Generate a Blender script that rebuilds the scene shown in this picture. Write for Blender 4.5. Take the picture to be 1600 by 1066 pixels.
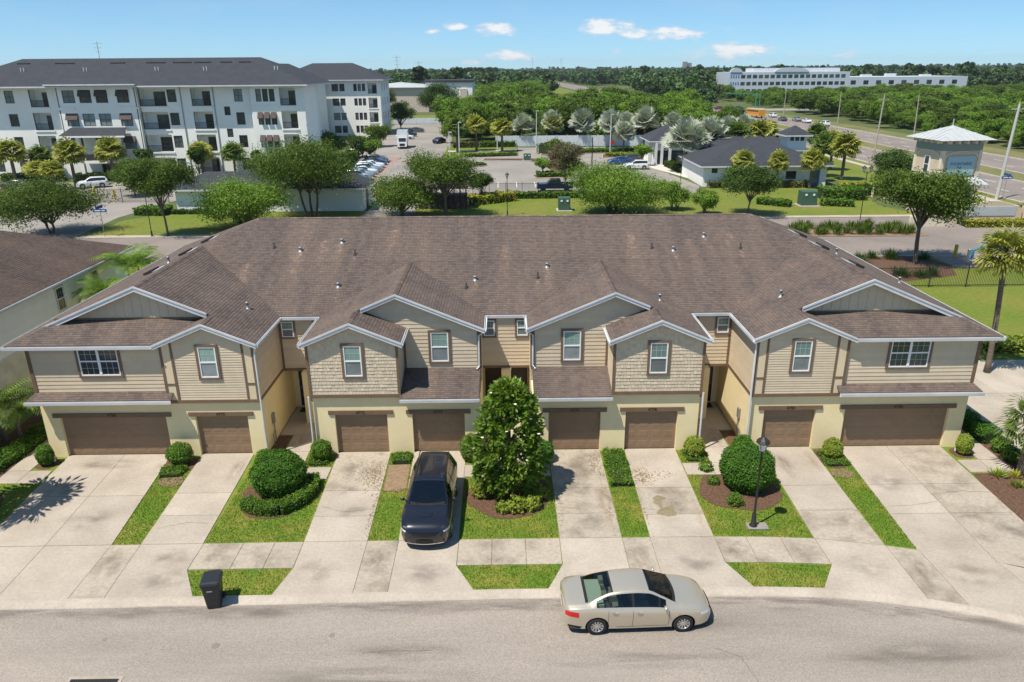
import bpy, bmesh, math, random
import numpy as np
from mathutils import Vector, Matrix
rad = math.radians
for o in list(bpy.data.objects): bpy.data.objects.remove(o)
SC = bpy.context.scene
COL = SC.collection

# ---------------------------------------------------------------- camera
CAM_LOC = Vector((0.036, -31.325, 17.058))
YAW, PITCH, ROLL = rad(0.445), rad(20.139), rad(-0.445)
cd = bpy.data.cameras.new('camera'); cd.sensor_width = 36.0; cd.lens = 26.137
cd.clip_start = 0.5; cd.clip_end = 30000
cam = bpy.data.objects.new('camera', cd); COL.objects.link(cam)
_f = Vector((math.sin(YAW)*math.cos(PITCH), math.cos(YAW)*math.cos(PITCH), -math.sin(PITCH)))
_r = Vector((math.cos(YAW), -math.sin(YAW), 0)); _u = _r.cross(_f)
_r2 = math.cos(ROLL)*_r + math.sin(ROLL)*_u; _u2 = -math.sin(ROLL)*_r + math.cos(ROLL)*_u
cam.matrix_world = Matrix(((_r2.x, _u2.x, -_f.x, CAM_LOC.x), (_r2.y, _u2.y, -_f.y, CAM_LOC.y), (_r2.z, _u2.z, -_f.z, CAM_LOC.z), (0, 0, 0, 1)))
SC.camera = cam

# ---------------------------------------------------------------- sun and sky
SUN_DIR = Vector((-0.40, -0.30, 1.0)).normalized()          # towards the sun
SUN_EL = math.asin(SUN_DIR.z); SUN_AZ = math.atan2(SUN_DIR.x, SUN_DIR.y)
sl = bpy.data.lights.new('sun', 'SUN'); sl.energy = 3.6; sl.angle = rad(0.53); sl.color = (1.0, 0.94, 0.84)
so = bpy.data.objects.new('sun', sl); COL.objects.link(so)
so.rotation_euler = SUN_DIR.to_track_quat('Z', 'Y').to_euler(); so.location = (-30, -20, 60)
W = bpy.data.worlds.new('World'); SC.world = W; W.use_nodes = True
wn, wl = W.node_tree.nodes, W.node_tree.links
bg = wn['Background']; bg.inputs['Strength'].default_value = 0.1
sky = wn.new('ShaderNodeTexSky'); sky.sky_type = 'NISHITA'; sky.sun_disc = False
sky.sun_elevation = SUN_EL; sky.sun_rotation = SUN_AZ; sky.altitude = 20; sky.air_density = 0.6; sky.dust_density = 0.0; sky.ozone_density = 3.0
def wmath(op, a, b=None, c=None, clamp=False):
    n = wn.new('ShaderNodeMath'); n.operation = op; n.use_clamp = clamp
    for i, q in enumerate((a, b, c)):
        if q is None: continue
        if isinstance(q, (int, float)): n.inputs[i].default_value = q
        else: wl.new(q, n.inputs[i])
    return n.outputs[0]
tcw = wn.new('ShaderNodeTexCoord'); sep = wn.new('ShaderNodeSeparateXYZ'); wl.new(tcw.outputs['Generated'], sep.inputs[0])
az = wmath('ARCTAN2', sep.outputs[0], sep.outputs[1]); el = wmath('ARCSINE', sep.outputs[2])
cmb = wn.new('ShaderNodeCombineXYZ'); wl.new(wmath('MULTIPLY', az, 30.0), cmb.inputs[0]); wl.new(wmath('MULTIPLY', el, 75.0), cmb.inputs[1])
nz = wn.new('ShaderNodeTexNoise'); nz.inputs['Scale'].default_value = 1.0; nz.inputs['Detail'].default_value = 6; nz.inputs['Roughness'].default_value = 0.62; wl.new(cmb.outputs[0], nz.inputs['Vector'])
nzb = wn.new('ShaderNodeTexNoise'); nzb.inputs['Scale'].default_value = 0.28; nzb.inputs['Detail'].default_value = 3; wl.new(cmb.outputs[0], nzb.inputs['Vector'])
# small fair-weather cumulus all round the horizon: (azimuth, elevation, half width, half height) in degrees, density
CL = [(-5.0, 2.5, .8, .24, 1), (-3.5, 2.8, 1.1, .30, 1), (-0.5, 2.6, 1.9, .55, 1.15), (0.5, .88, 2.4, .5, 1.1), (7.2, 2.65, 2.6, .66, 1.15), (11.1, 2.3, 4.0, .55, 1.1),
      (15.6, 1.0, 3.6, .68, 1.05), (-2.4, .4, .8, .25, .7), (8.2, 1.0, .6, .25, .7), (6.8, 4.75, 1.6, .3, 1), (9.5, 4.75, 1.2, .25, 1), (22, .7, 2.4, .3, .5)]
ae = wn.new('ShaderNodeCombineXYZ'); wl.new(az, ae.inputs[0]); wl.new(el, ae.inputs[1])
rr = random.Random(5)
for k in range(5): CL.append((rr.uniform(38, 325), rr.uniform(1, 12), rr.uniform(1, 4), rr.uniform(.3, .9), rr.uniform(.6, 1.1)))
tot = None
for (a, e, wa, we, dn) in CL:
    if a > 180: a -= 360
    vm = wn.new('ShaderNodeVectorMath'); vm.operation = 'MULTIPLY_ADD'; wl.new(ae.outputs[0], vm.inputs[0]); vm.inputs[1].default_value = (1/rad(wa), 1/rad(we), 0); vm.inputs[2].default_value = (-a/wa, -e/we, 0)
    vl = wn.new('ShaderNodeVectorMath'); vl.operation = 'DOT_PRODUCT'; wl.new(vm.outputs[0], vl.inputs[0]); wl.new(vm.outputs[0], vl.inputs[1])
    m = wmath('MULTIPLY_ADD', vl.outputs['Value'], -dn*.8, dn*.8)
    tot = m if tot is None else wmath('MAXIMUM', tot, m)
tot = wmath('ADD', wmath('MAXIMUM', tot, -1.0), wmath('MULTIPLY', wmath('SUBTRACT', nz.outputs[0], .52), 3.4))
cov = wmath('SMOOTHSTEP' if False else 'MULTIPLY', wmath('SUBTRACT', tot, -.05), 1.25, clamp=True); cov = wmath('POWER', cov, 1.35)
thin = wmath('MULTIPLY', wmath('SUBTRACT', nzb.outputs[0], .50), 1.0, clamp=True)
cov = wmath('MAXIMUM', wmath('MULTIPLY', cov, .92), wmath('MULTIPLY', thin, .5))
mixc = wn.new('ShaderNodeMix'); mixc.data_type = 'RGBA'
wl.new(cov, mixc.inputs['Factor']); tint = wn.new('ShaderNodeMix'); tint.data_type = 'RGBA'; tint.blend_type = 'MULTIPLY'; tint.inputs['Factor'].default_value = 1.0; gm = wn.new('ShaderNodeGamma'); gm.inputs['Gamma'].default_value = .65; wl.new(sky.outputs[0], gm.inputs['Color']); wl.new(gm.outputs[0], tint.inputs['A']); tint.inputs['B'].default_value = (.86, 1.28, 1.54, 1); wl.new(tint.outputs['Result'], mixc.inputs['A']); cmx = wn.new('ShaderNodeMix'); cmx.data_type = 'RGBA'; wl.new(wmath('MULTIPLY', wmath('SUBTRACT', tot, .25), 1.6, clamp=True), cmx.inputs['Factor']); cmx.inputs['A'].default_value = (4.0, 4.6, 5.2, 1); cmx.inputs['B'].default_value = (5.8, 5.85, 5.9, 1); wl.new(cmx.outputs['Result'], mixc.inputs['B'])
wl.new(mixc.outputs['Result'], bg.inputs['Color'])
SC.render.engine = 'CYCLES'; SC.cycles.transparent_max_bounces = 24
SC.view_settings.view_transform = 'Standard'; SC.view_settings.look = 'None'; SC.view_settings.gamma = 1.0; SC.view_settings.use_curve_mapping = False
SC.view_settings.exposure = 0.72

# ---------------------------------------------------------------- materials
MATS = {}
def mat(name, col, rough=.8, col2=None, vs=2.0, stretch=None, bump=0, bs=40, metal=0, spec=.4, attr=0, orand=0, coat=0, fine=0, fs=60, trans=0, lo=.35, hi=.65, detail=5):
    m = bpy.data.materials.new(name); m.use_nodes = True; MATS[name] = m
    nt = m.node_tree; n, l = nt.nodes, nt.links; b = n['Principled BSDF']
    b.inputs['Roughness'].default_value = rough; b.inputs['Metallic'].default_value = metal; b.inputs['Specular IOR Level'].default_value = spec
    if coat: b.inputs['Coat Weight'].default_value = coat; b.inputs['Coat Roughness'].default_value = .04
    tc = n.new('ShaderNodeTexCoord'); vec = tc.outputs['Object']
    if stretch:
        mp = n.new('ShaderNodeMapping'); mp.inputs['Scale'].default_value = stretch; l.new(vec, mp.inputs['Vector']); svec = mp.outputs[0]
    else: svec = vec
    rgb = n.new('ShaderNodeRGB'); rgb.outputs[0].default_value = (*col, 1); cur = rgb.outputs[0]
    def mixn(fac, a, bb, mode='MIX'):
        x = n.new('ShaderNodeMix'); x.data_type = 'RGBA'; x.blend_type = mode
        for sk, q in (('Factor', fac), ('A', a), ('B', bb)):
            if isinstance(q, (int, float)): x.inputs[sk].default_value = q
            elif isinstance(q, tuple): x.inputs[sk].default_value = (*q[:3], 1)
            else: l.new(q, x.inputs[sk])
        return x.outputs['Result']
    def noise(sc, dt, v):
        t = n.new('ShaderNodeTexNoise'); t.inputs['Scale'].default_value = sc; t.inputs['Detail'].default_value = dt; t.inputs['Roughness'].default_value = .6
        l.new(v, t.inputs['Vector']); return t.outputs[0]
    def ramp(sk, a, c):
        r = n.new('ShaderNodeMapRange'); r.inputs['From Min'].default_value = a; r.inputs['From Max'].default_value = c; l.new(sk, r.inputs['Value']); return r.outputs[0]
    if col2: cur = mixn(ramp(noise(vs, detail, svec), lo, hi), cur, tuple(col2))
    if fine:
        g = ramp(noise(fs, 3, vec), .3, .7)
        mm = n.new('ShaderNodeMapRange'); mm.inputs['To Min'].default_value = 1-fine; mm.inputs['To Max'].default_value = 1+fine; l.new(g, mm.inputs['Value'])
        vm = n.new('ShaderNodeVectorMath'); vm.operation = 'SCALE'; l.new(cur, vm.inputs[0]); l.new(mm.outputs[0], vm.inputs['Scale']); cur = vm.outputs[0]
    for on, amt in (('v', attr), ('o', orand)):
        if not amt: continue
        if on == 'v':
            a = n.new('ShaderNodeAttribute'); a.attribute_name = 'v'; s = a.outputs['Fac']
        else:
            a = n.new('ShaderNodeObjectInfo'); s = a.outputs['Random']
        mm = n.new('ShaderNodeMapRange'); mm.inputs['To Min'].default_value = 1-amt; mm.inputs['To Max'].default_value = 1+amt; l.new(s, mm.inputs['Value'])
        vm = n.new('ShaderNodeVectorMath'); vm.operation = 'SCALE'; l.new(cur, vm.inputs[0]); l.new(mm.outputs[0], vm.inputs['Scale']); cur = vm.outputs[0]
    l.new(cur, b.inputs['Base Color'])
    if bump:
        bp = n.new('ShaderNodeBump'); bp.inputs['Strength'].default_value = bump; bp.inputs['Distance'].default_value = .02
        l.new(noise(bs, 4, vec), bp.inputs['Height']); l.new(bp.outputs[0], b.inputs['Normal'])
    if trans:
        t = n.new('ShaderNodeBsdfTranslucent'); hs = n.new('ShaderNodeVectorMath'); hs.operation = 'MULTIPLY'; hs.inputs[1].default_value = (1.1, 1.3, .5); l.new(cur, hs.inputs[0]); l.new(hs.outputs[0], t.inputs['Color'])
        ms = n.new('ShaderNodeMixShader'); ms.inputs[0].default_value = trans
        l.new(b.outputs[0], ms.inputs[1]); l.new(t.outputs[0], ms.inputs[2]); l.new(ms.outputs[0], n['Material Output'].inputs['Surface'])
    return m
mat('concrete', (.445, .385, .315), .85, (.315, .265, .21), .5, bump=.15, bs=30, orand=.06, fine=.10, fs=9, lo=.38, hi=.8)
mat('concrete_stained', (.39, .335, .265), .85, (.20, .165, .125), .8, bump=.15, bs=30, orand=.05, fine=.14, fs=7, lo=.47, hi=.75)
mat('asphalt', (.355, .305, .255), .9, (.245, .212, .18), .22, stretch=(.3, 1.5, 1), bump=.3, bs=60, fine=.24, fs=20, lo=.33, hi=.68)
mat('asphalt_far', (.26, .215, .185), .9, (.20, .17, .15), .12, fine=.08, fs=3)
mat('parking', (.31, .28, .245), .9, (.235, .215, .19), .09, fine=.06, fs=2)
mat('paver', (.36, .24, .2), .9, (.28, .2, .17), 2, fine=.15, fs=5)
mat('grass', (.105, .18, .013), .9, (.24, .225, .04), .7, fine=.35, fs=22, bump=.5, bs=40, lo=.4, hi=.72)
mat('grass_far', (.115, .165, .012), .9, (.17, .175, .025), .12, fine=.18, fs=3)
mat('grass_dry', (.20, .17, .07), .9, (.11, .14, .03), .1, fine=.15, fs=2)
mat('ground_far', (.06, .1, .02), .95, (.11, .12, .04), .03, fine=.1, fs=.4)
mat('blade', (.115, .20, .012), .7, (.25, .25, .04), .7, attr=.45, trans=.25, spec=.2, lo=.46, hi=.8)
mat('mulch', (.16, .085, .05), .95, (.075, .042, .026), 9, fine=.35, fs=26, bump=.8, bs=26)
mat('dirt', (.30, .20, .125), .95, (.2, .14, .08), 5, fine=.2, fs=20, bump=.4, bs=20)
mat('stucco', (.86, .72, .43), .9, (.80, .665, .39), .8, bump=.25, bs=60, fine=.03, fs=14)
mat('siding', (.64, .525, .375), .7, (.585, .48, .34), 1.5, orand=.05, fine=.02, fs=8)
mat('siding_panel', (.72, .59, .40), .7, (.66, .54, .36), 1.0)
mat('shake', (.61, .505, .365), .8, attr=.09)
mat('board_batten', (.62, .525, .385), .75, (.57, .48, .35), 1.2)
mat('trim_brown', (.19, .125, .078), .65, (.16, .104, .064), 3)
mat('door_brown', (.27, .178, .108), .6, (.245, .16, .097), 1.5)
mat('white_trim', (.66, .67, .68), .5, (.56, .575, .59), 1.2)
mat('white_vinyl', (.82, .83, .84), .35)
mat('pane_upper', (.15, .26, .23), .06, (.21, .31, .27), 1.4, spec=.7, orand=.3)
mat('pane_lower', (.21, .245, .25), .16, (.15, .175, .18), 1.6, spec=.6, orand=.3)
mat('pane_dark', (.03, .036, .038), .05, (.075, .085, .085), 1.2, spec=.6, orand=.5)
mat('door_dark', (.035, .022, .016), .35, spec=.5)
mat('muntin', (.42, .47, .45), .4)
mat('iron', (.025, .024, .023), .5)
mat('digit', (.012, .011, .01), .5)
mat('roof_deck', (.10, .08, .068), .95)
mat('galv', (.30, .31, .32), .5, metal=.5)
mat('vent_dark', (.03, .03, .03), .8)
mat('flash', (.62, .62, .60), .5, metal=.3)
mat('black_plastic', (.018, .02, .023), .42, (.024, .026, .03), 6, spec=.5)
mat('rubber', (.018, .018, .018), .75)
mat('alloy', (.62, .62, .62), .3, metal=.85)
mat('chrome', (.75, .75, .75), .12, metal=1)
mat('bark', (.17, .13, .10), .95, (.10, .078, .06), 4, stretch=(1, 1, .3), bump=.6, bs=14)
mat('bark_palm', (.21, .165, .125), .95, (.12, .092, .07), 7, stretch=(.4, .4, 2.5), bump=.6, bs=12)
def leafmat(n, c, c2, r=.5, t=.3, sp=.18, a=.4, vs=.7, g=1.5, orr=.10): return mat(n, tuple(q*g for q in c), r, tuple(q*g for q in c2), vs, attr=a, trans=t, spec=sp, orand=orr)
leafmat('leaf_oak', (.050, .086, .012), (.085, .122, .018), g=1.45)
leafmat('leaf_oak_dark', (.032, .062, .012), (.055, .09, .016), g=1.4)
leafmat('leaf_bright', (.085, .155, .016), (.13, .19, .028))
leafmat('leaf_wood', (.058, .118, .012), (.115, .168, .020), t=.35, orr=.32, g=1.55)
leafmat('leaf_woodfar', (.030, .066, .022), (.060, .094, .024), t=.2, orr=.5, g=1.35)
leafmat('leaf_magnolia', (.058, .105, .014), (.10, .145, .018), r=.4, sp=.35, a=.5, g=1.75)
leafmat('leaf_ball', (.040, .10, .010), (.062, .135, .014), a=.45, g=1.55)
leafmat('leaf_hedge', (.058, .12, .012), (.095, .16, .018), a=.45)
leafmat('leaf_ixora', (.12, .17, .02), (.20, .22, .03), a=.4)
leafmat('leaf_brown', (.13, .11, .045), (.10, .12, .03))
leafmat('leaf_palm', (.115, .13, .025), (.20, .19, .035), a=.45, g=2.0)
leafmat('leaf_palmgreen', (.075, .12, .022), (.12, .165, .035), a=.45, g=1.3)
leafmat('leaf_bismarck', (.33, .36, .29), (.40, .42, .34), a=.3, t=.15, g=1.1)
leafmat('leaf_crepe', (.06, .085, .03), (.12, .075, .045))
leafmat('leaf_yellow', (.30, .26, .03), (.22, .24, .03))
leafmat('leaf_dead', (.26, .19, .11), (.20, .14, .08))
mat('twig_core', (.028, .045, .012), .95)
mat('flower', (.85, .80, .68), .6)

# ---------------------------------------------------------------- helpers
WOFF = {}
def tag(o, label=None, cat=None, group=None, kind=None):
    if label: o['label'] = label
    if cat: o['category'] = cat
    if group: o['group'] = group
    if kind: o['kind'] = kind
    return o
def setparent(o, p):
    o.parent = p; o.matrix_parent_inverse = Matrix.Translation(-WOFF.get(p.name, Vector((0, 0, 0))))
def thing(name, label, cat, loc=(0, 0, 0), group=None):
    o = bpy.data.objects.new(name, None); COL.objects.link(o); o.location = loc; o.empty_display_size = .2
    WOFF[o.name] = Vector(loc); return tag(o, label, cat, group)
def link(name, me, parent=None):
    o = bpy.data.objects.new(name, me); COL.objects.link(o)
    if parent: setparent(o, parent)
    return o
class MB:
    def __init__(s): s.v = []; s.f = []; s.m = []; s.a = []
    def poly(s, pts, mi=0, at=.5):
        i = len(s.v); s.v += [tuple(p) for p in pts]; s.f.append(tuple(range(i, i+len(pts)))); s.m.append(mi); s.a.append(at)
    def box(s, x0, x1, y0, y1, z0, z1, mi=0, at=.5):
        if x0 > x1: x0, x1 = x1, x0
        if y0 > y1: y0, y1 = y1, y0
        i = len(s.v); s.v += [(x0,y0,z0),(x1,y0,z0),(x1,y1,z0),(x0,y1,z0),(x0,y0,z1),(x1,y0,z1),(x1,y1,z1),(x0,y1,z1)]
        for q in ((0,3,2,1),(4,5,6,7),(0,1,5,4),(1,2,6,5),(2,3,7,6),(3,0,4,7)): s.f.append(tuple(i+k for k in q)); s.m.append(mi); s.a.append(at)
        return s
    def prism(s, pts, d, mi=0):
        """solid between polygon pts and pts+d"""
        d = Vector(d); p = [Vector(q) for q in pts]; q = [a+d for a in p]; n = len(p)
        s.poly(p, mi); s.poly(q[::-1], mi)
        for k in range(n): s.poly((p[k], q[k], q[(k+1) % n], p[(k+1) % n]), mi)
        return s
    def beam(s, a, b, w, h, up=(0, 0, 1), mi=0):
        """rectangular bar from a to b; w across, h along up"""
        a = Vector(a); b = Vector(b); d = (b-a).normalized(); u = Vector(up); x = d.cross(u).normalized()*w/2; u = x.cross(d).normalized()*h/2
        c = [a-x-u, a+x-u, a+x+u, a-x+u]; s.prism(c, b-a, mi); return s
    def tube(s, path, r, n=8, mi=0, cap=True):
        path = [Vector(p) for p in path]; r = r if isinstance(r, (list, tuple)) else [r]*len(path); i0 = len(s.v); up = Vector((0, 0, 1))
        for k, p in enumerate(path):
            d = (path[min(k+1, len(path)-1)]-path[max(k-1, 0)]).normalized(); x = d.cross(up if abs(d.z) < .95 else Vector((0, 1, 0))).normalized(); y = x.cross(d)
            for j in range(n):
                t = 2*math.pi*j/n; s.v.append(tuple(p + r[k]*(math.cos(t)*x + math.sin(t)*y)))
        for k in range(len(path)-1):
            for j in range(n):
                a = i0+k*n+j; b = i0+k*n+(j+1) % n; s.f.append((a, b, b+n, a+n)); s.m.append(mi); s.a.append(.5)
        if cap:
            s.f.append(tuple(i0+j for j in range(n))[::-1]); s.f.append(tuple(i0+(len(path)-1)*n+j for j in range(n))); s.m += [mi]*2; s.a += [.5]*2
        return s
    def lathe(s, prof, c=(0, 0, 0), n=16, axis='z', mi=0):
        i0 = len(s.v); c = Vector(c)
        for (r, h) in prof:
            for j in range(n):
                t = 2*math.pi*j/n
                p = (r*math.cos(t), r*math.sin(t), h) if axis == 'z' else (r*math.cos(t), h, r*math.sin(t)) if axis == 'y' else (h, r*math.cos(t), r*math.sin(t))
                s.v.append(tuple(c+Vector(p)))
        for k in range(len(prof)-1):
            for j in range(n):
                a = i0+k*n+j; b = i0+k*n+(j+1) % n; s.f.append((a, b, b+n, a+n)); s.m.append(mi); s.a.append(.5)
        return s
    def mesh(s, name, mats, smooth=False, attr=False):
        me = bpy.data.meshes.new(name); me.from_pydata(s.v, [], s.f)
        for q in (mats if isinstance(mats, (list, tuple)) else [mats]): me.materials.append(MATS[q] if isinstance(q, str) else q)
        if isinstance(mats, (list, tuple)) and len(mats) > 1: me.polygons.foreach_set('material_index', s.m)
        if smooth: me.polygons.foreach_set('use_smooth', [True]*len(s.f))
        if attr:
            a = me.attributes.new('v', 'FLOAT', 'FACE'); a.data.foreach_set('value', s.a)
        me.update(); return me
    def build(s, name, mats, parent=None, smooth=False, attr=False):
        return link(name, s.mesh(name, mats, smooth, attr), parent)
def copy_tree(o, parent=None):
    c = o.copy(); COL.objects.link(c); c.parent = parent
    for ch in o.children: copy_tree(ch, c)
    return c
def place_copy(root, loc, rotz=0, scale=1, label=None, group=None):
    c = copy_tree(root); c.location = loc; c.rotation_euler = (0, 0, rotz); c.scale = (scale,)*3 if isinstance(scale, (int, float)) else scale
    if label: c['label'] = label
    if group: c['group'] = group
    return c
def clip_poly(sub, clip):
    """Sutherland-Hodgman: convex clip polygon, counter-clockwise"""
    out = sub
    for k in range(len(clip)):
        a = clip[k]; b = clip[(k+1) % len(clip)]; inp = out; out = []
        if not inp: return []
        ex, ey = b[0]-a[0], b[1]-a[1]
        sd = [ex*(p[1]-a[1])-ey*(p[0]-a[0]) for p in inp]
        for i in range(len(inp)):
            j = (i+1) % len(inp)
            if sd[i] >= -1e-9: out.append(inp[i])
            if (sd[i] > 1e-9 and sd[j] < -1e-9) or (sd[i] < -1e-9 and sd[j] > 1e-9):
                t = sd[i]/(sd[i]-sd[j]); out.append((inp[i][0]+t*(inp[j][0]-inp[i][0]), inp[i][1]+t*(inp[j][1]-inp[i][1])))
    return out
def area2(p): return sum(p[i][0]*p[(i+1) % len(p)][1]-p[(i+1) % len(p)][0]*p[i][1] for i in range(len(p)))/2
def inpoly(x, y, P):
    r = False
    for i in range(len(P)):
        a = P[i]; b = P[i-1]
        if (a[1] > y) != (b[1] > y) and x < (b[0]-a[0])*(y-a[1])/(b[1]-a[1])+a[0]: r = not r
    return r
def interp(pts, x):
    if x <= pts[0][0]: return pts[0][1]
    for a, b in zip(pts, pts[1:]):
        if x <= b[0]: return a[1]+(b[1]-a[1])*(x-a[0])/(b[0]-a[0])
    return pts[-1][1]
def quads(name, C, U, V, A, m, extra=None):
    """mesh of N rhombic leaves: centres C, half axes U and V, per-leaf value A"""
    n = len(C); vv = np.empty((n, 4, 3), np.float32); vv[:, 0] = C-U; vv[:, 1] = C+V; vv[:, 2] = C+U; vv[:, 3] = C-V
    me = bpy.data.meshes.new(name); me.vertices.add(4*n); me.loops.add(4*n); me.polygons.add(n)
    me.vertices.foreach_set('co', vv.ravel()); me.loops.foreach_set('vertex_index', np.arange(4*n, dtype=np.int32)); me.polygons.foreach_set('loop_start', np.arange(0, 4*n, 4, dtype=np.int32))
    a = me.attributes.new('v', 'FLOAT', 'FACE'); a.data.foreach_set('value', np.clip(A, 0, 1).astype(np.float32))
    me.materials.append(MATS[m]); me.update(calc_edges=True); return me
def make_text(s, size, depth=.004):
    cu = bpy.data.curves.new('t', 'FONT'); cu.body = s; cu.size = size; cu.extrude = depth; cu.align_x = 'CENTER'; cu.align_y = 'CENTER'; cu.resolution_u = 2
    o = bpy.data.objects.new('t', cu); COL.objects.link(o); dg = bpy.context.evaluated_depsgraph_get(); me = bpy.data.meshes.new_from_object(o.evaluated_get(dg)); bpy.data.objects.remove(o)
    me.materials.clear(); return me
TXT = {(t, q): make_text(t, q) for t, q in [(n, .21) for n in ('4768', '4770', '4772', '4774', '4776', '4778', '4780', '4782')]+[('FOUNTAINS', .5), ('FOUNTAINS', .62)]}
def text_mesh(s, size, m, depth=.004):
    me = TXT[(s, size)]; me.materials.append(MATS[m]); return me
# ================================================================ GROUND
def sheet(name, pts, z, m, kind='structure', parent=None):
    b = MB(); b.poly([(p[0], p[1], z) for p in pts]); o = b.build(name, m, parent)
    if not parent: tag(o, kind=kind)
    return o
def slab(b, pts, z0, z1, mi=0):
    if area2(pts) < 0: pts = pts[::-1]
    b.prism([(p[0], p[1], z1) for p in pts], (0, 0, z0-z1), mi)
CB = [(-60, -10.25), (-17.5, -10.2), (-8, -10.1), (0, -9.95), (7, -10.0), (9, -10.0), (11, -10.1), (12.6, -10.35), (14.2, -10.72), (15.4, -11.06), (17, -11.62), (19, -12.5), (21, -13.6), (24, -15.6), (27, -18.2), (30, -21.5), (33, -26)]
WB = [(-60, -7.15), (-19.4, -7.1), (-8, -7.02), (0, -6.98), (8, -7.0), (10, -7.05), (11.8, -7.2), (14.2, -7.68), (15.4, -8.0), (18.7, -9.1), (22, -10.6), (25, -12.6), (28, -15.2)]
def cb(x): return interp(CB, x)
def wb(x): return interp(WB, x)
def wf(x): return wb(x)-1.6
ground = sheet('ground', [(-9000, -600), (9000, -600), (9000, 14000), (-9000, 14000)], -.16, 'ground_far')
xs = [-60+.75*i for i in range(int(93/.75)+1)]
street = sheet('street', [(-60, -60), (60, -60), (60, -26.1), (33.1, -26.1)] + [(x, cb(x)-.12) for x in reversed(xs)], -.085, 'asphalt')
lawn = sheet('lawn', [(x, cb(x)) for x in xs] + [(40, -26), (62, -26), (62, 27), (62, 38), (-60, 38)], -.03, 'grass')
# rolled kerb
b = MB()
prof = [(-.02, -.10), (.0, .012), (.10, .006), (.20, -.03), (.32, -.076), (.40, -.083)]
for i in range(len(xs)-1):
    r = []
    for x in (xs[i], xs[i+1]):
        d = Vector((1, (cb(x+.4)-cb(x-.4))/.8, 0)).normalized(); nn = Vector((d.y, -d.x, 0))
        r.append([(x+nn.x*q, cb(x)+nn.y*q, z) for q, z in prof])
    for k in range(len(prof)-1): b.poly((r[0][k], r[0][k+1], r[1][k+1], r[1][k]))
tag(b.build('kerb', 'concrete', smooth=False), kind='structure')
# ---- concrete slabs, each one its own piece with a real joint
G2 = .012
def slabs(name, polys, z=.0, m='concrete'):
    root = bpy.data.objects.new(name, None); COL.objects.link(root); tag(root, kind='structure')
    for p in polys:
        mm = m
        if isinstance(p, tuple): p, mm = p
        c = (sum(q[0] for q in p)/len(p), sum(q[1] for q in p)/len(p))
        bb = MB(); sh = []
        for q in p:
            dx, dy = q[0]-c[0], q[1]-c[1]; L = math.hypot(dx, dy); f = max(0, 1-G2*1.25/L); sh.append((c[0]+dx*f, c[1]+dy*f))
        slab(bb, sh, -.14, z); bb.build('concrete_slab', mm, root)
    return root
def band(xa, xb, f0, f1, xa1=None, xb1=None, n=4):
    """polygon between curve f0 (near) and f1 (far); far edge may use other x range"""
    xa1 = xa if xa1 is None else xa1; xb1 = xb if xb1 is None else xb1
    o = [(xa+(xb-xa)*i/n, f0(xa+(xb-xa)*i/n)) for i in range(n+1)]
    if abs(xb-xb1) > .3 and f1 is wb and xb1 < 15: o.append((xb1, wf(xb1)))
    o += [(xb1+(xa1-xb1)*i/n, f1(xb1+(xa1-xb1)*i/n)) for i in range(n+1)]
    if abs(xa-xa1) > .3 and f1 is wb and xa1 < 15: o.append((xa1, wf(xa1)))
    return o
def quad4(xa0, xb0, y0, xa1, xb1, y1): return [(xa0, y0), (xb0, y0), (xb1, y1), (xa1, y1)]
def drive(rows, L, Rr):
    """rows of y; L,R = x at the garage, x at the walk"""
    out = []
    for ya, yb in zip(rows, rows[1:]):
        def xx(e, y): return e[0]+(e[1]-e[0])*(y/-7.1)
        yb0, yb1 = (yb if yb > -6.5 else wb(xx(L, yb))), (yb if yb > -6.5 else wb(xx(Rr, yb)))
        out.append([(xx(L, ya), ya), (xx(L, yb0), yb0), (xx(Rr, yb1), yb1), (xx(Rr, ya), ya)])
    return out
D = []
D += [(p, 'concrete') for p in drive([.12, -3.55, -7.1], (-20.72, -20.3), (-18.1, -17.75)) + drive([.12, -3.55, -7.1], (-18.1, -17.75), (-15.88, -15.2))]
D += [(p, 'concrete') for p in drive([.12, -3.4, -5.1, -7.1], (-14.42, -14.1), (-11.98, -11.7))]
D += [(p, 'concrete_stained' if i == 0 else 'concrete') for i, p in enumerate(drive([.12, -3.35, -5.3, -7.1], (-8.0, -7.85), (-5.5, -5.4)))]
D += [(p, 'concrete') for p in drive([.12, -3.4, -5.4, -7.1], (-4.4, -4.22), (-1.93, -1.88))]
D += [(p, 'concrete_stained') for p in drive([.12, -3.35, -5.3, -7.1], (1.97, 2.0), (4.4, 4.42))]
D += [(p, 'concrete_stained' if i == 1 else 'concrete') for i, p in enumerate(drive([.12, -3.4, -5.45, -7.1], (5.58, 5.5), (8.0, 7.98)))]
D += [(p, 'concrete_stained' if i == 2 else 'concrete') for i, p in enumerate(drive([.12, -3.35, -5.3, -7.1], (12.0, 11.8), (14.44, 14.3)))]
D += [(p, 'concrete') for p in drive([.12, -3.35, -5.6, -7.1], (15.8, 15.4), (18.1, 17.9))] + [(p, 'concrete_stained') for p in drive([.12, -3.35, -5.6, -7.1], (18.1, 17.9), (20.65, 20.5))]
slabs('driveway', D)
S = []
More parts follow.
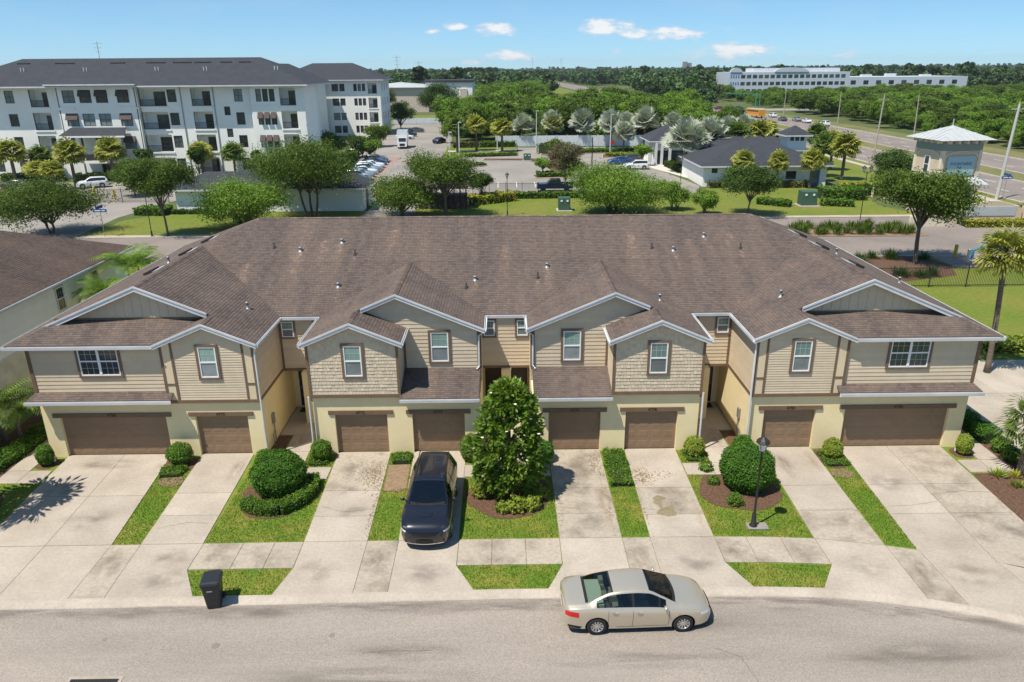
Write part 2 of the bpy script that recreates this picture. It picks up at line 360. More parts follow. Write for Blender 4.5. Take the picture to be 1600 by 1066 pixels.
# aprons from the walk line to the kerb, then the walk panels between them
S += [band(-24, -20.3, cb, wb), band(-20.3, -17.68, cb, wb, -20.3, -17.75), band(-17.68, -15.2, cb, wb, -17.75, -15.2), (band(-15.2, -13.95, cb, wb, -15.2, -14.1), 'concrete_stained'), band(-13.95, -10.9, cb, wb, -14.1, -11.68)]
S += [band(-8.2, -5.4, cb, wb, -7.85, -5.4), (band(-5.4, -4.2, cb, wb), 'concrete_stained'), band(-4.2, -1.2, cb, wb, -4.2, -1.88)]
S += [band(1.4, 4.42, cb, wb, 2.0, 4.42), (band(4.42, 5.5, cb, wb), 'concrete_stained'), band(5.5, 8.6, cb, wb, 5.5, 7.98)]
S += [band(11.0, 14.3, cb, wb, 11.8, 14.3), (band(14.3, 15.5, cb, wb, 14.3, 15.4), 'concrete_stained'), band(15.5, 18.4, cb, wb, 15.4, 17.9), band(18.4, 22.0, cb, wb, 17.9, 20.5, 6), band(22.0, 26, cb, wb, 20.5, 24, 6)]
S = [p if isinstance(p, tuple) else (p, 'concrete') for p in S]
for (a, c) in ((-28, -26), (-26, -24), (-11.68, -10.15), (-10.15, -8.95), (-8.95, -7.85), (-1.88, -.6), (-.6, .68), (.68, 2.0), (7.98, 9.2), (9.2, 10.5), (10.5, 11.8)):
    S.append((band(a, c, wf, wb), 'concrete_stained' if a > -12 else 'concrete'))
slabs('sidewalk', S)
Wk = [quad4(-22.75, -21.75, -1.32, -22.75, -21.75, 1.2), quad4(-22.75, -21.75, 1.2, -22.75, -21.75, 4), quad4(-22.75, -21.75, 4, -22.75, -21.75, 8), quad4(-22.75, -21.72, -2.42, -22.75, -21.72, -1.32), quad4(-21.72, -20.68, -2.42, -21.72, -20.72, -1.32),
      quad4(21.72, 22.7, -1.3, 21.72, 22.7, 1.2), quad4(21.72, 22.7, 1.2, 21.72, 22.7, 4), quad4(20.7, 21.7, -2.4, 20.7, 21.7, -1.3), quad4(21.7, 22.7, -2.4, 21.7, 22.7, -1.3)]
for s in (-1, 1):
    for q in (quad4(9.35, 10.6, -1.3, 9.4, 10.6, .2), quad4(9.4, 10.6, .2, 9.4, 10.6, 1.95), quad4(9.3, 10.55, -2.35, 9.3, 10.55, -1.3), quad4(8.02, 9.3, -2.35, 8.02, 9.3, -1.3), quad4(9.0, 11.3, 1.95, 9.0, 11.3, 3.7), quad4(9.0, 11.3, 3.7, 9.0, 11.3, 5.3),
              quad4(1.0, 1.95, -2.3, 1.0, 1.95, -1.25), quad4(.15, 1.0, -2.3, .15, 1.0, -1.25), quad4(.15, 1.2, -1.25, .15, 1.2, 1.2), quad4(.02, 1.2, 1.2, .02, 1.2, 5.2)):
        Wk.append([(s*x, y) for x, y in q])
slabs('front_walk', [(p, 'concrete') for p in Wk])
# broad concrete pad east of the building
P = []
for (x0, x1) in ((23.9, 27.2), (27.2, 30.6), (30.6, 36), (36, 44)):
    for (y0, y1) in ((-2.6, 1.4), (1.4, 6), (6, 10.9)):
        P.append(([(x0+(0 if x0 > 24 else (y0+2.6)*.02), y0), (x1, y0), (x1, y1), (x0+(0 if x0 > 24 else (y1+2.6)*.02), y1)], 'concrete'))
slabs('concrete_pad', P)
def blob(cx, cy, rx, ry, seed, n=36, amp=.06):
    r = random.Random(seed); ph = [r.uniform(0, 6.28) for _ in range(4)]
    return [(cx+rx*(1+amp*(math.sin(2*t+ph[0])+.7*math.sin(3*t+ph[1])+.5*math.sin(5*t+ph[2])+.35*math.sin(9*t+ph[3])))*math.cos(t), cy+ry*(1+amp*(math.sin(2*t+ph[0])+.7*math.sin(3*t+ph[1])+.5*math.sin(5*t+ph[2])))*math.sin(t)) for t in [2*math.pi*i/n for i in range(n)]]
MULCH = [blob(.1, -3.9, 1.72, 1.75, 1), blob(-9.75, -3.6, 1.62, 1.75, 2), blob(9.95, -3.6, 1.62, 1.75, 3), blob(-23.1, -5.2, 1.9, 2.6, 4), [(22.75, -2.5), (20.72, -2.5), (20.45, -4.5), (20.42, -6.6), (21.5, -8.8), (26, -9.5), (25.5, -3), (23.7, -2.7)], [(22.72, -2.5), (23.85, -2.5), (23.9, 9), (22.72, 9)],
         [(-24.6, -2.3), (-22.78, -2.3), (-22.78, 9), (-25.5, 9)], blob(-15.1, -.85, .75, .8, 7), blob(-21.3, -.7, .5, .5, 8), blob(21.3, -.65, .5, .5, 9), blob(15.0, -1.0, .75, .9, 10), [(-11.3, .05), (-10.7, .05), (-10.65, 1.9), (-11.3, 1.9)], [(11.3, .05), (10.7, .05), (10.65, 1.9), (11.3, 1.9)]]
MU = []
for p in MULCH: MU.append(p); sheet('mulch_bed', p, -.012, 'mulch')
sheet('dirt_patch', [(-5.42, -1.15), (-4.45, -1.1), (-4.38, -3.2), (-4.6, -3.45), (-5.36, -3.4)], -.014, 'dirt')
sheet('dirt_patch', blob(-14.9, -2.35, .55, .5, 12), -.014, 'dirt'); sheet('dirt_patch', blob(14.95, -2.35, .55, .4, 13), -.014, 'dirt')
# ---- grass blades on the near lawns
rng = np.random.default_rng(3)
LAWNS = [[(-15.83, -.2), (-14.47, -.2), (-14.15, -7.05), (-15.17, -7.05)], [(-11.62, -1.9), (-11.3, 0), (-8.1, -.1), (-7.9, -6.95), (-11.64, -7.02)], [(-5.45, -.1), (-4.45, -.1), (-4.27, -6.93), (-5.34, -6.93)], [(-1.84, -1.9), (1.92, -1.9), (1.95, -6.9), (-1.84, -6.9)],
         [(4.47, -.1), (5.52, -.1), (5.45, -6.9), (4.47, -6.9)], [(8.05, -.1), (11.3, 0), (11.8, -2), (11.74, -7.1), (8.03, -6.93)], [(14.49, -.2), (15.73, -.2), (15.34, -7.88), (14.36, -7.6)],
         [(-11.62, -8.75), (-7.88, -8.7), (-8.25, -10.05), (-10.84, -10.08)], [(-1.86, -8.64), (1.97, -8.64), (1.37, -9.92), (-1.17, -9.95)], [(8.0, -8.68), (11.78, -8.88), (10.97, -10.05), (8.64, -9.96)], [(-26, -2.5), (-20.78, -2.5), (-20.4, -7.0), (-26, -7.1)]]
DIRT = [[(-5.42, -1.15), (-4.45, -1.1), (-4.38, -3.2), (-5.36, -3.4)]]
WALKP = [p for p in Wk]
def rand_in(P, dens, excl=()):
    x0 = min(p[0] for p in P); x1 = max(p[0] for p in P); y0 = min(p[1] for p in P); y1 = max(p[1] for p in P)
    n = int((x1-x0)*(y1-y0)*dens); out = []
    for x, y in zip(rng.uniform(x0, x1, n), rng.uniform(y0, y1, n)):
        if inpoly(x, y, P) and not any(inpoly(x, y, q) for q in excl): out.append((x, y))
    return np.array(out).reshape(-1, 2)
def blades(name, P, dens, h=.07, w=.011, excl=()):
    cx_, cy_ = sum(q[0] for q in P)/len(P), sum(q[1] for q in P)/len(P); P = [(q[0]+(.035 if q[0] > cx_ else -.035), q[1]+(.04 if q[1] > cy_ else -.04)) for q in P]
    p = rand_in(P, dens, excl); n = len(p); C = np.zeros((n, 3)); C[:, :2] = p
    hh = h*rng.uniform(.5, 1.25, n); t = rng.uniform(0, 6.283, n); tilt = rng.uniform(0, .8, n); ph = rng.uniform(0, 6.283, n)
    V = np.stack([np.sin(tilt)*np.cos(ph), np.sin(tilt)*np.sin(ph), np.cos(tilt)], 1)*hh[:, None]/2
    U = np.stack([np.cos(t), np.sin(t), np.zeros(n)], 1)*(w*rng.uniform(.6, 1.3, n))[:, None]
    C = C+V; C[:, 2] -= .025
    return quads(name, C, U, V, rng.uniform(0, 1, n), 'blade')
for i, P in enumerate(LAWNS):
    me = blades('grass', P, 650 if i < 10 else 350, excl=[q for q in MU if abs(q[0][0]-P[0][0]) < 8]+DIRT+[q for q in WALKP if abs(q[0][0]-P[0][0]) < 6])
    tag(link('grass', me), ['mown grass strip between the two left driveways', 'lawn round the clipped ball shrub left of centre', 'narrow grass strip left of the black parked car', 'lawn round the magnolia in the middle', 'narrow grass strip right of the magnolia driveway', 'lawn round the ball shrub beside the lamp post', 'long grass strip between the two right driveways', 'kerbside grass verge behind the black bin', 'kerbside grass verge below the magnolia', 'kerbside grass verge right of the parked sedan', 'grass at the far left edge beside the driveway'][i], 'grass', kind='stuff')
# ================================================================ TOWNHOUSES
SLP = .42; ZE = 5.65
def plane(a, bb, c): return lambda x, y: a*x+bb*y+c
def roofmat(name, c1, c2, dark, amt):
    m = mat(name, c1, .95, c2, .55, stretch=(2.2, .28, .28), attr=0, lo=.32, hi=.68, bump=.25, bs=30, fine=.10, fs=18, spec=.15)
    n, l = m.node_tree.nodes, m.node_tree.links; b = n['Principled BSDF']; src = b.inputs['Base Color'].links[0].from_socket
    a = n.new('ShaderNodeAttribute'); a.attribute_name = 'v'
    cr = n.new('ShaderNodeValToRGB'); cr.color_ramp.interpolation = 'LINEAR'
    e = cr.color_ramp.elements; e[0].position = 0; e[0].color = (*dark, 1); e[1].position = 1; e[1].color = (1.75, 1.62, 1.5, 1)
    for p, c in ((.3, (.82, .80, .82)), (.5, (1, 1, 1)), (.68, (1.13, 1.06, 1.0)), (.85, (1.4, 1.28, 1.16))):
        q = e.new(p); q.color = (*c, 1)
    l.new(a.outputs['Fac'], cr.inputs[0])
    mx = n.new('ShaderNodeMix'); mx.data_type = 'RGBA'; mx.blend_type = 'MULTIPLY'; mx.inputs['Factor'].default_value = amt
    l.new(src, mx.inputs['A']); l.new(cr.outputs[0], mx.inputs['B']); l.new(mx.outputs['Result'], b.inputs['Base Color'])
roofmat('shingle', (.152, .120, .102), (.116, .093, .082), (.62, .60, .63), 1.0)
roofmat('shingle_nbr', (.13, .097, .08), (.10, .077, .065), (.6, .6, .62), 1.0)
def hsh(*k):
    h = 2166136261
    for q in k: h = ((h ^ (int(q)+7919)) * 16777619) & 0xffffffff; h ^= h >> 13
    return (h % 100003)/100003
def shingle_plane(mb, pid, pl, ddir, polys, course=.134, tab=.19, streaks=()):
    """tabs on an axis-aligned slope; ddir = downslope plan direction"""
    ax = 1 if abs(ddir[1]) > .5 else 0; sg = -(ddir[0]+ddir[1])         # upslope sign along axis ax
    for P in polys:
        if area2(P) < 0: P = P[::-1]
        vs = [sg*p[ax] for p in P]; us = [p[1-ax] for p in P]
        for r in range(math.floor(min(vs)/course)-1, math.ceil(max(vs)/course)+1):
            v0 = r*course; v1 = v0+course*1.0; off = (r*.137+hsh(pid, r)*.12) % tab
            rb = hsh(pid, r, 5)
            for k in range(math.floor((min(us)-off)/tab)-1, math.ceil((max(us)-off)/tab)+1):
                u0 = off+k*tab; u1 = u0+tab-.006
                q = [(u0, v0), (u1, v0), (u1, v1), (u0, v1)]
                pq = [((u, sg*v) if ax == 1 else (sg*v, u)) for u, v in q]
                ins = all(inconvex(p, P) for p in pq)
                if not ins:
                    if area2(pq) < 0: pq = pq[::-1]
                    pq = clip_poly(pq, P)
                    if len(pq) < 3 or abs(area2(pq)) < 1e-5: continue
                h = hsh(pid, r, k); at = .5+(h-.5)*.38+(rb-.5)*.10+.13*math.sin(u0*1.9+pid)*math.sin(u0*.83+2*pid)
                cx = sum(p[0] for p in pq)/len(pq); cy = sum(p[1] for p in pq)/len(pq)
                for (sx, sy, L, wd) in streaks:
                    t = ((sy-cy) if ax == 1 else abs(sx-cx))
                    w = abs((cx-sx) if ax == 1 else (cy-sy))
                    if 0 < t < L and w < wd*(1+t*.6): at += .42*(1-t/L)*(1-w/(wd*(1+t*.6)))
                at = min(1, max(0, at))
                def lift(p): return .006+.014*(1-(sg*p[ax]-v0)/(v1-v0))
                mb.poly([(p[0], p[1], pl(*p)+lift(p)) for p in pq], 0, at)
                if ins:
                    a, c = pq[0], pq[1]; mb.poly([(a[0], a[1], pl(*a)-.004), (c[0], c[1], pl(*c)-.004), (c[0], c[1], pl(*c)+lift(c)), (a[0], a[1], pl(*a)+lift(a))], 0, at*.8)
def inconvex(p, P):
    for i in range(len(P)):
        a = P[i]; b = P[(i+1) % len(P)]
        if (b[0]-a[0])*(p[1]-a[1])-(b[1]-a[1])*(p[0]-a[0]) < -1e-9: return False
    return True
def deck(mb, pl, polys, t=.10):
    for P in polys: mb.prism([(x, y, pl(x, y)) for x, y in (P if area2(P) > 0 else P[::-1])], (0, 0, -t))
TH = thing('townhouse_row', 'two-storey tan townhouse row with brown hipped shingle roof and eight garage doors', 'house', (0, 0, 0))
PIPES = [(-12.67, 8.92, 0), (-11.17, 8.64, 1), (-9.02, 9.34, 1), (-8.14, 8.27, 0), (-8.61, 5.74, 1), (-1.56, 6.16, 1), (-2.01, 5.53, 0), (2.23, 7.13, 1), (1.7, 6.25, 0), (8.03, 8.58, 0), (9.19, 8.4, 1), (11.12, 9.59, 1), (12.88, 8.5, 0)]
STR = [(x, y, 2.6 if k else 2.0, .22 if k else .15) for x, y, k in PIPES] + [(-13.8, 7.6, 4, .25), (-10, 9.5, 3.5, .3), (10.2, 9.4, 4.5, .3), (7.0, 9.8, 3, .25), (-6.2, 10.5, 3, .3), (12.6, 9.9, 3, .3), (0, 9, 2.5, .2)]
sh = MB(); dk = MB()
M = plane(0, SLP, ZE-SLP*3.6)
Mp = [[(-15.205, 7.655), (15.205, 7.655), (16.7, 9.15), (14.2, 11.65), (-14.2, 11.65), (-16.7, 9.15)], [(-1.03, 3.6), (1.03, 3.6), (5.085, 7.655), (-5.085, 7.655)], [(9.14, 3.6), (11.15, 3.6), (15.205, 7.655), (5.085, 7.655)], [(-11.15, 3.6), (-9.14, 3.6), (-5.085, 7.655), (-15.205, 7.655)]]
shingle_plane(sh, 1, M, (0, -1), Mp, streaks=STR); deck(dk, M, Mp)
Rp = plane(0, -SLP, ZE+SLP*19.7); Rpoly = [[(-22.25, 19.7), (22.25, 19.7), (14.2, 11.65), (-14.2, 11.65)]]
shingle_plane(sh, 2, Rp, (0, 1), Rpoly, course=.268, tab=.62); deck(dk, Rp, Rpoly)
def mir(polys, s): return [[(s*x, y) for x, y in p] for p in polys]
EBR = []
for s in (-1, 1):
    pid = 10 if s < 0 else 30
    defs = [(plane(-SLP*s, 0, ZE+SLP*22.25), (s, 0), [[(16.7, 1), (22.25, 1), (22.25, 9.15), (16.7, 9.15)], [(16.7, 9.15), (22.25, 9.15), (22.25, 19.7), (14.2, 11.65)], [(20.95, 1), (22.25, -.3), (22.25, 1)]]),
            (plane(SLP*s, 0, ZE-SLP*11.15), (-s, 0), [[(13.405, 1), (16.7, 1), (16.7, 9.15), (13.405, 5.855)], [(11.15, -.3), (13.405, -.3), (13.405, 5.855), (11.15, 3.6)]]),
            (plane(-SLP*s, 0, ZE+SLP*15.66), (s, 0), [[(13.405, -.3), (15.66, -.3), (14.01, 1.35), (13.405, 1.35)]]),
            (plane(0, SLP, ZE+SLP*.3), (0, -1), [[(22.25, -.3), (20.6, 1.35), (14.01, 1.35), (15.66, -.3)]]),
            (plane(-SLP*s, 0, ZE+SLP*9.14), (s, 0), [[(5.085, 1.45), (6.915, 1.45), (6.915, 5.825), (5.085, 7.655)], [(6.915, -.35), (9.14, -.35), (9.14, 3.6), (6.915, 5.825)]]),
            (plane(SLP*s, 0, ZE-SLP*1.03), (-s, 0), [[(5.085, 1.45), (5.085, 7.655), (1.03, 3.6), (1.03, 1.45)]]),
            (plane(SLP*s, 0, ZE-SLP*4.69), (-s, 0), [[(6.915, -.35), (6.915, 1.8), (4.69, 1.8), (4.69, -.35)]])]
    for i, (pl, dd, P) in enumerate(defs):
        P = mir(P, s); shingle_plane(sh, pid+i, pl, dd, P); deck(dk, pl, P)
    pp = plane(0, .31, 2.95+.31*.4); P = mir([[(1.25, -.4), (4.86, -.4), (4.86, 1.75), (1.25, 1.75)]], s)
    shingle_plane(sh, pid+11, pp, (0, -1), P); deck(dk, pp, P, .06)
    pe = plane(0, .5, 3.06+.25); P = mir([[(15.2, -.5), (21.75, -.5), (21.5, 0), (15.2, 0)]], s)
    shingle_plane(sh, pid+12, pe, (0, -1), P); deck(dk, pe, P, .05)
roof = dk.build('roof', 'roof_deck', TH); tag(sh.build('shingles', 'shingle', roof, attr=True), kind='stuff')
# ridge and hip caps
cp = MB()
def caps(a, c):
    a = Vector(a); c = Vector(c); L = (c-a).length; d = (c-a)/L; n = int(L/.2); side = Vector((-d.y, d.x, 0)).normalized()
    for k in range(n):
        p = a+d*(k*.2); q = a+d*(k*.2+.215); h = .5+(hsh(k, L*100)-.5)*.6; up0 = Vector((0, 0, .035)); up1 = Vector((0, 0, .02)); dn = Vector((0, 0, -.05))
        for sg in (-1, 1): cp.poly([p+up0, q+up1, q+side*sg*.13+up1+dn, p+side*sg*.13+up0+dn], 0, h+.12)
zr = lambda d: ZE+SLP*d
caps((-14.2, 11.65, zr(8.05)), (14.2, 11.65, zr(8.05)))
for s in (-1, 1):
    caps((s*16.7, 9.15, zr(5.55)), (s*14.2, 11.65, zr(8.05))); caps((s*16.7, 1.0, zr(5.55)), (s*16.7, 9.15, zr(5.55))); caps((s*22.25, 19.7, ZE), (s*14.2, 11.65, zr(8.05)))
    caps((s*22.25, -.3, ZE), (s*20.95, 1.0, zr(1.3))); caps((s*13.405, -.3, zr(2.255)), (s*13.405, 1.0, zr(2.255)))
    caps((s*5.085, 1.45, zr(4.055)), (s*5.085, 7.655, zr(4.055))); caps((s*6.915, -.35, zr(2.225)), (s*6.915, 1.5, zr(2.225)))
tag(cp.build('ridge_caps', 'shingle', roof, attr=True), kind='stuff')
# vents
for (x, y, k) in PIPES:
    z = M(x, y); b = MB()
    if k: b.lathe([(.15, -.05), (.12, .02), (.075, .04), (.075, .16), (.105, .165), (.105, .21), (.04, .235), (0, .235)], (x, y, z), 10)
    else: b.lathe([(.12, -.02), (.06, .06), (.045, .07), (.045, .30), (0, .30)], (x, y, z), 8)
    b.build('vent_pipe', 'galv' if k else 'vent_dark', roof, smooth=True)
for (x, y, z) in ((13.34, 3.12, 6.57), (-12.49, 3.18, 6.21), (7.57, 3.51, 6.31), (18.1, 8.25, 7.39), (-17.76, 7.16, 7.54), (20.79, 6.37, 6.26)):
    b = MB(); b.lathe([(.14, -.04), (.08, .05), (.06, .06), (.06, .28), (.09, .29), (.09, .33), (0, .36)], (x, y, z), 8); b.build('vent_pipe', 'galv', roof, smooth=True)
for s in (-1, 1):
    for (x, y) in ((17.44, 11.8), (17.55, 8.95), (17.92, 5.5)):
        if y > 11: x = 17.4
        b = MB(); z = ZE+SLP*(22.25-x); n = Vector((s*SLP, 0, 1)).normalized(); d = Vector((s, 0, -SLP)).normalized(); c = Vector((s*x, y, z))
        q = [c+d*a+Vector((0, w, 0)) for a, w in ((-.25, -.42), (.25, -.42), (.25, .42), (-.25, .42))]
        b.prism([p+n*.03 for p in q], n*.11, 0); b.poly([c+d*.256+Vector((0, w, 0))+n*h for w, h in ((-.38, .04), (.38, .04), (.38, .12), (-.38, .12))], 1)
        q = [c+d*a+Vector((0, w, 0))+n*.028 for a, w in ((-.66, -.5), (-.27, -.5), (-.27, .5), (-.66, .5))]; b.prism(q, n*.02, 2)
        b.build('ridge_vent', ['vent_dark', 'vent_dark', 'flash'], roof)
# ---- eaves and rakes
def gutter(a, c, out):
    a = Vector(a); c = Vector(c); o = Vector(out); b = MB()
    pr = [(0.01, -.17), (.01, -.02), (.035, -.02), (.035, -.12), (.11, -.12), (.12, -.015), (.135, -.015), (.125, -.145), (.10, -.17)]
    b.prism([a+o*q+Vector((0, 0, h)) for q, h in pr], c-a); return b.build('gutter', 'white_trim', TH)
def rake(pts, y, h=.22):
    b = MB()
    for (a, c) in zip(pts, pts[1:]):
        A, Cc = Vector((a[0], y, a[1])), Vector((c[0], y, c[1]))
        b.prism([A+Vector((0, -.035, .025)), Cc+Vector((0, -.035, .025)), Cc+Vector((0, -.035, .025-h)), A+Vector((0, -.035, .025-h))], (0, .034, 0))
        b.prism([A+Vector((0, -.065, .035)), Cc+Vector((0, -.065, .035)), Cc+Vector((0, -.065, -.05)), A+Vector((0, -.065, -.05))], (0, .028, 0))
    return b.build('fascia', 'white_trim', TH)
gutter((-1.03, 3.6, ZE), (1.03, 3.6, ZE), (0, -1, 0))
for s in (-1, 1):
    gutter((s*9.14, 3.6, ZE), (s*11.15, 3.6, ZE), (0, -1, 0)); gutter((s*11.15, -.3, ZE), (s*11.15, 3.5, ZE), (-s, 0, 0)); gutter((s*9.14, -.35, ZE), (s*9.14, 3.5, ZE), (s, 0, 0))
    gutter((s*1.03, 1.45, ZE), (s*1.03, 3.5, ZE), (-s, 0, 0)); gutter((s*4.69, -.35, ZE), (s*4.69, 1.75, ZE), (-s, 0, 0)); gutter((s*22.25, -.3, ZE), (s*22.25, 19.7, ZE), (s, 0, 0)); gutter((s*15.72, -.3, ZE), (s*22.3, -.3, ZE), (0, -1, 0))
    gutter((s*1.22, -.4, 2.95), (s*4.86, -.4, 2.95), (0, -1, 0)); gutter((s*15.2, -.5, 3.06), (s*21.78, -.5, 3.06), (0, -1, 0))
    rake([(s*11.1, ZE-.02), (s*13.405, zr(2.255)), (s*15.72, ZE-.03)], -.3); rake([(s*13.6, zr(2.45)), (s*16.7, zr(5.55)), (s*21.15, zr(1.1))], 1.0, .25)
    rake([(s*9.2, ZE-.03), (s*6.915, zr(2.225)), (s*4.62, ZE-.03)], -.35); rake([(s*6.7, zr(2.44)), (s*5.085, zr(4.055)), (s*.97, ZE-.03)], 1.45)
# ---- walls
def pfront(y): return lambda s: (lambda u, z, d: (s*u, y-d, z))
def pin(x): return lambda s: (lambda u, z, d: (s*(x-d), u, z))
def pout(x): return lambda s: (lambda u, z, d: (s*(x+d), u, z))
def pbox(mb, pl, u0, u1, z0, z1, d0, d1, mi=0):
    mb.prism([pl(u0, z0, d1), pl(u1, z0, d1), pl(u1, z1, d1), pl(u0, z1, d1)], Vector(pl(u0, z0, d0))-Vector(pl(u0, z0, d1)), mi)
def wall(pl, outline, m='siding', exp=.19, boards=True, name='wall', thick=.14):
    b = MB(); b.prism([pl(u, z, 0) for u, z in outline], Vector(pl(0, 0, -thick))-Vector(pl(0, 0, 0))); w = b.build(name, m, TH)
    if boards:
        z0 = min(p[1] for p in outline); z1 = max(p[1] for p in outline); P = outline if area2(outline) > 0 else outline[::-1]
        k = 0
        while z0+k*exp < z1-.01:
            za = z0+k*exp; zb = min(za+exp, z1); k += 1
            q = clip_poly(P, [(-100, za), (100, za), (100, zb), (-100, zb)])
            if len(q) < 3 or abs(area2(q)) < .003: continue
            bb = MB(); dd = lambda z: .024-.02*(z-za)/exp
            bb.poly([pl(u, z, dd(z)) for u, z in q])
            lo = [p for p in q if abs(p[1]-za) < 1e-6]
            if len(lo) >= 2:
                a, c = min(lo)[0], max(lo)[0]; bb.poly([pl(a, za, 0), pl(c, za, 0), pl(c, za, .024), pl(a, za, .024)])
            bb.build('siding_board', m, w)
    return w
def trim(pl, u0, u1, z0, z1, d=.045, m='trim_brown', name='trim_board', d0=-.01):
    b = MB(); pbox(b, pl, u0, u1, z0, z1, d0, d); return b.build(name, m, TH)
def window(pl, uc, zc, w, h, cas=.11, double=False, lowgrid=False, dark=False, parent=None, cm='trim_brown', fm='white_vinyl'):
    b = MB(); hw, hh = w/2, h/2
    for (a, c, e, g) in ((-hw, hw, hh-cas, hh), (-hw, hw, -hh, -hh+cas), (-hw, -hw+cas, -hh+cas, hh-cas), (hw-cas, hw, -hh+cas, hh-cas)): pbox(b, pl, uc+a, uc+c, zc+e, zc+g, 0, .075)
    win = b.build('window', cm, parent or TH)
    iw, ih = hw-cas, hh-cas; f = MB(); mu = MB(); fr = .055
    for (a, c, e, g) in ((-iw, iw, ih-fr, ih), (-iw, iw, -ih, -ih+fr), (-iw, -iw+fr, -ih+fr, ih-fr), (iw-fr, iw, -ih+fr, ih-fr), (-iw+fr, iw-fr, -.03, .03)): pbox(f, pl, uc+a, uc+c, zc+e, zc+g, .0, .062)
    bays = [(-iw+fr, iw-fr)]
    if double: pbox(f, pl, uc-.055, uc+.055, zc-ih+fr, zc+ih-fr, 0, .068); bays = [(-iw+fr, -.055), (.055, iw-fr)]
    for (a, c) in bays:
        for (e, g, on) in ((.03, ih-fr, True), (-ih+fr, -.03, lowgrid)):
            if not on: continue
            n = 3
            for k in range(1, n): x = a+(c-a)*k/n; pbox(mu, pl, uc+x-.007, uc+x+.007, zc+e, zc+g, .03, .042)
            zz = (e+g)/2; pbox(mu, pl, uc+a, uc+c, zc+zz-.007, zc+zz+.007, .03, .041)
    f.build('frame', fm, win); mu.build('muntins', 'muntin', win)
    for (a, c) in bays:
        for (e, g, mm) in ((.03, ih-fr, 'pane_dark' if dark else 'pane_upper'), (-ih+fr, -.03, 'pane_dark' if dark else 'pane_lower')):
            p = MB(); p.poly([pl(uc+a, zc+e, .034), pl(uc+c, zc+e, .034), pl(uc+c, zc+g, .034), pl(uc+a, zc+g, .034)]); p.build('pane', mm, win)
    return win
def stucco_wall(pl, u0, u1, z0, z1, openings=(), t=.2, name='wall'):
    b = MB(); us = sorted({u0, u1, *[o[0] for o in openings], *[o[1] for o in openings]}); zs = sorted({z0, z1, *[o[2] for o in openings], *[o[3] for o in openings]})
    for ua, ub in zip(us, us[1:]):
        run = None
        for za, zb in zip(zs, zs[1:]):
            hole = any(o[0] <= ua+1e-6 and o[1] >= ub-1e-6 and o[2] <= za+1e-6 and o[3] >= zb-1e-6 for o in openings)
            if hole:
                if run: pbox(b, pl, ua, ub, run[0], run[1], -t, 0); run = None
            else: run = (run[0], zb) if run else (za, zb)
        if run: pbox(b, pl, ua, ub, run[0], run[1], -t, 0)
    return b.build(name, 'stucco', TH)
def garage(pl, uc, w, h, num):
    u0, u1 = uc-w/2, uc+w/2; b = MB(); pbox(b, pl, u0-.02, u1+.02, -.02, h+.03, -.24, -.20); g = b.build('garage_door', 'door_brown', TH)
    nc = 8 if w > 4 else 4; rows = 4; rh = h/rows
    for r in range(rows):
        p = MB(); pbox(p, pl, u0, u1, r*rh+.002, (r+1)*rh-.002, -.20, -.165)
        for k in range(nc):
            a = u0+(u1-u0)*(k+.12)/nc; c = u0+(u1-u0)*(k+.88)/nc; z0, z1 = r*rh+.09, (r+1)*rh-.09
            o = [pl(a, z0, -.165), pl(c, z0, -.165), pl(c, z1, -.165), pl(a, z1, -.165)]; i = [pl(a+.05, z0+.05, -.157), pl(c-.05, z0+.05, -.157), pl(c-.05, z1-.05, -.157), pl(a+.05, z1-.05, -.157)]
            for j in range(4): p.poly([o[j], o[(j+1) % 4], i[(j+1) % 4], i[j]])
            p.poly(i)
        p.build('panel', 'door_brown', g)
    hd = trim(pl, u0-.28, u1+.28, h-.03, h+.17, .06, name='door_header')
    c = Vector(pl(uc, h+.07, .066)); me = text_mesh(num, .21, 'digit'); o = link('house_number', me, TH); o.matrix_local = Matrix.Translation(c) @ Matrix.Rotation(rad(90), 4, 'X')
NUM = {(-1, 0): '4768', (-1, 1): '4770', (-1, 2): '4772', (-1, 3): '4774', (1, 3): '4776', (1, 2): '4778', (1, 1): '4780', (1, 0): '4782'}
DOORS = [(18.256, 4.9), (13.235, 2.42), (6.771, 2.43), (3.172, 2.43)]; DH = 2.06
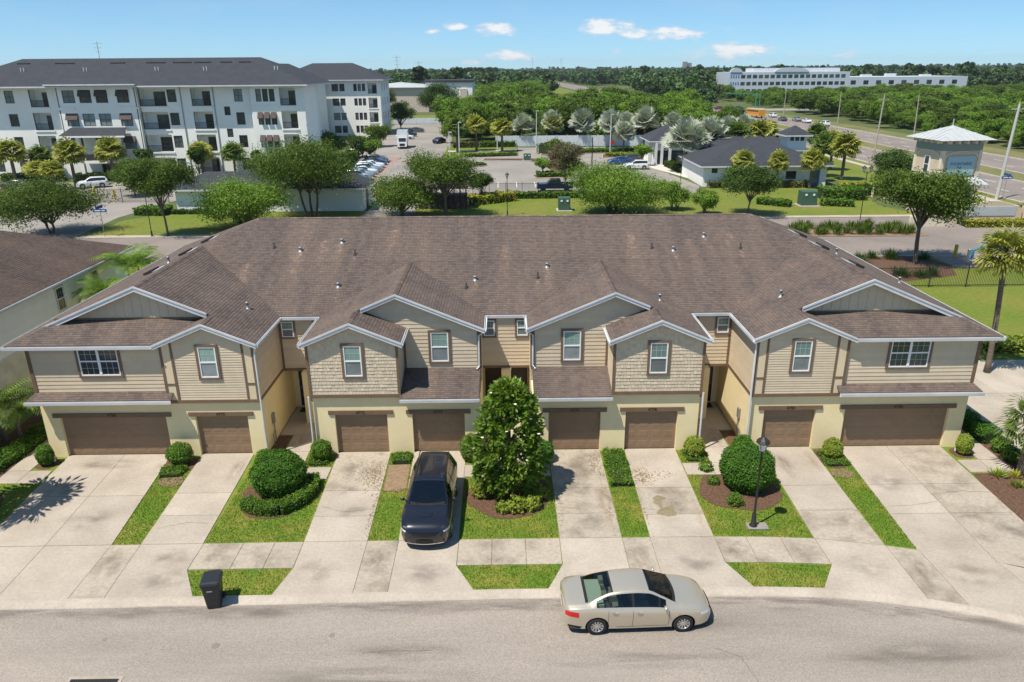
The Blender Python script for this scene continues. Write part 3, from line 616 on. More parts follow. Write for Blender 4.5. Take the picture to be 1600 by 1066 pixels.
for s in (-1, 1):
    F0 = pfront(0)(s)
    stucco_wall(F0, 11.35, 21.48, -.1, 3.12, [(DOORS[i][0]-DOORS[i][1]/2, DOORS[i][0]+DOORS[i][1]/2, -.1, DH) for i in (0, 1)], .28)
    stucco_wall(F0, 1.2, 8.95, -.1, 2.98, [(DOORS[i][0]-DOORS[i][1]/2, DOORS[i][0]+DOORS[i][1]/2, -.1, DH) for i in (2, 3)], .28)
    for i, (c, w) in enumerate(DOORS): garage(F0, c, w, DH, NUM[(s, i)])
    stucco_wall(pin(11.35)(s), .28, 5.3, -.1, 2.80); stucco_wall(pout(8.95)(s), .28, 5.3, -.1, 2.80); stucco_wall(pin(1.2)(s), .28, 5.3, -.1, 2.9); stucco_wall(pout(21.48)(s), .28, 19.4, -.1, 3.1)
    stucco_wall(pfront(5.3)(s), 8.95, 11.35, -.1, 2.8, [(10.12, 11.12, 0, 2.35)])
    b = MB(); b.box(s*9.84, s*10.27, 3.25, 3.68, 0, 2.8); b.build('porch_column', 'stucco', TH)
    # entry door with white frame
    pe = pfront(5.3)(s); b = MB(); pbox(b, pe, 10.18, 11.06, .03, 2.28, -.12, -.06); dr = b.build('entry_door', 'door_dark', TH)
    b = MB(); pbox(b, pe, 10.30, 10.94, .35, 2.12, -.06, -.052); b.build('pane', 'pane_dark', dr); b = MB(); b.tube([pe(10.98, 1.0, -.05), pe(10.98, 1.16, -.02), pe(10.98, 1.2, -.05)], .015, 6); b.build('handle', 'galv', dr)
    b = MB(); pbox(b, pe, 10.12, 10.18, 0, 2.35, -.12, .03); pbox(b, pe, 11.06, 11.12, 0, 2.35, -.12, .03); pbox(b, pe, 10.18, 11.06, 2.28, 2.35, -.12, .03); b.build('door_frame', 'white_vinyl', dr)
    b = MB(); b.box(s*8.9, s*11.4, 3.78, 5.5, 2.80, 2.86); b.build('porch_ceiling', 'white_trim', TH); b = MB(); b.box(s*0, s*1.25, 3.63, 5.5, 2.88, 2.94); b.build('porch_ceiling', 'white_trim', TH)
    # centre porch doors
    pe = pfront(5.2)(s); stucco_wall(pe, .02, 1.2, -.1, 2.88, [(.2, 1.12, 0, 2.3)]); b = MB(); pbox(b, pe, .2, 1.12, 0, 2.3, -.1, -.05); dr = b.build('entry_door', 'door_dark', TH)
    # siding
    o1 = wall(pfront(0)(s), [(15.45, 3.3), (21.49, 3.3), (21.49, 5.62), (15.45, 5.62)])
    wall(pfront(-.08)(s), [(11.35, 2.9), (15.45, 2.9), (15.45, 5.66), (13.405, 6.52), (11.35, 5.66)], exp=.122)
    wall(pin(11.36)(s), [(-.06, 2.86), (3.76, 2.86), (3.76, 5.6), (-.06, 5.6)]); wall(pfront(3.76)(s), [(8.97, 2.86), (11.36, 2.86), (11.36, 5.6), (8.97, 5.6)])
    wall(pfront(1.75)(s), [(1.2, 3.55), (6.95, 3.55), (6.95, 6.42), (5.085, 7.24), (1.2, 5.62)]); wall(pin(4.88)(s), [(-.06, 3.05), (1.74, 3.05), (1.74, 5.6), (-.06, 5.6)])
    wall(pout(8.96)(s), [(-.06, 2.86), (3.76, 2.86), (3.76, 5.6), (-.06, 5.6)]); wall(pin(1.2)(s), [(1.75, 2.94), (3.63, 2.94), (3.63, 5.6), (1.75, 5.6)]); wall(pout(21.49)(s), [(0, 3.1), (19.4, 3.1), (19.4, 5.6), (0, 5.6)], boards=False)
    # board and batten gable
    g = wall(pfront(1.35)(s), [(13.7, 6.3), (20.75, 6.2), (20.75, 6.24), (16.7, 7.9), (13.7, 6.66)], 'board_batten', boards=False, name='gable_wall')
    for k in range(17):
        u = 13.9+k*.4; zt = ZE+SLP*min(22.25-u, u-11.15)-.08
        if zt < 6.42: continue
        b = MB(); pbox(b, pfront(1.35)(s), u-.022, u+.022, 6.32, zt, 0, .022); b.build('batten', 'board_batten', g)
    trim(pfront(1.35)(s), 13.8, 20.75, 6.31, 6.42, .03)
    # shake front of the projecting box
    P = [(4.88, 3.1), (8.97, 3.1), (8.97, 5.64), (6.915, 6.5), (4.88, 5.64)]; pl = pfront(-.1)(s)
    w = wall(pl, P, 'shake', boards=False); b = MB(); r = random.Random(8+s); k = 0
    while 3.1+k*.165 < 6.5:
        za, zb = 3.1+k*.165, min(3.1+(k+1)*.165, 6.5); u = 4.88-r.uniform(0, .15)
        while u < 8.97:
            ww = r.uniform(.11, .2); q = clip_poly([(u, za), (u+ww-.007, za), (u+ww-.007, zb), (u, zb)], P)
            if len(q) > 2:
                t = r.uniform(.018, .03); lo = sorted([p for p in q if abs(p[1]-za) < 1e-6]); at = r.random()
                b.poly([pl(a, z, t-(t-.005)*(z-za)/.165) for a, z in q], 0, at)
                if len(lo) > 1: b.poly([pl(lo[0][0], za, 0), pl(lo[-1][0], za, 0), pl(lo[-1][0], za, t), pl(lo[0][0], za, t)], 0, at)
            u += ww
        k += 1
    tag(b.build('shakes', 'shake', w, attr=True), kind='stuff')
    # brown trim
    F8 = pfront(-.08)(s); F1 = pfront(-.1)(s); Fr = pfront(3.76)(s)
    trim(F8, 11.28, 15.5, 2.74, 2.9, .06); trim(F1, 4.83, 9.02, 2.93, 3.1, .06); trim(F0, 15.52, 21.52, 3.2, 3.32, .035); trim(Fr, 9.02, 11.3, 2.72, 2.86, .05); trim(pin(11.36)(s), -.02, 3.7, 2.72, 2.86, .05); trim(pout(8.96)(s), -.02, 3.7, 2.72, 2.86, .05)
    trim(F0, 21.37, 21.53, 3.32, 5.6, .05); trim(F1, 4.84, 4.96, 3.1, 5.62, .045); trim(F1, 8.89, 9.01, 3.1, 5.62, .045); trim(pfront(1.75)(s), 1.16, 1.36, 3.6, 5.65, .04); trim(Fr, 11.2, 11.3, 2.86, 5.55, .04); trim(Fr, 9.02, 9.12, 2.86, 5.55, .04); trim(pfront(1.75)(s), 4.75, 4.85, 3.6, 5.55, .04)
    for (a, c) in ((11.32, 11.42), (11.76, 11.86), (14.94, 15.04), (15.40, 15.52)): trim(F8, a, c, 2.9, ZE+SLP*min(15.66-c, a-11.15)-.06, .05)
    for (a, c) in ((11.42, 11.76), (15.04, 15.40)): trim(F8, a, c, 2.9, 5.66, .032, 'siding_panel', 'infill_panel'); trim(F8, a, c, 3.62, 3.72, .05)
    # windows
    window(F0, 18.32, 4.82, 2.0, 1.62, double=True, lowgrid=True, dark=True); window(F8, 13.4, 4.74, 1.02, 1.7); window(F1, 6.9, 4.73, 1.02, 1.7); window(pfront(1.75)(s), 3.14, 4.68, 1.06, 1.7); window(Fr, 10.86, 4.95, .78, 1.0, .09); window(Fr, 9.35, 4.95, .5, 1.0, .09)
    window(pfront(3.63)(s), .82, 4.95, .72, 1.0, .09)
    # down pipes
    for path in ([(11.2, -.2, 5.5), (11.26, -.16, 5.2), (11.26, -.16, .25), (11.26, -.4, .08)], [(1.0, 1.42, 5.5), (1.28, 1.66, 5.25), (1.28, 1.66, 3.72), (1.4, 1.45, 3.62)], [(9.06, -.16, 3.0), (9.06, -.16, .3), (8.7, -.5, .08)], [(21.0, -.6, .09), (21.3, -.2, .12), (21.62, .3, .3), (21.62, .3, 5.4)]):
        b = MB(); b.tube([(s*x, y, z) for x, y, z in path], .045, 6); b.build('down_pipe', 'white_trim', TH)
    b = MB(); b.box(s*11.24, s*11.34, 1.2, 1.45, 1.0, 1.5); b.tube([(s*11.28, 1.32, 0), (s*11.28, 1.32, 1.0)], .03, 6); b.tube([(s*11.25, .9, 0), (s*11.25, .9, .6), (s*11.2, 1.05, .7)], .03, 6); b.build('utility_meter', 'galv', TH)
wall(pfront(3.63)(1), [(-1.2, 2.94), (1.2, 2.94), (1.2, 5.6), (-1.2, 5.6)]); trim(pfront(3.63)(1), -1.2, 1.2, 2.82, 2.94, .05)
b = MB(); b.box(-.24, .24, 3.3, 3.75, 0, 2.82); b.build('porch_column', 'stucco', TH)
b = MB(); b.box(-21.4, 21.4, 19.2, 19.4, -.1, 5.6); b.build('wall', 'siding', TH)
for s in (-1, 1):
    b = MB(); b.box(s*10.25, s*11.0, 4.55, 5.1, .004, .02); tag(b.build('doormat', 'rubber'), 'dark doormat before the recessed entry door on the %s' % ('left' if s < 0 else 'right'), 'doormat')
# ---- neighbouring house on the left
NB = thing('neighbour_house', 'pale grey-green house with brown shingle roof at the left edge', 'house', (-33, 8, 0))
mat('siding_green', (.90, .91, .85), .75, (.84, .85, .79), 1.2, orand=.03)
mat('siding_greendark', (.72, .73, .67), .85, (.55, .57, .52), 1.2)
pl = plane(-SLP, 0, 5.6-SLP*26.0) ; P = [[(-26, -14), (-26, 20), (-34, 12), (-34, -14)], [(-34, -14), (-34, 12), (-34, 12.01), (-34.01, -14)]]
b = MB(); deck(b, pl, P[:1]); pl2 = plane(0, -SLP, 5.6+SLP*20); deck(b, pl2, [[(-26, 20), (-42, 20), (-34, 12)]]); pl3 = plane(SLP, 0, 5.6+SLP*42); deck(b, pl3, [[(-34, -14), (-34, 12), (-42, 20), (-42, -14)]])
rf = b.build('roof', 'roof_deck', NB); b = MB(); shingle_plane(b, 77, pl, (1, 0), P[:1]); shingle_plane(b, 78, pl2, (0, 1), [[(-26, 20), (-42, 20), (-34, 12)]]); shingle_plane(b, 79, pl3, (-1, 0), [[(-34, -14), (-34, 12), (-42, 20), (-42, -14)]], .268, .62); tag(b.build('shingles', 'shingle_nbr', rf, attr=True), kind='stuff')
b = MB(); b.lathe([(.16, -.03), (.1, .06), (.085, .3), (.13, .32), (0, .42)], (-31, 9.5, pl(-31, 9.5)), 10); b.build('vent_pipe', 'galv', rf)
TH_, TH = TH, NB
gutter((-26, -14, 5.6), (-26, 20, 5.6), (1, 0, 0)); po = lambda u, z, d: (-26.4+d, u, z)
w = wall(po, [(-14, 2.95), (19.6, 2.95), (19.6, 5.52), (-14, 5.52)], 'siding_green', .19)
b = MB(); b.box(-41.6, -26.45, -13.9, 19.5, -.1, 2.9); b.build('wall', 'siding_greendark', NB); trim(po, -14, 19.6, 2.8, 2.95, .05, 'white_trim')
for yc, zc in ((11.2, 4.45), (15.2, 4.45), (3.4, 4.3)): window(po, yc, zc, .9, 1.5, .06, cm='white_trim', dark=True)
TH = TH_
# ================================================================ VEGETATION BUILDERS (local coordinates, base at the origin)
NR = np.random.default_rng(11)
def unit(v): return v/np.maximum(np.linalg.norm(v, axis=-1, keepdims=True), 1e-9)
def rdir(n): return unit(NR.normal(size=(n, 3)))
def leaves(name, C, size, A, m, asp=.5, outward=None, upb=.5):
    """rhombic leaves at C, loosely facing up / outward"""
    n = len(C); N = rdir(n)+np.array([0, 0, upb])
    if outward is not None: N = N+outward*.9
    N = unit(N); T = unit(np.cross(N, rdir(n))); B = np.cross(N, T); s = size*NR.uniform(.6, 1.3, n)
    return quads(name, C, T*s[:, None], B*(s*asp)[:, None], A, m)
def crown_pts(blobs, nclump, per, cr, shell=.45):
    w = np.array([(b[3]*b[4]*b[5])**.67 for b in blobs]); idx = NR.choice(len(blobs), nclump, p=w/w.sum()); B = np.array(blobs)[idx]
    d = rdir(nclump); r = NR.uniform(0, 1, nclump)**shell*1.0; c = B[:, :3]+d*r[:, None]*B[:, 3:6]
    a = .5+NR.normal(0, .22, nclump)
    C = np.repeat(c, per, 0)+NR.normal(0, 1, (nclump*per, 3))*np.array([cr, cr, cr*.6]); O = np.repeat(d, per, 0)
    return C, np.repeat(a, per)+NR.normal(0, .12, nclump*per), O
def rand_blobs(n, cx, cz, rx, rz, br, seed, flat=.75):
    r = random.Random(seed); out = []
    for k in range(n):
        t = 2*math.pi*(k+r.uniform(-.35, .35))/n*1.0; q = r.uniform(.45, .95) if k % 3 else r.uniform(0, .4); z = cz+r.uniform(-.6, .7)*rz; f = math.sqrt(max(.15, 1-((z-cz)/(rz*1.25))**2))
        b = br*r.uniform(.75, 1.2); out.append((cx+math.cos(t)*rx*q*f, math.sin(t)*rx*q*f, z, b, b, b*flat))
    return out
def tree(name, label, cat, H, Wd, seed, leaf='leaf_oak', trunk_h=.3, tr=.16, nclump=420, per=14, ls=.16, nb=11, br=None, group=None, stems=1, cr=.34):
    """a broadleaf tree: trunk with limbs and a crown of leaf clumps"""
    global NR; NR = np.random.default_rng(seed); r = random.Random(seed)
    root = thing(name, label, cat, (0, 0, 0), group); ct = H*trunk_h; rz = (H-ct)/2*.82; cz = H-rz*1.12; br = br or Wd*.165
    bl = rand_blobs(nb, 0, cz, Wd/2*.86, rz*.8, br, seed)
    C, A, O = crown_pts(bl, nclump, per, cr*Wd/7)
    C[:, 2] = np.maximum(C[:, 2], ct*.75)
    link('crown', leaves('crown', C, ls, A, leaf, .55, O), root)
    b = MB()
    for k in range(stems):
        a0 = (r.uniform(-.5, .5)*(stems-1), r.uniform(-.3, .3)*(stems-1), 0) ; top = (a0[0]*1.5+r.uniform(-.2, .2), a0[1]+r.uniform(-.2, .2), ct*1.05)
        mid = ((a0[0]+top[0])/2+r.uniform(-.1, .1), (a0[1]+top[1])/2+r.uniform(-.1, .1), ct*.55); q = tr if stems == 1 else tr*.75
        b.tube([(a0[0]*.6, a0[1]*.6, -.25), (a0[0]*.7, a0[1]*.7, .15), mid, top], [q*1.5, q*1.1, q*.9, q*.72], 8)
        for j, g in enumerate(bl):
            if j % stems != k: continue
            t = Vector(top); e = Vector(g[:3]); m1 = t.lerp(e, .5)+Vector((r.uniform(-.3, .3), r.uniform(-.3, .3), .25)); s0 = t.lerp(Vector(mid), r.uniform(0, .5))
            b.tube([s0, m1, e], [q*.5, q*.3, q*.08], 5, cap=False)
    b.build('trunk', 'bark', root, smooth=True); return root
def fan_palm(name, label, H, Rr, seed, leaf='leaf_palm', nf=34, tr=.16, group=None, lean=(0, 0), droop=.55, seg=15, dead=True, width=.055, crown_el=(-45, 82)):
    """palm with fan fronds; H = top of crown, Rr = crown radius"""
    global NR; NR = np.random.default_rng(seed); r = random.Random(seed)
    root = thing(name, label, 'palm', (0, 0, 0), group); th = H-Rr*.95; Cs, Us, Vs, As = [], [], [], []; top = Vector((lean[0], lean[1], th)); st = MB()
    for k in range(nf):
        a = k*2.39996+r.uniform(-.3, .3); el = rad(crown_el[1]-(crown_el[1]-crown_el[0])*((k+.5)/nf)**.85)+r.uniform(-.12, .12)
        d = Vector((math.cos(a)*math.cos(el), math.sin(a)*math.cos(el), math.sin(el))); pl_ = Rr*r.uniform(.42, .58); fl = Rr*r.uniform(.5, .68)
        c = top+d*pl_+Vector((0, 0, -.08*Rr)); st.tube([top, top+d*pl_*.5+Vector((0, 0, .04*Rr)), c], [.022, .018, .012], 4, cap=False)
        sd = d.cross(Vector((0, 0, 1))).normalized() if abs(d.z) < .98 else Vector((1, 0, 0)); at = r.random()
        up = sd.cross(d); ra_ = r.uniform(-1.0, 1.0); sd, up = sd*math.cos(ra_)+up*math.sin(ra_), up*math.cos(ra_)-sd*math.sin(ra_)
        for j in range(seg):
            t = rad(-118+236*j/(seg-1)); v = (d*math.cos(t)+sd*math.sin(t)); L = fl*(1-.22*abs(math.sin(t)))*r.uniform(.88, 1.06)
            v1 = (v+Vector((0, 0, -droop*.25))+up*.12).normalized(); v2 = (v+Vector((0, 0, -droop*1.35))).normalized(); n1 = up.cross(v).normalized() if up.cross(v).length > .1 else sd
            for (s0, s1, vv, org) in ((0, .58, v1, c), (.5, 1.0, v2, c+v1*L*.5)):
                ln = L*.56; cc = org+vv*ln*.5; Cs.append(cc); Us.append(vv*ln*.5); Vs.append(n1*width*Rr*(1.0 if s0 == 0 else .8)); As.append(at*.7+.15+r.uniform(-.12, .12)-(0 if k < nf*.75 else .05))
    link('crown', quads('crown', np.array(Cs), np.array(Us), np.array(Vs), np.array(As), leaf), root); st.build('petioles', 'leaf_palmgreen', root)
    b = MB(); n = 9; pth = []; rs = []
    for i in range(n+1):
        q = i/n; pth.append((lean[0]*q**1.5, lean[1]*q**1.5, -.15+(th+.15)*q)); rs.append(tr*(1.35 if i == 0 else 1.0-.18*q+(.12 if i == n else 0)))
    b.tube(pth, rs, 9); b.build('trunk', 'bark_palm', root, smooth=True)
    if dead:
        C, U, V = [], [], []
        for k in range(26):
            a = r.uniform(0, 6.28); L = Rr*r.uniform(.4, .75); d = Vector((math.cos(a)*.35, math.sin(a)*.35, -1)).normalized(); C.append(top+Vector((math.cos(a)*.12, math.sin(a)*.12, -.05))+d*L*.5); U.append(d*L*.5); V.append(Vector((-math.sin(a), math.cos(a), 0))*.07*Rr)
        link('dead_fronds', quads('dead', np.array(C), np.array(U), np.array(V), NR.uniform(0, 1, 26), 'leaf_dead'), root)
    return root
def feather_palm(name, label, H, L, seed, nf=14, stems=((0, 0),), leaf='leaf_palmgreen', group=None, trh=None):
    global NR; NR = np.random.default_rng(seed); r = random.Random(seed); root = thing(name, label, 'palm', (0, 0, 0), group); C, U, V, A = [], [], [], []; b = MB()
    th = trh if trh is not None else H*.45
    for (sx, sy) in stems:
        top = Vector((sx*1.3, sy*1.3, th*r.uniform(.85, 1.1))); b.tube([(sx, sy, -.1), top*.6+Vector((sx*.2, sy*.2, 0)), top], [.1, .08, .07], 7)
        for k in range(nf):
            a = k*2.39996+r.uniform(-.3, .3); e0 = rad(r.uniform(35, 82)); p = top.copy(); ln = L*r.uniform(.75, 1.1); at = r.random()*.7+.15; n = 11; prev = p
            for i in range(n):
                e = e0-(i/n)**1.3*rad(105); d = Vector((math.cos(a)*math.cos(e), math.sin(a)*math.cos(e), math.sin(e))); q = p+d*ln/n; sd = Vector((-math.sin(a), math.cos(a), 0))
                C.append((p+q)/2); U.append((q-p)*.55); V.append(sd*.018); A.append(at)
                if i > 0:
                    for sg in (-1, 1):
                        for h in (.25, .75):
                            dd = (sd*sg*.85+d*.5+Vector((0, 0, -.35))).normalized(); l2 = L*.24*math.sin(math.pi*(i+.6)/(n+1)); o = p.lerp(q, h); C.append(o+dd*l2*.5); U.append(dd*l2*.5); V.append(d*.034); A.append(at+r.uniform(-.15, .15))
                p = q
    link('crown', quads('crown', np.array(C), np.array(U), np.array(V), np.array(A), leaf), root); b.build('trunk', 'bark_palm', root, smooth=True); return root
def ball_shrub(name, label, rx, ry, rz, seed, n, leaf='leaf_ball', ls=.05, z0=None, lumpy=.05, group=None, core=True, cat='shrub', flat=False):
    global NR; NR = np.random.default_rng(seed); root = thing(name, label, cat, (0, 0, 0), group); d = rdir(n); z0 = rz*.9 if z0 is None else z0
    ph = NR.uniform(0, 6.28, 6); l = 1+lumpy*(np.sin(3*d[:, 0]*3+ph[0])+np.sin(4*d[:, 1]*3+ph[1])+np.sin(3.5*d[:, 2]*3+ph[2]))+NR.normal(0, .018, n); l *= NR.uniform(.90, 1.015, n); l = np.where(NR.uniform(0, 1, n) > .985, l*NR.uniform(1.02, 1.09, n), l)
    if flat: e = .42; d = np.sign(d)*np.abs(d)**.55; d = d/np.maximum(1, np.abs(d).max(1, keepdims=True))
    C = d*l[:, None]*np.array([rx, ry, rz]); C[:, 2] += z0; k = C[:, 2] > .02; C, d2 = C[k], d[k]; cl = np.sin(C[:, 0]*5+ph[3])*np.sin(C[:, 1]*5+ph[4])*np.sin(C[:, 2]*5+ph[5])
    A = .5+.18*cl+NR.normal(0, .2, len(C)); link('foliage', leaves('foliage', C, ls, A, leaf, .55, unit(d2)*1.3, .3), root)
    b = MB()
    if core:
        pr = [(math.sin(math.pi*i/8)*.86, -math.cos(math.pi*i/8)*.86) for i in range(9)]; b.lathe([(max(.001, q), h*rz+z0) for q, h in [(q*1.0, h) for q, h in pr]], (0, 0, 0), 14)
        b.v = [(x*rx, y*ry, max(z, .01)) for x, y, z in b.v]; b.build('branches', 'twig_core', root)
    return root
def hedge(name, label, pts, wd, h, seed, dens=900, leaf='leaf_hedge', ls=.045, group=None, cat='hedge', base=0.0):
    """clipped hedge along a path (world coordinates)"""
    global NR; NR = np.random.default_rng(seed); P = [Vector((*p, 0)) for p in pts]; root = thing(name, label, cat, (P[0].x, P[0].y, base), group); Cs = []; b = MB()
    for a, c in zip(P, P[1:]):
        d = c-a; L = d.length; d = d/L; sd = Vector((-d.y, d.x, 0)); n = int(L*(2*h+wd)*dens); t = NR.uniform(-.02, 1.02, n)*L; q = NR.uniform(0, 2*h+wd, n)
        off = np.where(q < h, -wd/2, np.where(q < h+wd, q-h-wd/2, wd/2)); z = np.where(q < h, q, np.where(q < h+wd, h, 2*h+wd-q)); j = NR.normal(0, .03, (n, 3)); bul = 1+.08*np.sin(t*3+seed)+.06*np.sin(t*7)
        Cs.append(np.stack([a.x+d.x*t+sd.x*off*bul, a.y+d.y*t+sd.y*off*bul, base+z*bul], 1)+j)
        b.beam(a+Vector((0, 0, base+h*.44)), c+Vector((0, 0, base+h*.44)), wd*.86, h*.86)
    C = np.concatenate(Cs); A = .5+NR.normal(0, .22, len(C))
    o = link('foliage', leaves('foliage', C, ls, A, leaf, .55, None, .8), root); b.build('branches', 'twig_core', root); return root
def tufts(name, label, pts, h, seed, leaf='leaf_hedge', group=None, n=60, spread=.5, cat='plant', w=.012, base=0.0, brown=False):
    """separate grassy or leafy clumps, each its own thing, sharing one mesh"""
    global NR; NR = np.random.default_rng(seed); a = NR.uniform(0, 6.28, n); e = NR.uniform(.5, 1.5, n); L = h*NR.uniform(.7, 1.2, n); d = np.stack([np.cos(a)*np.cos(e), np.sin(a)*np.cos(e), np.sin(e)], 1); o = np.stack([np.cos(a), np.sin(a), a*0], 1)*(NR.uniform(0, .25, n)*spread)[:, None]
    s = np.stack([-np.sin(a), np.cos(a), a*0], 1)*w; me = quads(name, o+d*(L/2)[:, None], d*(L/2)[:, None], s, NR.uniform(0, 1, n), leaf); r = random.Random(seed); out = []
    for i, p in enumerate(pts):
        ob = link(name, me); ob.location = (p[0], p[1], base); ob.rotation_euler = (0, 0, r.uniform(0, 6.28)); q = r.uniform(.75, 1.2); ob.scale = (q, q, q*r.uniform(.85, 1.15)); tag(ob, label if isinstance(label, str) else label[i], cat, group); out.append(ob)
    return out
# ================================================================ VEHICLES  (x forward, y left, z up, wheels on z=0)
def paint(n, c, metal=.3, r=.32): return mat(n, c, r, metal=metal, coat=1.0, spec=.5)
paint('paint_champagne', (.60, .535, .42), .55, .26); paint('paint_black', (.012, .013, .020), .25, .22); paint('paint_white', (.72, .73, .74), 0, .3); paint('paint_silver', (.42, .43, .44), .6, .3); paint('paint_grey', (.10, .11, .12), .5, .3); paint('paint_blue', (.02, .09, .30), .4, .25); paint('paint_navy', (.015, .025, .07), .3, .25); paint('paint_paleblue', (.30, .38, .44), .4, .3); paint('paint_red', (.25, .02, .02), .3, .3); paint('paint_busyellow', (.72, .30, .015), 0, .4)
mat('auto_glass', (.018, .026, .027), .04, spec=.8); mat('auto_glass_green', (.17, .24, .19), .05, (.10, .16, .14), 1.2, spec=.8, lo=.3, hi=.7)
def clearglass(n, tint, k):
    m = mat(n, tint, .03); nt = m.node_tree; N, L = nt.nodes, nt.links; t = N.new('ShaderNodeBsdfTransparent'); t.inputs[0].default_value = (*tint, 1); g = N.new('ShaderNodeBsdfGlossy'); g.inputs['Roughness'].default_value = .02; f = N.new('ShaderNodeFresnel'); f.inputs[0].default_value = 1.5; ms = N.new('ShaderNodeMixShader'); mm = N.new('ShaderNodeMath'); mm.operation = 'ADD'; mm.inputs[1].default_value = k; L.new(f.outputs[0], mm.inputs[0]); L.new(mm.outputs[0], ms.inputs[0]); L.new(t.outputs[0], ms.inputs[1]); L.new(g.outputs[0], ms.inputs[2]); L.new(ms.outputs[0], N['Material Output'].inputs['Surface'])
clearglass('glass_tint', (.52, .62, .57), .03); clearglass('glass_privacy', (.10, .11, .115), .06); mat('seat_cloth', (.28, .24, .19), .9); mat('cabin_dark', (.05, .05, .052), .8); mat('shelf_cloth', (.55, .56, .48), .9)
mat('tail_red', (.55, .012, .012), .12, spec=.6); mat('lamp_clear', (.62, .64, .66), .1, spec=.8); mat('seam', (.05, .045, .04), .7); mat('plate', (.7, .7, .68), .5); mat('underbody', (.015, .015, .015), .9); mat('amber', (.6, .2, .02), .2)
def pchip(pts):
    X = [p[0] for p in pts]; Y = [p[1] for p in pts]; n = len(X); h = [X[i+1]-X[i] for i in range(n-1)]; dl = [(Y[i+1]-Y[i])/h[i] for i in range(n-1)]; m = [0]*n; m[0] = dl[0]; m[-1] = dl[-1]
    for i in range(1, n-1):
        if dl[i-1]*dl[i] > 0: w1 = 2*h[i]+h[i-1]; w2 = h[i]+2*h[i-1]; m[i] = (w1+w2)/(w1/dl[i-1]+w2/dl[i])
    def f(x):
        if x <= X[0]: return Y[0]
        if x >= X[-1]: return Y[-1]
        i = 0
        while x > X[i+1]: i += 1
        t = (x-X[i])/h[i]; return (2*t**3-3*t*t+1)*Y[i]+(t**3-2*t*t+t)*h[i]*m[i]+(-2*t**3+3*t*t)*Y[i+1]+(t**3-t*t)*h[i]*m[i+1]
    return f
SEDAN = dict(L=4.86, top=[(-2.43, .62), (-2.40, .88), (-2.33, 1.03), (-1.9, 1.095), (-1.68, 1.11), (-1.3, 1.265), (-.85, 1.405), (-.5, 1.455), (-.1, 1.47), (.3, 1.435), (.75, 1.25), (1.2, 1.05), (1.4, 1.005), (1.9, .915), (2.2, .82), (2.36, .70), (2.43, .52)],
    w=[(-2.43, .60), (-2.38, .74), (-2.2, .855), (-1.5, .915), (0, .925), (1.5, .92), (1.95, .875), (2.2, .78), (2.36, .62), (2.43, .46)], belt=[(-2.43, .58), (-2.38, .88), (-2.2, .985), (-1.65, 1.02), (-.8, .99), (0, .965), (1.2, .925), (1.9, .83), (2.25, .70), (2.43, .46)],
    wr=[(-2.43, .5), (-2.3, .66), (-1.7, .71), (-1.3, .65), (-.85, .585), (.3, .585), (.75, .66), (1.2, .745), (1.9, .735), (2.2, .63), (2.43, .36)], bot=[(-2.43, .44), (-2.25, .25), (-1.8, .2), (0, .18), (1.8, .18), (2.3, .22), (2.43, .34)], drop=[(-2.43, .06), (-1.7, .03), (-.5, .045), (.3, .045), (1.2, .03), (2.43, .06)],
    ax=(1.43, -1.36), rw=.33, ra=.385, ws=(.36, 1.18), rg=(-1.66, -.88), side=[(-1.38, -.98), (-.93, -.25), (-.17, .62), (.66, .85)], band=(.10, .90), doors=(-1.0, -.21, .95), tw=.22)
SUV = dict(L=5.1, top=[(-2.55, .75), (-2.52, 1.05), (-2.44, 1.3), (-2.2, 1.66), (-2.05, 1.73), (-1.4, 1.78), (-.6, 1.80), (0, 1.79), (.28, 1.755), (.7, 1.53), (1.18, 1.23), (1.32, 1.18), (1.9, 1.12), (2.2, 1.04), (2.38, .93), (2.5, .76), (2.55, .56)],
    w=[(-2.55, .66), (-2.48, .80), (-2.2, .92), (-1.5, .97), (0, .965), (1.5, .97), (2.05, .935), (2.3, .85), (2.46, .70), (2.55, .50)], belt=[(-2.55, .7), (-2.48, 1.0), (-2.2, 1.15), (-1.5, 1.16), (0, 1.11), (1.2, 1.09), (1.9, 1.06), (2.3, .97), (2.5, .82), (2.55, .58)],
    wr=[(-2.55, .5), (-2.4, .60), (-2.05, .585), (-1.4, .63), (.28, .65), (.7, .70), (1.18, .79), (1.9, .78), (2.2, .70), (2.42, .56), (2.55, .38)], bot=[(-2.55, .45), (-2.3, .3), (-1.6, .26), (0, .25), (1.8, .25), (2.4, .26), (2.55, .34)], drop=[(-2.55, .06), (-2, .045), (.28, .05), (1.2, .03), (2.55, .05)],
    ax=(1.56, -1.48), rw=.38, ra=.435, ws=(.32, 1.2), rg=(-2.44, -2.12), side=[(-2.12, -1.35), (-1.28, -.45), (-.37, .55), (.6, .85)], band=(.08, .88), doors=(-1.3, -.41, 1.0), tw=.26)
def stretched(sp, kx, kz):
    q = {}
    for k, v in sp.items():
        if k in ('top', 'belt', 'bot', 'drop'): q[k] = [(a*kx, c*kz) for a, c in v]
        elif k in ('w', 'wr'): q[k] = [(a*kx, c) for a, c in v]
        elif k in ('ax', 'ws', 'rg', 'doors'): q[k] = tuple(a*kx for a in v)
        elif k == 'side': q[k] = [(a*kx, c*kx) for a, c in v]
        elif k == 'L': q[k] = v*kx
        else: q[k] = v
    return q
HATCH = stretched(SUV, .9, .93)
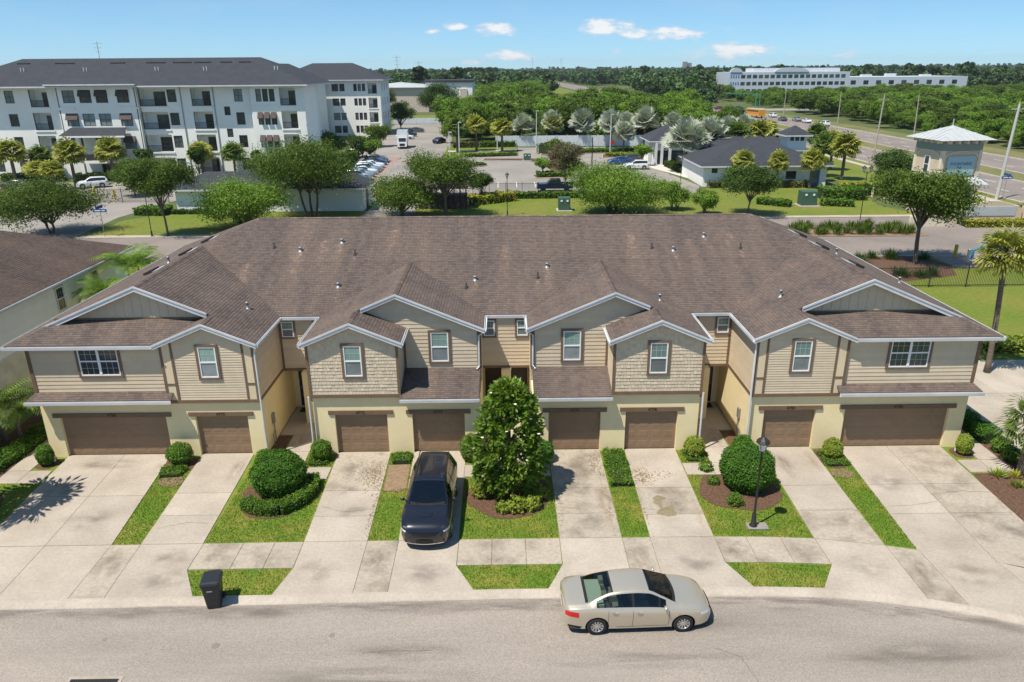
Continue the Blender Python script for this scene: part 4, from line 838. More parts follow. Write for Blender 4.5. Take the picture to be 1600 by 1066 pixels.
def car(name, label, sp, col, glass='auto_glass', step=.05, fine=True, rear_glass=None, group=None, cat='car'):
    root = thing(name, label, cat, (0, 0, 0), group)
    T, Wd, Bt, Wr, Bo, Dr = (pchip(sp[k]) for k in ('top', 'w', 'belt', 'wr', 'bot', 'drop')); L = sp['L']; n = int(L/step); xs = sorted(set([round(-L/2+L*i/n, 4) for i in range(n+1)]+[e for r in sp['side'] for e in r]+list(sp['ws'])+list(sp['rg'])))
    b0, b1 = sp['band']; ns = 7 if fine else 3
    def section(x):
        w, zb, zs, wr, zr = Wd(x), Bt(x), Bo(x), Wr(x), T(x); zb = min(zb, zr-.02); ze = zr-Dr(x)*(1 if zr-zb > .1 else .6); ze = max(ze, zb+.004)
        pts = [(0, zs), (w*.8, zs), (w*.955, zs+.05)]; tags = ['u', 'u']
        zm = zs+(zb-zs)*.58
        for i in range(1, ns+1):
            t = i/ns; z = zs+.05+(zb-.05-zs-.05)*t; bul = w*(.955+.045*math.sin(min(1, t*1.25)*math.pi/2)) if t < .62 else w*(1.0-.022*((t-.62)/.38)**2); pts.append((bul, z)); tags.append('s')
        p5 = (w*.945, zb); pts.append(p5); tags.append('h'); p6 = (wr, ze)
        lerp = lambda t: (p5[0]+(p6[0]-p5[0])*t+.018*math.sin(math.pi*t)*(1 if ze-zb > .2 else 0), p5[1]+(p6[1]-p5[1])*t)
        pts += [lerp(b0), lerp(.5), lerp(b1), p6]; tags += ['b', 'g', 'g', 'b2']
        pts += [(wr*.93, ze+(zr-ze)*.42), (wr*.6, ze+(zr-ze)*.82), (wr*.3, zr-(zr-ze)*.04), (0, zr)]; tags += ['p', 't', 't', 't']
        return pts, tags
    secs = [section(x) for x in xs]; tags = secs[0][1]; m = len(secs[0][0]); mbs = {}
    def V(i, j, sg):
        x = xs[i]; y, z = secs[i][0][j]; y *= sg
        if 2 <= j <= 3+ns:
            for a in sp['ax']:
                dx, dz = x-a, z-sp['rw']; d = math.hypot(dx, dz)
                if d < sp['ra'] and d > 1e-6: return (a+dx*sp['ra']/d, y, sp['rw']+dz*sp['ra']/d)
        return (x, y, z)
    def inside(i, j):
        x = xs[i]; z = secs[i][0][j][1]; return any(math.hypot(x-a, z-sp['rw']) < sp['ra']-1e-6 for a in sp['ax'])
    for sg in (1, -1):
        for i in range(len(xs)-1):
            xm = (xs[i]+xs[i+1])/2
            for j in range(m-1):
                t = tags[j]; key = 'body'
                if t in ('u', 's') and j >= 1 and all(inside(i+a, j+c) for a in (0, 1) for c in (0, 1)): continue
                if t == 'u': key = 'under'
                hgt = secs[i][0][-5][1]-secs[i][0][ns+3][1]
                if t == 'g':
                    for k, (a, c) in enumerate(sp['side']):
                        if a <= xm <= c: key = 'side_window_%d_%d' % (k, sg)
                    if key == 'body' and sp['side'][0][0] < xm < sp['side'][-1][1]: key = 'pillar_trim'
                if t == 't':
                    if sp['ws'][0] <= xm <= sp['ws'][1]: key = 'windshield'
                    elif sp['rg'][0] <= xm <= sp['rg'][1]: key = 'rear_window'
                    elif fine and (sp['ws'][0]-.045 <= xm <= sp['ws'][1]+.02 or sp['rg'][0]-.05 <= xm <= sp['rg'][1]+.045): key = 'pillar_trim'
                if t == 'p' and fine and (sp['ws'][0] <= xm <= sp['ws'][1] or sp['rg'][0] <= xm <= sp['rg'][1]) and j == m-4: key = 'pillar_trim'
                q = [V(i, j, sg), V(i+1, j, sg), V(i+1, j+1, sg), V(i, j+1, sg)]
                mbs.setdefault(key, MB()).poly(q if sg < 0 else q[::-1])
    for i in (0, len(xs)-1):
        ring = [V(i, j, 1) for j in range(m)]+[V(i, j, -1) for j in range(m-2, 0, -1)]; mbs['body'].poly(ring if i else ring[::-1])
    def weld(me):
        bm = bmesh.new(); bm.from_mesh(me); bmesh.ops.remove_doubles(bm, verts=bm.verts, dist=.0008); bm.to_mesh(me); bm.free(); return me
    body = None
    for key in sorted(mbs, key=lambda k: k != 'body'):
        b = mbs[key]; nm = key.split('_')[0]+'_window' if key.startswith('side') else {'under': 'underbody'}.get(key, key); mt = col if key == 'body' else 'underbody' if key in ('under', 'pillar_trim') else (rear_glass or glass) if key == 'rear_window' else glass
        o = b.build(nm, mt, root, smooth=True); weld(o.data)
        if key == 'body': body = o; o.data.polygons.foreach_set('use_smooth', [len(p.vertices) < 6 for p in o.data.polygons])
    # wheels
    rw = sp['rw']; tw = sp['tw']; hw = {a: Wd(a) for a in sp['ax']}; n1 = 24 if fine else 12
    for a in sp['ax']:
        for sg in (1, -1):
            yo = sg*(hw[a]-.02); yi = sg*(hw[a]-.02-tw); b = MB(); b.lathe([(rw*.62, yo), (rw*.70, yo+sg*.006), (rw*.90, yo+sg*.004), (rw*.985, yo-sg*.03), (rw, yo-sg*.06), (rw, yi+sg*.05), (rw*.93, yi), (rw*.5, yi)], (a, 0, rw), n1, 'y'); wh = b.build('wheel', 'rubber', root, smooth=True)
            b = MB(); b.lathe([(rw*.64, yo), (rw*.60, yo-sg*.02), (rw*.57, yo-sg*.07), (.001, yo-sg*.075)], (a, 0, rw), n1, 'y'); b.build('rim_barrel', 'underbody', wh)
            b = MB(); b.lathe([(rw*.66, yo+sg*.002), (rw*.58, yo-sg*.012), (rw*.57, yo-sg*.03)], (a, 0, rw), n1, 'y'); b.lathe([(rw*.17, yo-sg*.03), (rw*.15, yo-sg*.012), (.001, yo-sg*.01)], (a, 0, rw), 10, 'y')
            for k in range(10 if fine else 5):
                t = 2*math.pi*k/(10 if fine else 5)+.1; u = Vector((math.cos(t), 0, math.sin(t))); v = Vector((-math.sin(t), 0, math.cos(t))); c = Vector((a, yo-sg*.022, rw)); w0, w1 = rw*.05, rw*(.085 if fine else .14)
                b.prism([c+u*rw*.13-v*w0, c+u*rw*.6-v*w1, c+u*rw*.6+v*w1, c+u*rw*.13+v*w0], (0, -sg*.02, 0))
            b.build('rim', 'alloy', wh)
        b = MB(); b.box(a-sp['ra']*.97, a+sp['ra']*.97, -hw[a]+.32, hw[a]-.32, .22, rw+sp['ra']*.9); b.build('wheel_well', 'underbody', root)
    def surf(x, z, sg, off=.003):
        pts = section(x)[0]
        for (y0, z0), (y1, z1) in zip(pts[2:], pts[3:]):
            if z0 <= z <= z1+1e-9: return (x, sg*(y0+(y1-y0)*(z-z0)/max(1e-6, z1-z0)+off), z)
        return (x, sg*(pts[ns+3][0]+off), z)
    def topz(x, y, off=.003):
        pts = section(x)[0][ns+3:]
        for (y0, z0), (y1, z1) in zip(pts, pts[1:]):
            if y1 <= abs(y) <= y0: return z0+(z1-z0)*(abs(y)-y0)/((y1-y0) or 1e-6)+off
        return pts[-1][1]+off
    # mirrors
    for sg in (1, -1):
        x = sp['ws'][1]-.38; zb = Bt(x)+.06; y = Wd(x)*.95; b = MB(); b.lathe([(.001, -.085), (.06, -.07), (.085, 0), (.06, .07), (.001, .085)], (0, 0, 0), 8, 'y'); b.v = [(x+p[0]*.7, sg*(y+.10)+p[1]*1.15, zb+.04+p[2]*.85) for p in b.v]; b.tube([(x, sg*(y-.04), zb-.02), (x, sg*(y+.06), zb+.02)], .022, 6); b.build('mirror', col, root, smooth=True)
    return dict(root=root, surf=surf, topz=topz, T=T, Wd=Wd, Bt=Bt, Bo=Bo, body=body, section=section, xs=xs, sp=sp)
def cabin(c, seat, shelf):
    sp = c['sp']; x0, x1 = sp['rg'][0], sp['ws'][1]; zf = c['Bo'](0)+.12; zb = c['Bt'](0); w = c['Wd'](0)-.12
    b = MB(); b.box(x0+.1, x1+.15, -w, w, zf, zf+.03); b.build('cabin_floor', 'cabin_dark', c['root'])
    b = MB(); b.box(x1-.42, x1+.12, -w+.06, w-.06, zb-.24, zb-.03); b.build('dashboard', 'cabin_dark', c['root'])
    b = MB(); b.box(x0-.05, x0+.55, -w+.16, w-.16, zb-.1, zb+.015); b.build('rear_shelf', shelf, c['root'])
    for xs_, ys_ in ((x1-1.25, (-.36, .36)), (x1-2.1, (-.38, .38))):
        for y in ys_:
            b = MB(); b.box(xs_-.05, xs_+.5, y-.25, y+.25, zf+.1, zf+.36); b.prism([(xs_-.02, y-.24, zf+.3), (xs_+.13, y-.24, zf+.3), (xs_-.08, y-.2, zb+.12), (xs_-.2, y-.2, zb+.12)], (0, .46, 0)); b.box(xs_-.24, xs_-.1, y-.12, y+.12, zb+.12, zb+.28); b.build('seat', seat, c['root'])
    t = MB(); t.lathe([(.17, -.012), (.185, 0), (.17, .012)], (0, 0, 0), 16, 'x'); t.v = [(v[0]*.9+x1-.55, v[1]+.36, v[2]+zb-.02) for v in t.v]; t.build('steering_wheel', 'cabin_dark', c['root'])
def strip(c, pts, w, name, m, sg, off=.004):
    """thin strip laid on the flank through (x,z) points"""
    b = MB()
    for (x0, z0), (x1, z1) in zip(pts, pts[1:]):
        k = max(1, int(max(abs(x1-x0), abs(z1-z0))/.06)); d = Vector((x1-x0, z1-z0)).normalized(); nx, nz = -d.y*w/2, d.x*w/2
        for i in range(k):
            ps = []
            for t in (i/k, (i+1)/k):
                x, z = x0+(x1-x0)*t, z0+(z1-z0)*t; ps.append((c['surf'](x+nx, z+nz, sg, off), c['surf'](x-nx, z-nz, sg, off)))
            b.poly([ps[0][0], ps[1][0], ps[1][1], ps[0][1]])
    return b.build(name, m, c['root'])
def patch(c, fn, nu, nv, name, m, parent=None):
    b = MB()
    for i in range(nu):
        for j in range(nv): b.poly([fn(i/nu, j/nv), fn((i+1)/nu, j/nv), fn((i+1)/nu, (j+1)/nv), fn(i/nu, (j+1)/nv)])
    return b.build(name, m, parent or c['root'], smooth=True)
def car_details(c, kind):
    sp = c['sp']; L = sp['L']; k = sp['doors']
    for sg in (1, -1):
        zb = lambda x: c['Bt'](x)-.02
        for x in k: strip(c, [(x, zb(x)), (x-.01, .55), (x-.02, c['Bo'](x)+.14)], .012, 'door_seam', 'seam', sg)
        strip(c, [(k[0]+.25, c['Bo'](0)+.13), (k[2]-.05, c['Bo'](0)+.13)], .012, 'door_seam', 'seam', sg)
        for x in (k[0]+.12, k[1]+.12):
            p = Vector(c['surf'](x+.08, zb(x)-.11, sg, .015)); b = MB(); b.tube([p+Vector((-.09, 0, 0)), p+Vector((-.05, sg*.018, 0)), p+Vector((.05, sg*.018, 0)), p+Vector((.09, 0, 0))], .013, 6); b.build('door_handle', 'chrome', c['root'])
        # lamps follow the corner of the body
        def lamp(x0, x1, z0, z1, nm, m, dz=0):
            patch(c, lambda u, v: c['surf'](x0+(x1-x0)*u, min(z0+(z1-z0)*v+dz*u, c['Bt'](x0+(x1-x0)*u)-.004), sg, .006), 10, 4, nm, m)
        if kind == 'sedan': lamp(-2.38, -1.95, .77, .95, 'tail_light', 'tail_red', -.06); lamp(1.98, 2.32, .655, .75, 'headlight', 'lamp_clear', -.05)
        else: lamp(-2.46, -2.2, .95, 1.1, 'tail_light', 'tail_red'); lamp(2.08, 2.44, .79, .865, 'headlight', 'lamp_clear', -.02)
    # front and rear faces
    xf = L/2
    def face(x, y0, y1, z0, z1, name, m, dx=.012):
        b = MB(); nn = 8
        for i in range(nn):
            ya, yb = y0+(y1-y0)*i/nn, y0+(y1-y0)*(i+1)/nn; bx = lambda y: x+(dx if x > 0 else -dx)-(.10 if kind == 'sedan' else .17)*(abs(y)/.8)**2*(1 if x > 0 else -1)
            b.poly([(bx(ya), ya, z0), (bx(yb), yb, z0), (bx(yb), yb, z1), (bx(ya), ya, z1)])
        return b.build(name, m, c['root'])
    if kind == 'sedan':
        face(xf, -.42, .42, .50, .60, 'grille', 'underbody'); face(xf, -.5, .5, .30, .40, 'lower_grille', 'underbody'); face(-xf, -.28, .28, .68, .80, 'licence_plate', 'plate'); strip(c, [(-2.3, .37), (-1.85, .30)], .1, 'bumper_trim', 'underbody', -1); strip(c, [(-2.3, .37), (-1.85, .30)], .1, 'bumper_trim', 'underbody', 1)
    else:
        face(xf, -.62, .62, .66, .80, 'grille', 'underbody', .02); face(xf, -.74, .74, .38, .52, 'lower_grille', 'underbody', .03); b = MB()
        for i in range(10):
            t0, t1 = -.72+1.44*i/10, -.72+1.44*(i+1)/10; f = lambda y: xf+.045-.17*(abs(y)/.8)**2; b.prism([(f(t0), t0, .33), (f(t1), t1, .33), (f(t1), t1, .36), (f(t0), t0, .36)], (-.04, 0, 0))
        b.build('splitter', 'chrome', c['root'])
        b = MB(); b.prism([(1.95, -.20, c['T'](1.95)-.01), (1.95, .20, c['T'](1.95)-.01), (1.72, .26, c['T'](1.72)+.002), (1.72, -.26, c['T'](1.72)+.002)], (0, 0, .028)); b.build('hood_scoop', 'paint_black', c['root']); b = MB(); b.prism([(1.957, -.17, c['T'](1.957)-.004), (1.957, .17, c['T'](1.957)-.004), (1.957, .17, c['T'](1.957)+.018), (1.957, -.17, c['T'](1.957)+.018)], (-.003, 0, 0)); b.build('scoop_opening', 'underbody', c['root'])
        for sg in (1, -1):
            b = MB(); b.tube([(-2.0, sg*.60, 1.76), (-1.9, sg*.61, 1.82), (-.1, sg*.61, 1.845), (.1, sg*.61, 1.80)], .018, 6); b.build('roof_rail', 'underbody', c['root'])
            b = MB(); b.prism([(1.75, sg*.42, c['topz'](1.75, .42, 0)), (1.55, sg*.50, c['topz'](1.55, .50, 0)), (1.52, sg*.44, c['topz'](1.52, .44, 0))], (0, 0, .012)); b.build('hood_vent', 'underbody', c['root'])
        b = MB(); b.poly([(x, y, c['topz'](x, y, .006)) for x, y in ((-.15, -.5), (.12, -.5), (.12, .5), (-.15, .5))]); b.poly([(x, y, c['topz'](x, y, .006)) for x, y in ((-1.45, -.47), (-.2, -.47), (-.2, .47), (-1.45, .47))]); b.build('sunroof', 'auto_glass', c['root'])
    # wipers, hood seam
    for y0 in (-.45, .12):
        xw = sp['ws'][1]-.05; b = MB(); b.tube([(xw+.04, y0, c['topz'](xw+.04, y0, .02)), (xw-.06, y0+.5, c['topz'](xw-.06, min(.6, abs(y0+.5)), .02))], .009, 5); b.build('wiper', 'underbody', c['root'])
    def cowl(u, v): y = (-.68+1.36*u); x = sp['ws'][1]+.10*v-.02-.10*(y/.7)**2; return (x, y, c['topz'](x, y, .004))
    patch(c, cowl, 14, 2, 'cowl', 'underbody')
c = car('sedan', 'champagne gold four-door sedan parked in the street', SEDAN, 'paint_champagne', glass='glass_tint'); car_details(c, 'sedan'); cabin(c, 'seat_cloth', 'shelf_cloth')
c['root'].location = (4.17, -11.22, -.085); c['root'].rotation_euler = (0, 0, rad(1.9))
c = car('suv', 'black sport utility vehicle parked nose-out on the driveway', SUV, 'paint_black', glass='glass_privacy'); car_details(c, 'suv'); cabin(c, 'cabin_dark', 'cabin_dark')
c['root'].location = (-3.09, -5.18, .0); c['root'].rotation_euler = (0, 0, rad(-90.6))
# wheeled bin
def wheeled_bin():
    r = thing('wheeled_bin', 'black wheeled rubbish bin standing at the kerb', 'bin', (0, 0, 0)); b = MB()
    lv = [(0, .20, .24), (.02, .22, .26), (.9, .29, .34), (.92, .31, .36), (.98, .31, .36)]; rings = []
    for z, hx, hy in lv:
        pts = []
        for (sx, sy) in ((1, 1), (-1, 1), (-1, -1), (1, -1)):
            for k in range(4): t = {(1, 1): 0, (-1, 1): 90, (-1, -1): 180, (1, -1): 270}[(sx, sy)]+k*30; q = .05; pts.append((sx*(hx-q)+q*math.cos(rad(t)), sy*(hy-q)+q*math.sin(rad(t)), z))
        rings.append(pts)
    n = len(rings[0])
    for a, c_ in zip(rings, rings[1:]):
        for j in range(n): b.poly([a[j], a[(j+1) % n], c_[(j+1) % n], c_[j]])
    b.poly(rings[0][::-1]); b.poly(rings[-1]); b.build('body', 'black_plastic', r)
    b = MB(); rg = []
    for (z, k, dy) in ((.985, 1.04, 0), (1.03, 1.05, 0), (1.08, .98, 0), (1.10, .82, .01)): rg.append([(p[0]*k, p[1]*k+dy, z+.0*p[1]) for p in rings[-1]])
    for a, c_ in zip(rg, rg[1:]):
        for j in range(n): b.poly([a[j], a[(j+1) % n], c_[(j+1) % n], c_[j]])
    b.poly(rg[-1]); b.build('lid', 'black_plastic', r, smooth=False)
    b = MB(); b.tube([(-.22, .40, .98), (-.22, .46, 1.02), (.22, .46, 1.02), (.22, .40, .98)], .018, 6); b.build('handle', 'black_plastic', r)
    for sx in (-1, 1): b = MB(); b.lathe([(.11, -.03), (.12, -.02), (.12, .02), (.11, .03), (.04, .03), (.04, -.03), (.11, -.03)], (sx*.26, .27, .12), 14, 'x'); b.build('wheel', 'rubber', r)
    b = MB(); b.box(-.12, .06, -.348, -.335, .74, .78); b.build('emblem', 'galv', r); return r
w = wheeled_bin(); w.location = (-10.02, -10.42, -.07); w.rotation_euler = (0, 0, rad(9))
# ================================================================ FRONT PLANTING
def put(root, x, y, z=0, rz=0): root.location = (x, y, z); root.rotation_euler = (0, 0, rz); return root
def strip_off(root): WOFF[root.name] = Vector((0, 0, 0))
put(ball_shrub('ball_shrub', 'large clipped round shrub ringed by a low hedge on the left lawn', 1.16, 1.12, .96, 21, 14000, ls=.048, lumpy=.028), -9.8, -3.3)
put(ball_shrub('ball_shrub', 'large clipped round shrub behind the front lamp post', 1.14, 1.1, 1.04, 22, 14000, ls=.048, lumpy=.028), 10.3, -3.35)
for (x, y, rx, rz, lab, lf) in ((-15.1, -.75, .58, .52, 'clipped round shrub between the two left garage doors', 'leaf_hedge'), (-21.3, -.75, .38, .52, 'small upright clipped shrub at the left front corner of the house', 'leaf_hedge'), (-8.62, -.55, .48, .5, 'clipped shrub beside the left entry walk', 'leaf_hedge'), (8.72, -.6, .48, .5, 'loose small shrub beside the right entry walk', 'leaf_ixora'), (15.05, -.95, .44, .5, 'clipped ball shrub between the two right garage doors', 'leaf_ixora'), (21.3, -.72, .36, .52, 'small upright clipped shrub at the right front corner of the house', 'leaf_ixora'), (-1.66, -.75, .52, .66, 'rounded shrub left of the magnolia at the wall', 'leaf_magnolia'), (1.66, -.9, .52, .5, 'dark rounded shrub right of the magnolia at the wall', 'leaf_ball'), (-11.0, -1.35, .42, .48, 'small clipped shrub tucked behind the left ball shrub', 'leaf_hedge'), (10.95, -.75, .5, .55, 'small clipped shrub tucked behind the right ball shrub', 'leaf_ball')):
    put(ball_shrub('clipped_shrub', lab, rx, rx*.95, rz, int(abs(x)*10)+3, 3600, lf, .042, rz*.95, .035), x, y)
hedge('ring_hedge', 'low clipped hedge ringing the front of the left ball shrub', [(-8.55, -2.5), (-8.42, -3.5), (-8.7, -4.4), (-9.35, -5.0), (-10.3, -4.95), (-10.9, -4.5)], .5, .42, 31, 800, 'leaf_hedge', .042)
# magnolia: conical, glossy, with a few white flowers
NR = np.random.default_rng(41); mg = thing('magnolia_tree', 'dense conical magnolia with white blossoms in the middle lawn', 'tree', (0, 0, 0)); n = 820
zz = NR.uniform(.35, 5.05, n)**1.0; prof = np.interp(zz, [.3, .8, 1.6, 2.4, 3.4, 4.3, 4.8, 5.1], [.95, 1.35, 1.58, 1.55, 1.3, .98, .62, .2]); t = NR.uniform(0, 6.283, n); rr_ = prof*NR.uniform(.35, 1, n)**.45*(1+.10*np.sin(t*3+zz*2)+.08*np.sin(t*5-zz*3))
c0 = np.stack([np.cos(t)*rr_, np.sin(t)*rr_, zz], 1); out = unit(np.stack([np.cos(t), np.sin(t), t*0+.35], 1)); per = 15; C = np.repeat(c0, per, 0); O = unit(np.repeat(out, per, 0)+rdir(n*per)*.75); ln = NR.uniform(.10, .19, n*per)
T_ = O; C = C+NR.normal(0, .06, (n*per, 3))+T_*(ln*.8)[:, None]; Nn = unit(np.cross(T_, rdir(n*per))+np.array([0, 0, .6])); S_ = unit(np.cross(T_, Nn)); A = np.repeat(NR.normal(.5, .2, n), per)+NR.normal(0, .16, n*per)
link('crown', quads('crown', C, T_*ln[:, None], S_*(ln*.40)[:, None], A, 'leaf_magnolia'), mg)
b = MB(); b.tube([(0, 0, -.1), (.03, 0, 1.2), (0, .02, 3), (0, 0, 4.6)], [.12, .10, .07, .02], 8)
for k in range(26): a = k*2.4; z = .4+k*.165; q = np.interp(z, [.3, 1.6, 2.4, 4.3, 5.1], [.8, 1.3, 1.35, .95, .2]); b.tube([(0, 0, z), (math.cos(a)*q*.5, math.sin(a)*q*.5, z+.12), (math.cos(a)*q, math.sin(a)*q, z+.3)], [.035, .025, .01], 5, cap=False)
b.build('trunk', 'bark', mg, smooth=True)
for (a, z, k) in ((200, 4.75, .8), (285, 4.55, 1.02), (240, 4.0, 1.15), (265, 3.5, 1.3), (320, 3.8, 1.2), (345, 3.5, 1.35), (330, 3.1, 1.45), (300, 2.2, 1.5), (215, 3.0, 1.4)):
    b = MB(); c0_ = Vector((math.cos(rad(a))*k*1.06, math.sin(rad(a))*k*1.06, z))
    for j in range(7): q = j*.9; d = Vector((math.cos(q)*.075, math.sin(q)*.075, .03)); e = Vector((-math.sin(q), math.cos(q), 0))*.03; b.poly([c0_, c0_+d*.6+e, c0_+d, c0_+d*.6-e])
    b.build('flower', 'flower', mg)
put(mg, .1, -3.6); mg.scale = (.9, .9, 1.0)
for i, (x, y, q, lab) in enumerate(((-1.1, -3.9, .34, 'yellow-green bush on the left side of the magnolia bed'), (.35, -5.0, .36, 'yellow-green bush at the front of the magnolia bed'), (.95, -4.85, .34, 'low bush right of the front bush in the magnolia bed'), (1.3, -4.1, .34, 'low bush on the right side of the magnolia bed'), (-.15, -5.05, .26, 'small sprawling bush left of the front bush in the magnolia bed'))):
    put(ball_shrub('low_bush', lab, q*1.15, q, q*.9, 50+i, 900, 'leaf_ixora', .06, q*.7, .12, core=False), x, y)
for i, (x, y, q, lab) in enumerate(((9.0, -3.1, .2, 'tiny green plant at the left of the right shrub bed'), (9.45, -4.75, .28, 'small green plant in front of the right ball shrub'), (8.95, -1.95, .26, 'small plant beside the right entry walk corner'))): put(ball_shrub('low_bush', lab, q*1.15, q, q, 60+i, 500, 'leaf_hedge', .055, q*.7, .12, core=False), x, y)
# ground cover strips near the walls
hedge('ground_cover', 'low mounded ground cover below the clipped shrub in the left strip', [(-15.15, -1.3), (-15.1, -2.05)], .95, .16, 71, 700, 'leaf_hedge', .05)
hedge('ground_cover', 'low green ground cover before the wall left of the black car', [(-4.93, -.3), (-4.9, -1.1)], .85, .2, 72, 700, 'leaf_hedge', .05)
hedge('ground_cover', 'rectangular patch of low ground cover right of the magnolia driveway', [(4.98, -.25), (4.98, -3.25)], .9, .2, 73, 700, 'leaf_hedge', .05)
hedge('ground_cover', 'low ground cover round the right strip ball shrub', [(14.98, -.5), (15.05, -1.75)], .95, .12, 74, 700, 'leaf_hedge', .05)
hedge('ground_cover', 'low ground cover by the left entry walk', [(-8.75, -.2), (-8.7, -1.15)], .8, .1, 75, 700, 'leaf_hedge', .045)
hedge('ground_cover', 'low ground cover by the right entry walk', [(8.75, -.2), (8.7, -1.15)], .85, .1, 76, 700, 'leaf_hedge', .045)
hedge('ground_cover', 'ragged green border along the left side walk', [(-23.6, -1.6), (-23.3, 0), (-23.2, 2.2), (-23.5, 5)], 1.0, .35, 77, 450, 'leaf_hedge', .06)
hedge('side_hedge', 'dark low hedge along the right side walk', [(22.95, 4.0), (23.2, 1.2), (23.25, .2)], .8, .6, 78, 600, 'leaf_ball', .055)
for i, (x, y, q) in enumerate(((23.2, -.55, .42), (23.15, -1.4, .38), (23.4, -2.2, .3))): put(ball_shrub('low_bush', ['rounded bush at the end of the right side hedge', 'green bush beyond the right side hedge near the palm', 'small bush beside the right palm bed'][i], q, q, q, 80+i, 900, 'leaf_hedge', .06, q*.8, .1), x, y)
for i, (x, y) in enumerate(((22.35, -2.9), (21.9, -3.7), (23.2, -3.3), (21.6, -2.8), (22.9, -4.6), (23.4, -5.4))):
    tufts('croton_plant', ['yellow spiky plant closest to the right side walk', 'yellow-green plant in the right mulch bed', 'green spiky plant at the foot of the right palm', 'pale spiky plant at the corner of the right mulch bed', 'low spiky plant right of the right mulch bed', 'spiky plant at the right edge of the frame'][i], [(x, y)], .45, 90+i, 'leaf_ixora' if i % 2 else 'leaf_yellow', n=46, w=.03, spread=.8)
# palms at the sides of the house
put(fan_palm('sabal_palm', 'cabbage palm cropped by the right edge beside the mulch bed', 3.9, 1.55, 101, 'leaf_palmgreen', 30, .26, seg=18, width=.03), 22.95, -2.5)
put(fan_palm('sabal_palm', 'tall leaning cabbage palm right of the house', 9.0, 1.75, 102, 'leaf_palm', 44, .16, lean=(-.5, 0), seg=16, width=.04), 28.4, 9.0)
put(feather_palm('areca_palm', 'feathery palm clump at the left edge beside the house', 3.6, 2.6, 103, 20, ((0, 0), (.5, .3), (-.5, .4)), 'leaf_palmgreen', trh=1.7), -24.3, 1.2)
put(feather_palm('areca_palm', 'feathery palm leaning over the left roof edge, taller of the two', 6.9, 2.6, 104, 20, ((0, 0), (.3, .5)), 'leaf_bright', trh=4.6), -24.6, 16.0)
put(feather_palm('areca_palm', 'feathery palm beside the neighbour wall, lower of the two', 5.9, 2.2, 105, 18, ((0, 0), (-.1, .5)), 'leaf_bright', trh=3.9), -24.6, 12.6)
put(fan_palm('sabal_palm', 'low palm at the right edge of the back lawn', 5.2, 1.5, 106, 'leaf_palmgreen', 32, .2, seg=14), 33.5, 6.5)
put(fan_palm('sabal_palm', 'cabbage palm casting its spiky shadow on the left driveway', 7.0, 2.0, 107, 'leaf_palmgreen', 34, .2, seg=14), -22.3, -5.35)
# ================================================================ LAMP POST AND SMALL THINGS
def lamp_post(label, H, heads=1, name='lamp_post', group=None):
    r = thing(name, label, 'street lamp', (0, 0, 0), group); b = MB(); b.lathe([(.16, 0), (.16, .06), (.10, .12), (.085, .55), (.06, .62), (.045, .7), (.038, H-.75), (.055, H-.74), (.055, H-.68), (0, H-.68)], (0, 0, 0), 12); b.build('post', 'iron', r, smooth=True)
    xs_ = [0] if heads == 1 else [-.38, .38]
    if heads == 2: b = MB(); b.tube([(-.38, 0, H-.72), (-.2, 0, H-.85), (0, 0, H-.78), (.2, 0, H-.85), (.38, 0, H-.72)], .025, 6); b.build('arm', 'iron', r)
    for x in xs_:
        b = MB(); b.lathe([(.07, H-.70), (.12, H-.66), (.12, H-.64), (0, H-.64)], (x, 0, 0), 8); b.lathe([(.26, H-.30), (.27, H-.27), (.20, H-.18), (.08, H-.08), (.03, H-.04), (.035, H-.01), (0, H)], (x, 0, 0), 8)
        for k in range(4): t = rad(45+90*k); b.tube([(x+.11*math.cos(t), .11*math.sin(t), H-.65), (x+.2*math.cos(t), .2*math.sin(t), H-.3)], .012, 4)
        h = b.build('lantern', 'iron', r); b = MB(); b.lathe([(.10, H-.64), (.19, H-.31)], (x, 0, 0), 8); b.build('lantern_glass', 'lamp_clear', h)
    return r
put(lamp_post('black lantern lamp post on the front lawn by the right ball shrub', 4.0), 9.7, -6.35)
b = MB(); b.box(9.45, 10.25, -6.6, -6.15, -.02, .035); tag(b.build('utility_cover', 'parking'), 'pale utility box lid at the foot of the front lamp post', 'utility cover')
# storm drain grate
gr = thing('drain_grate', 'metal grate drain set in the street at the lower left', 'drain', (-12.4, -14.0, -.085)); b = MB(); b.box(-13.25, -11.6, -14.6, -14.5, -.09, -.07); b.box(-13.25, -11.6, -13.72, -13.62, -.09, -.07); b.box(-13.25, -13.15, -14.5, -13.72, -.09, -.07); b.box(-11.7, -11.6, -14.5, -13.72, -.09, -.07); b.build('frame', 'concrete', gr)
b = MB(); b.box(-13.15, -11.7, -14.5, -13.72, -.09, -.08); b.build('pit', 'vent_dark', gr)
for k in range(20): b = MB(); x = -13.12+k*.0725; b.box(x, x+.04, -14.5, -13.72, -.082, -.073); b.build('bar', 'iron', gr)
for i, (x, y, q) in enumerate(((-9.3, -12.4, .13), (-5.7, -12.0, .1), (-13.0, -12.05, .08))):
    b = MB(); b.lathe([(q, -.085), (q, -.079), (0, -.078)], (x, y, 0), 14); tag(b.build('valve_cover', 'asphalt_far'), ['round dark valve cover in the street below the bin', 'round dark valve cover in the street below the left driveways', 'small dark valve cover near the left end of the street'][i], 'valve cover')
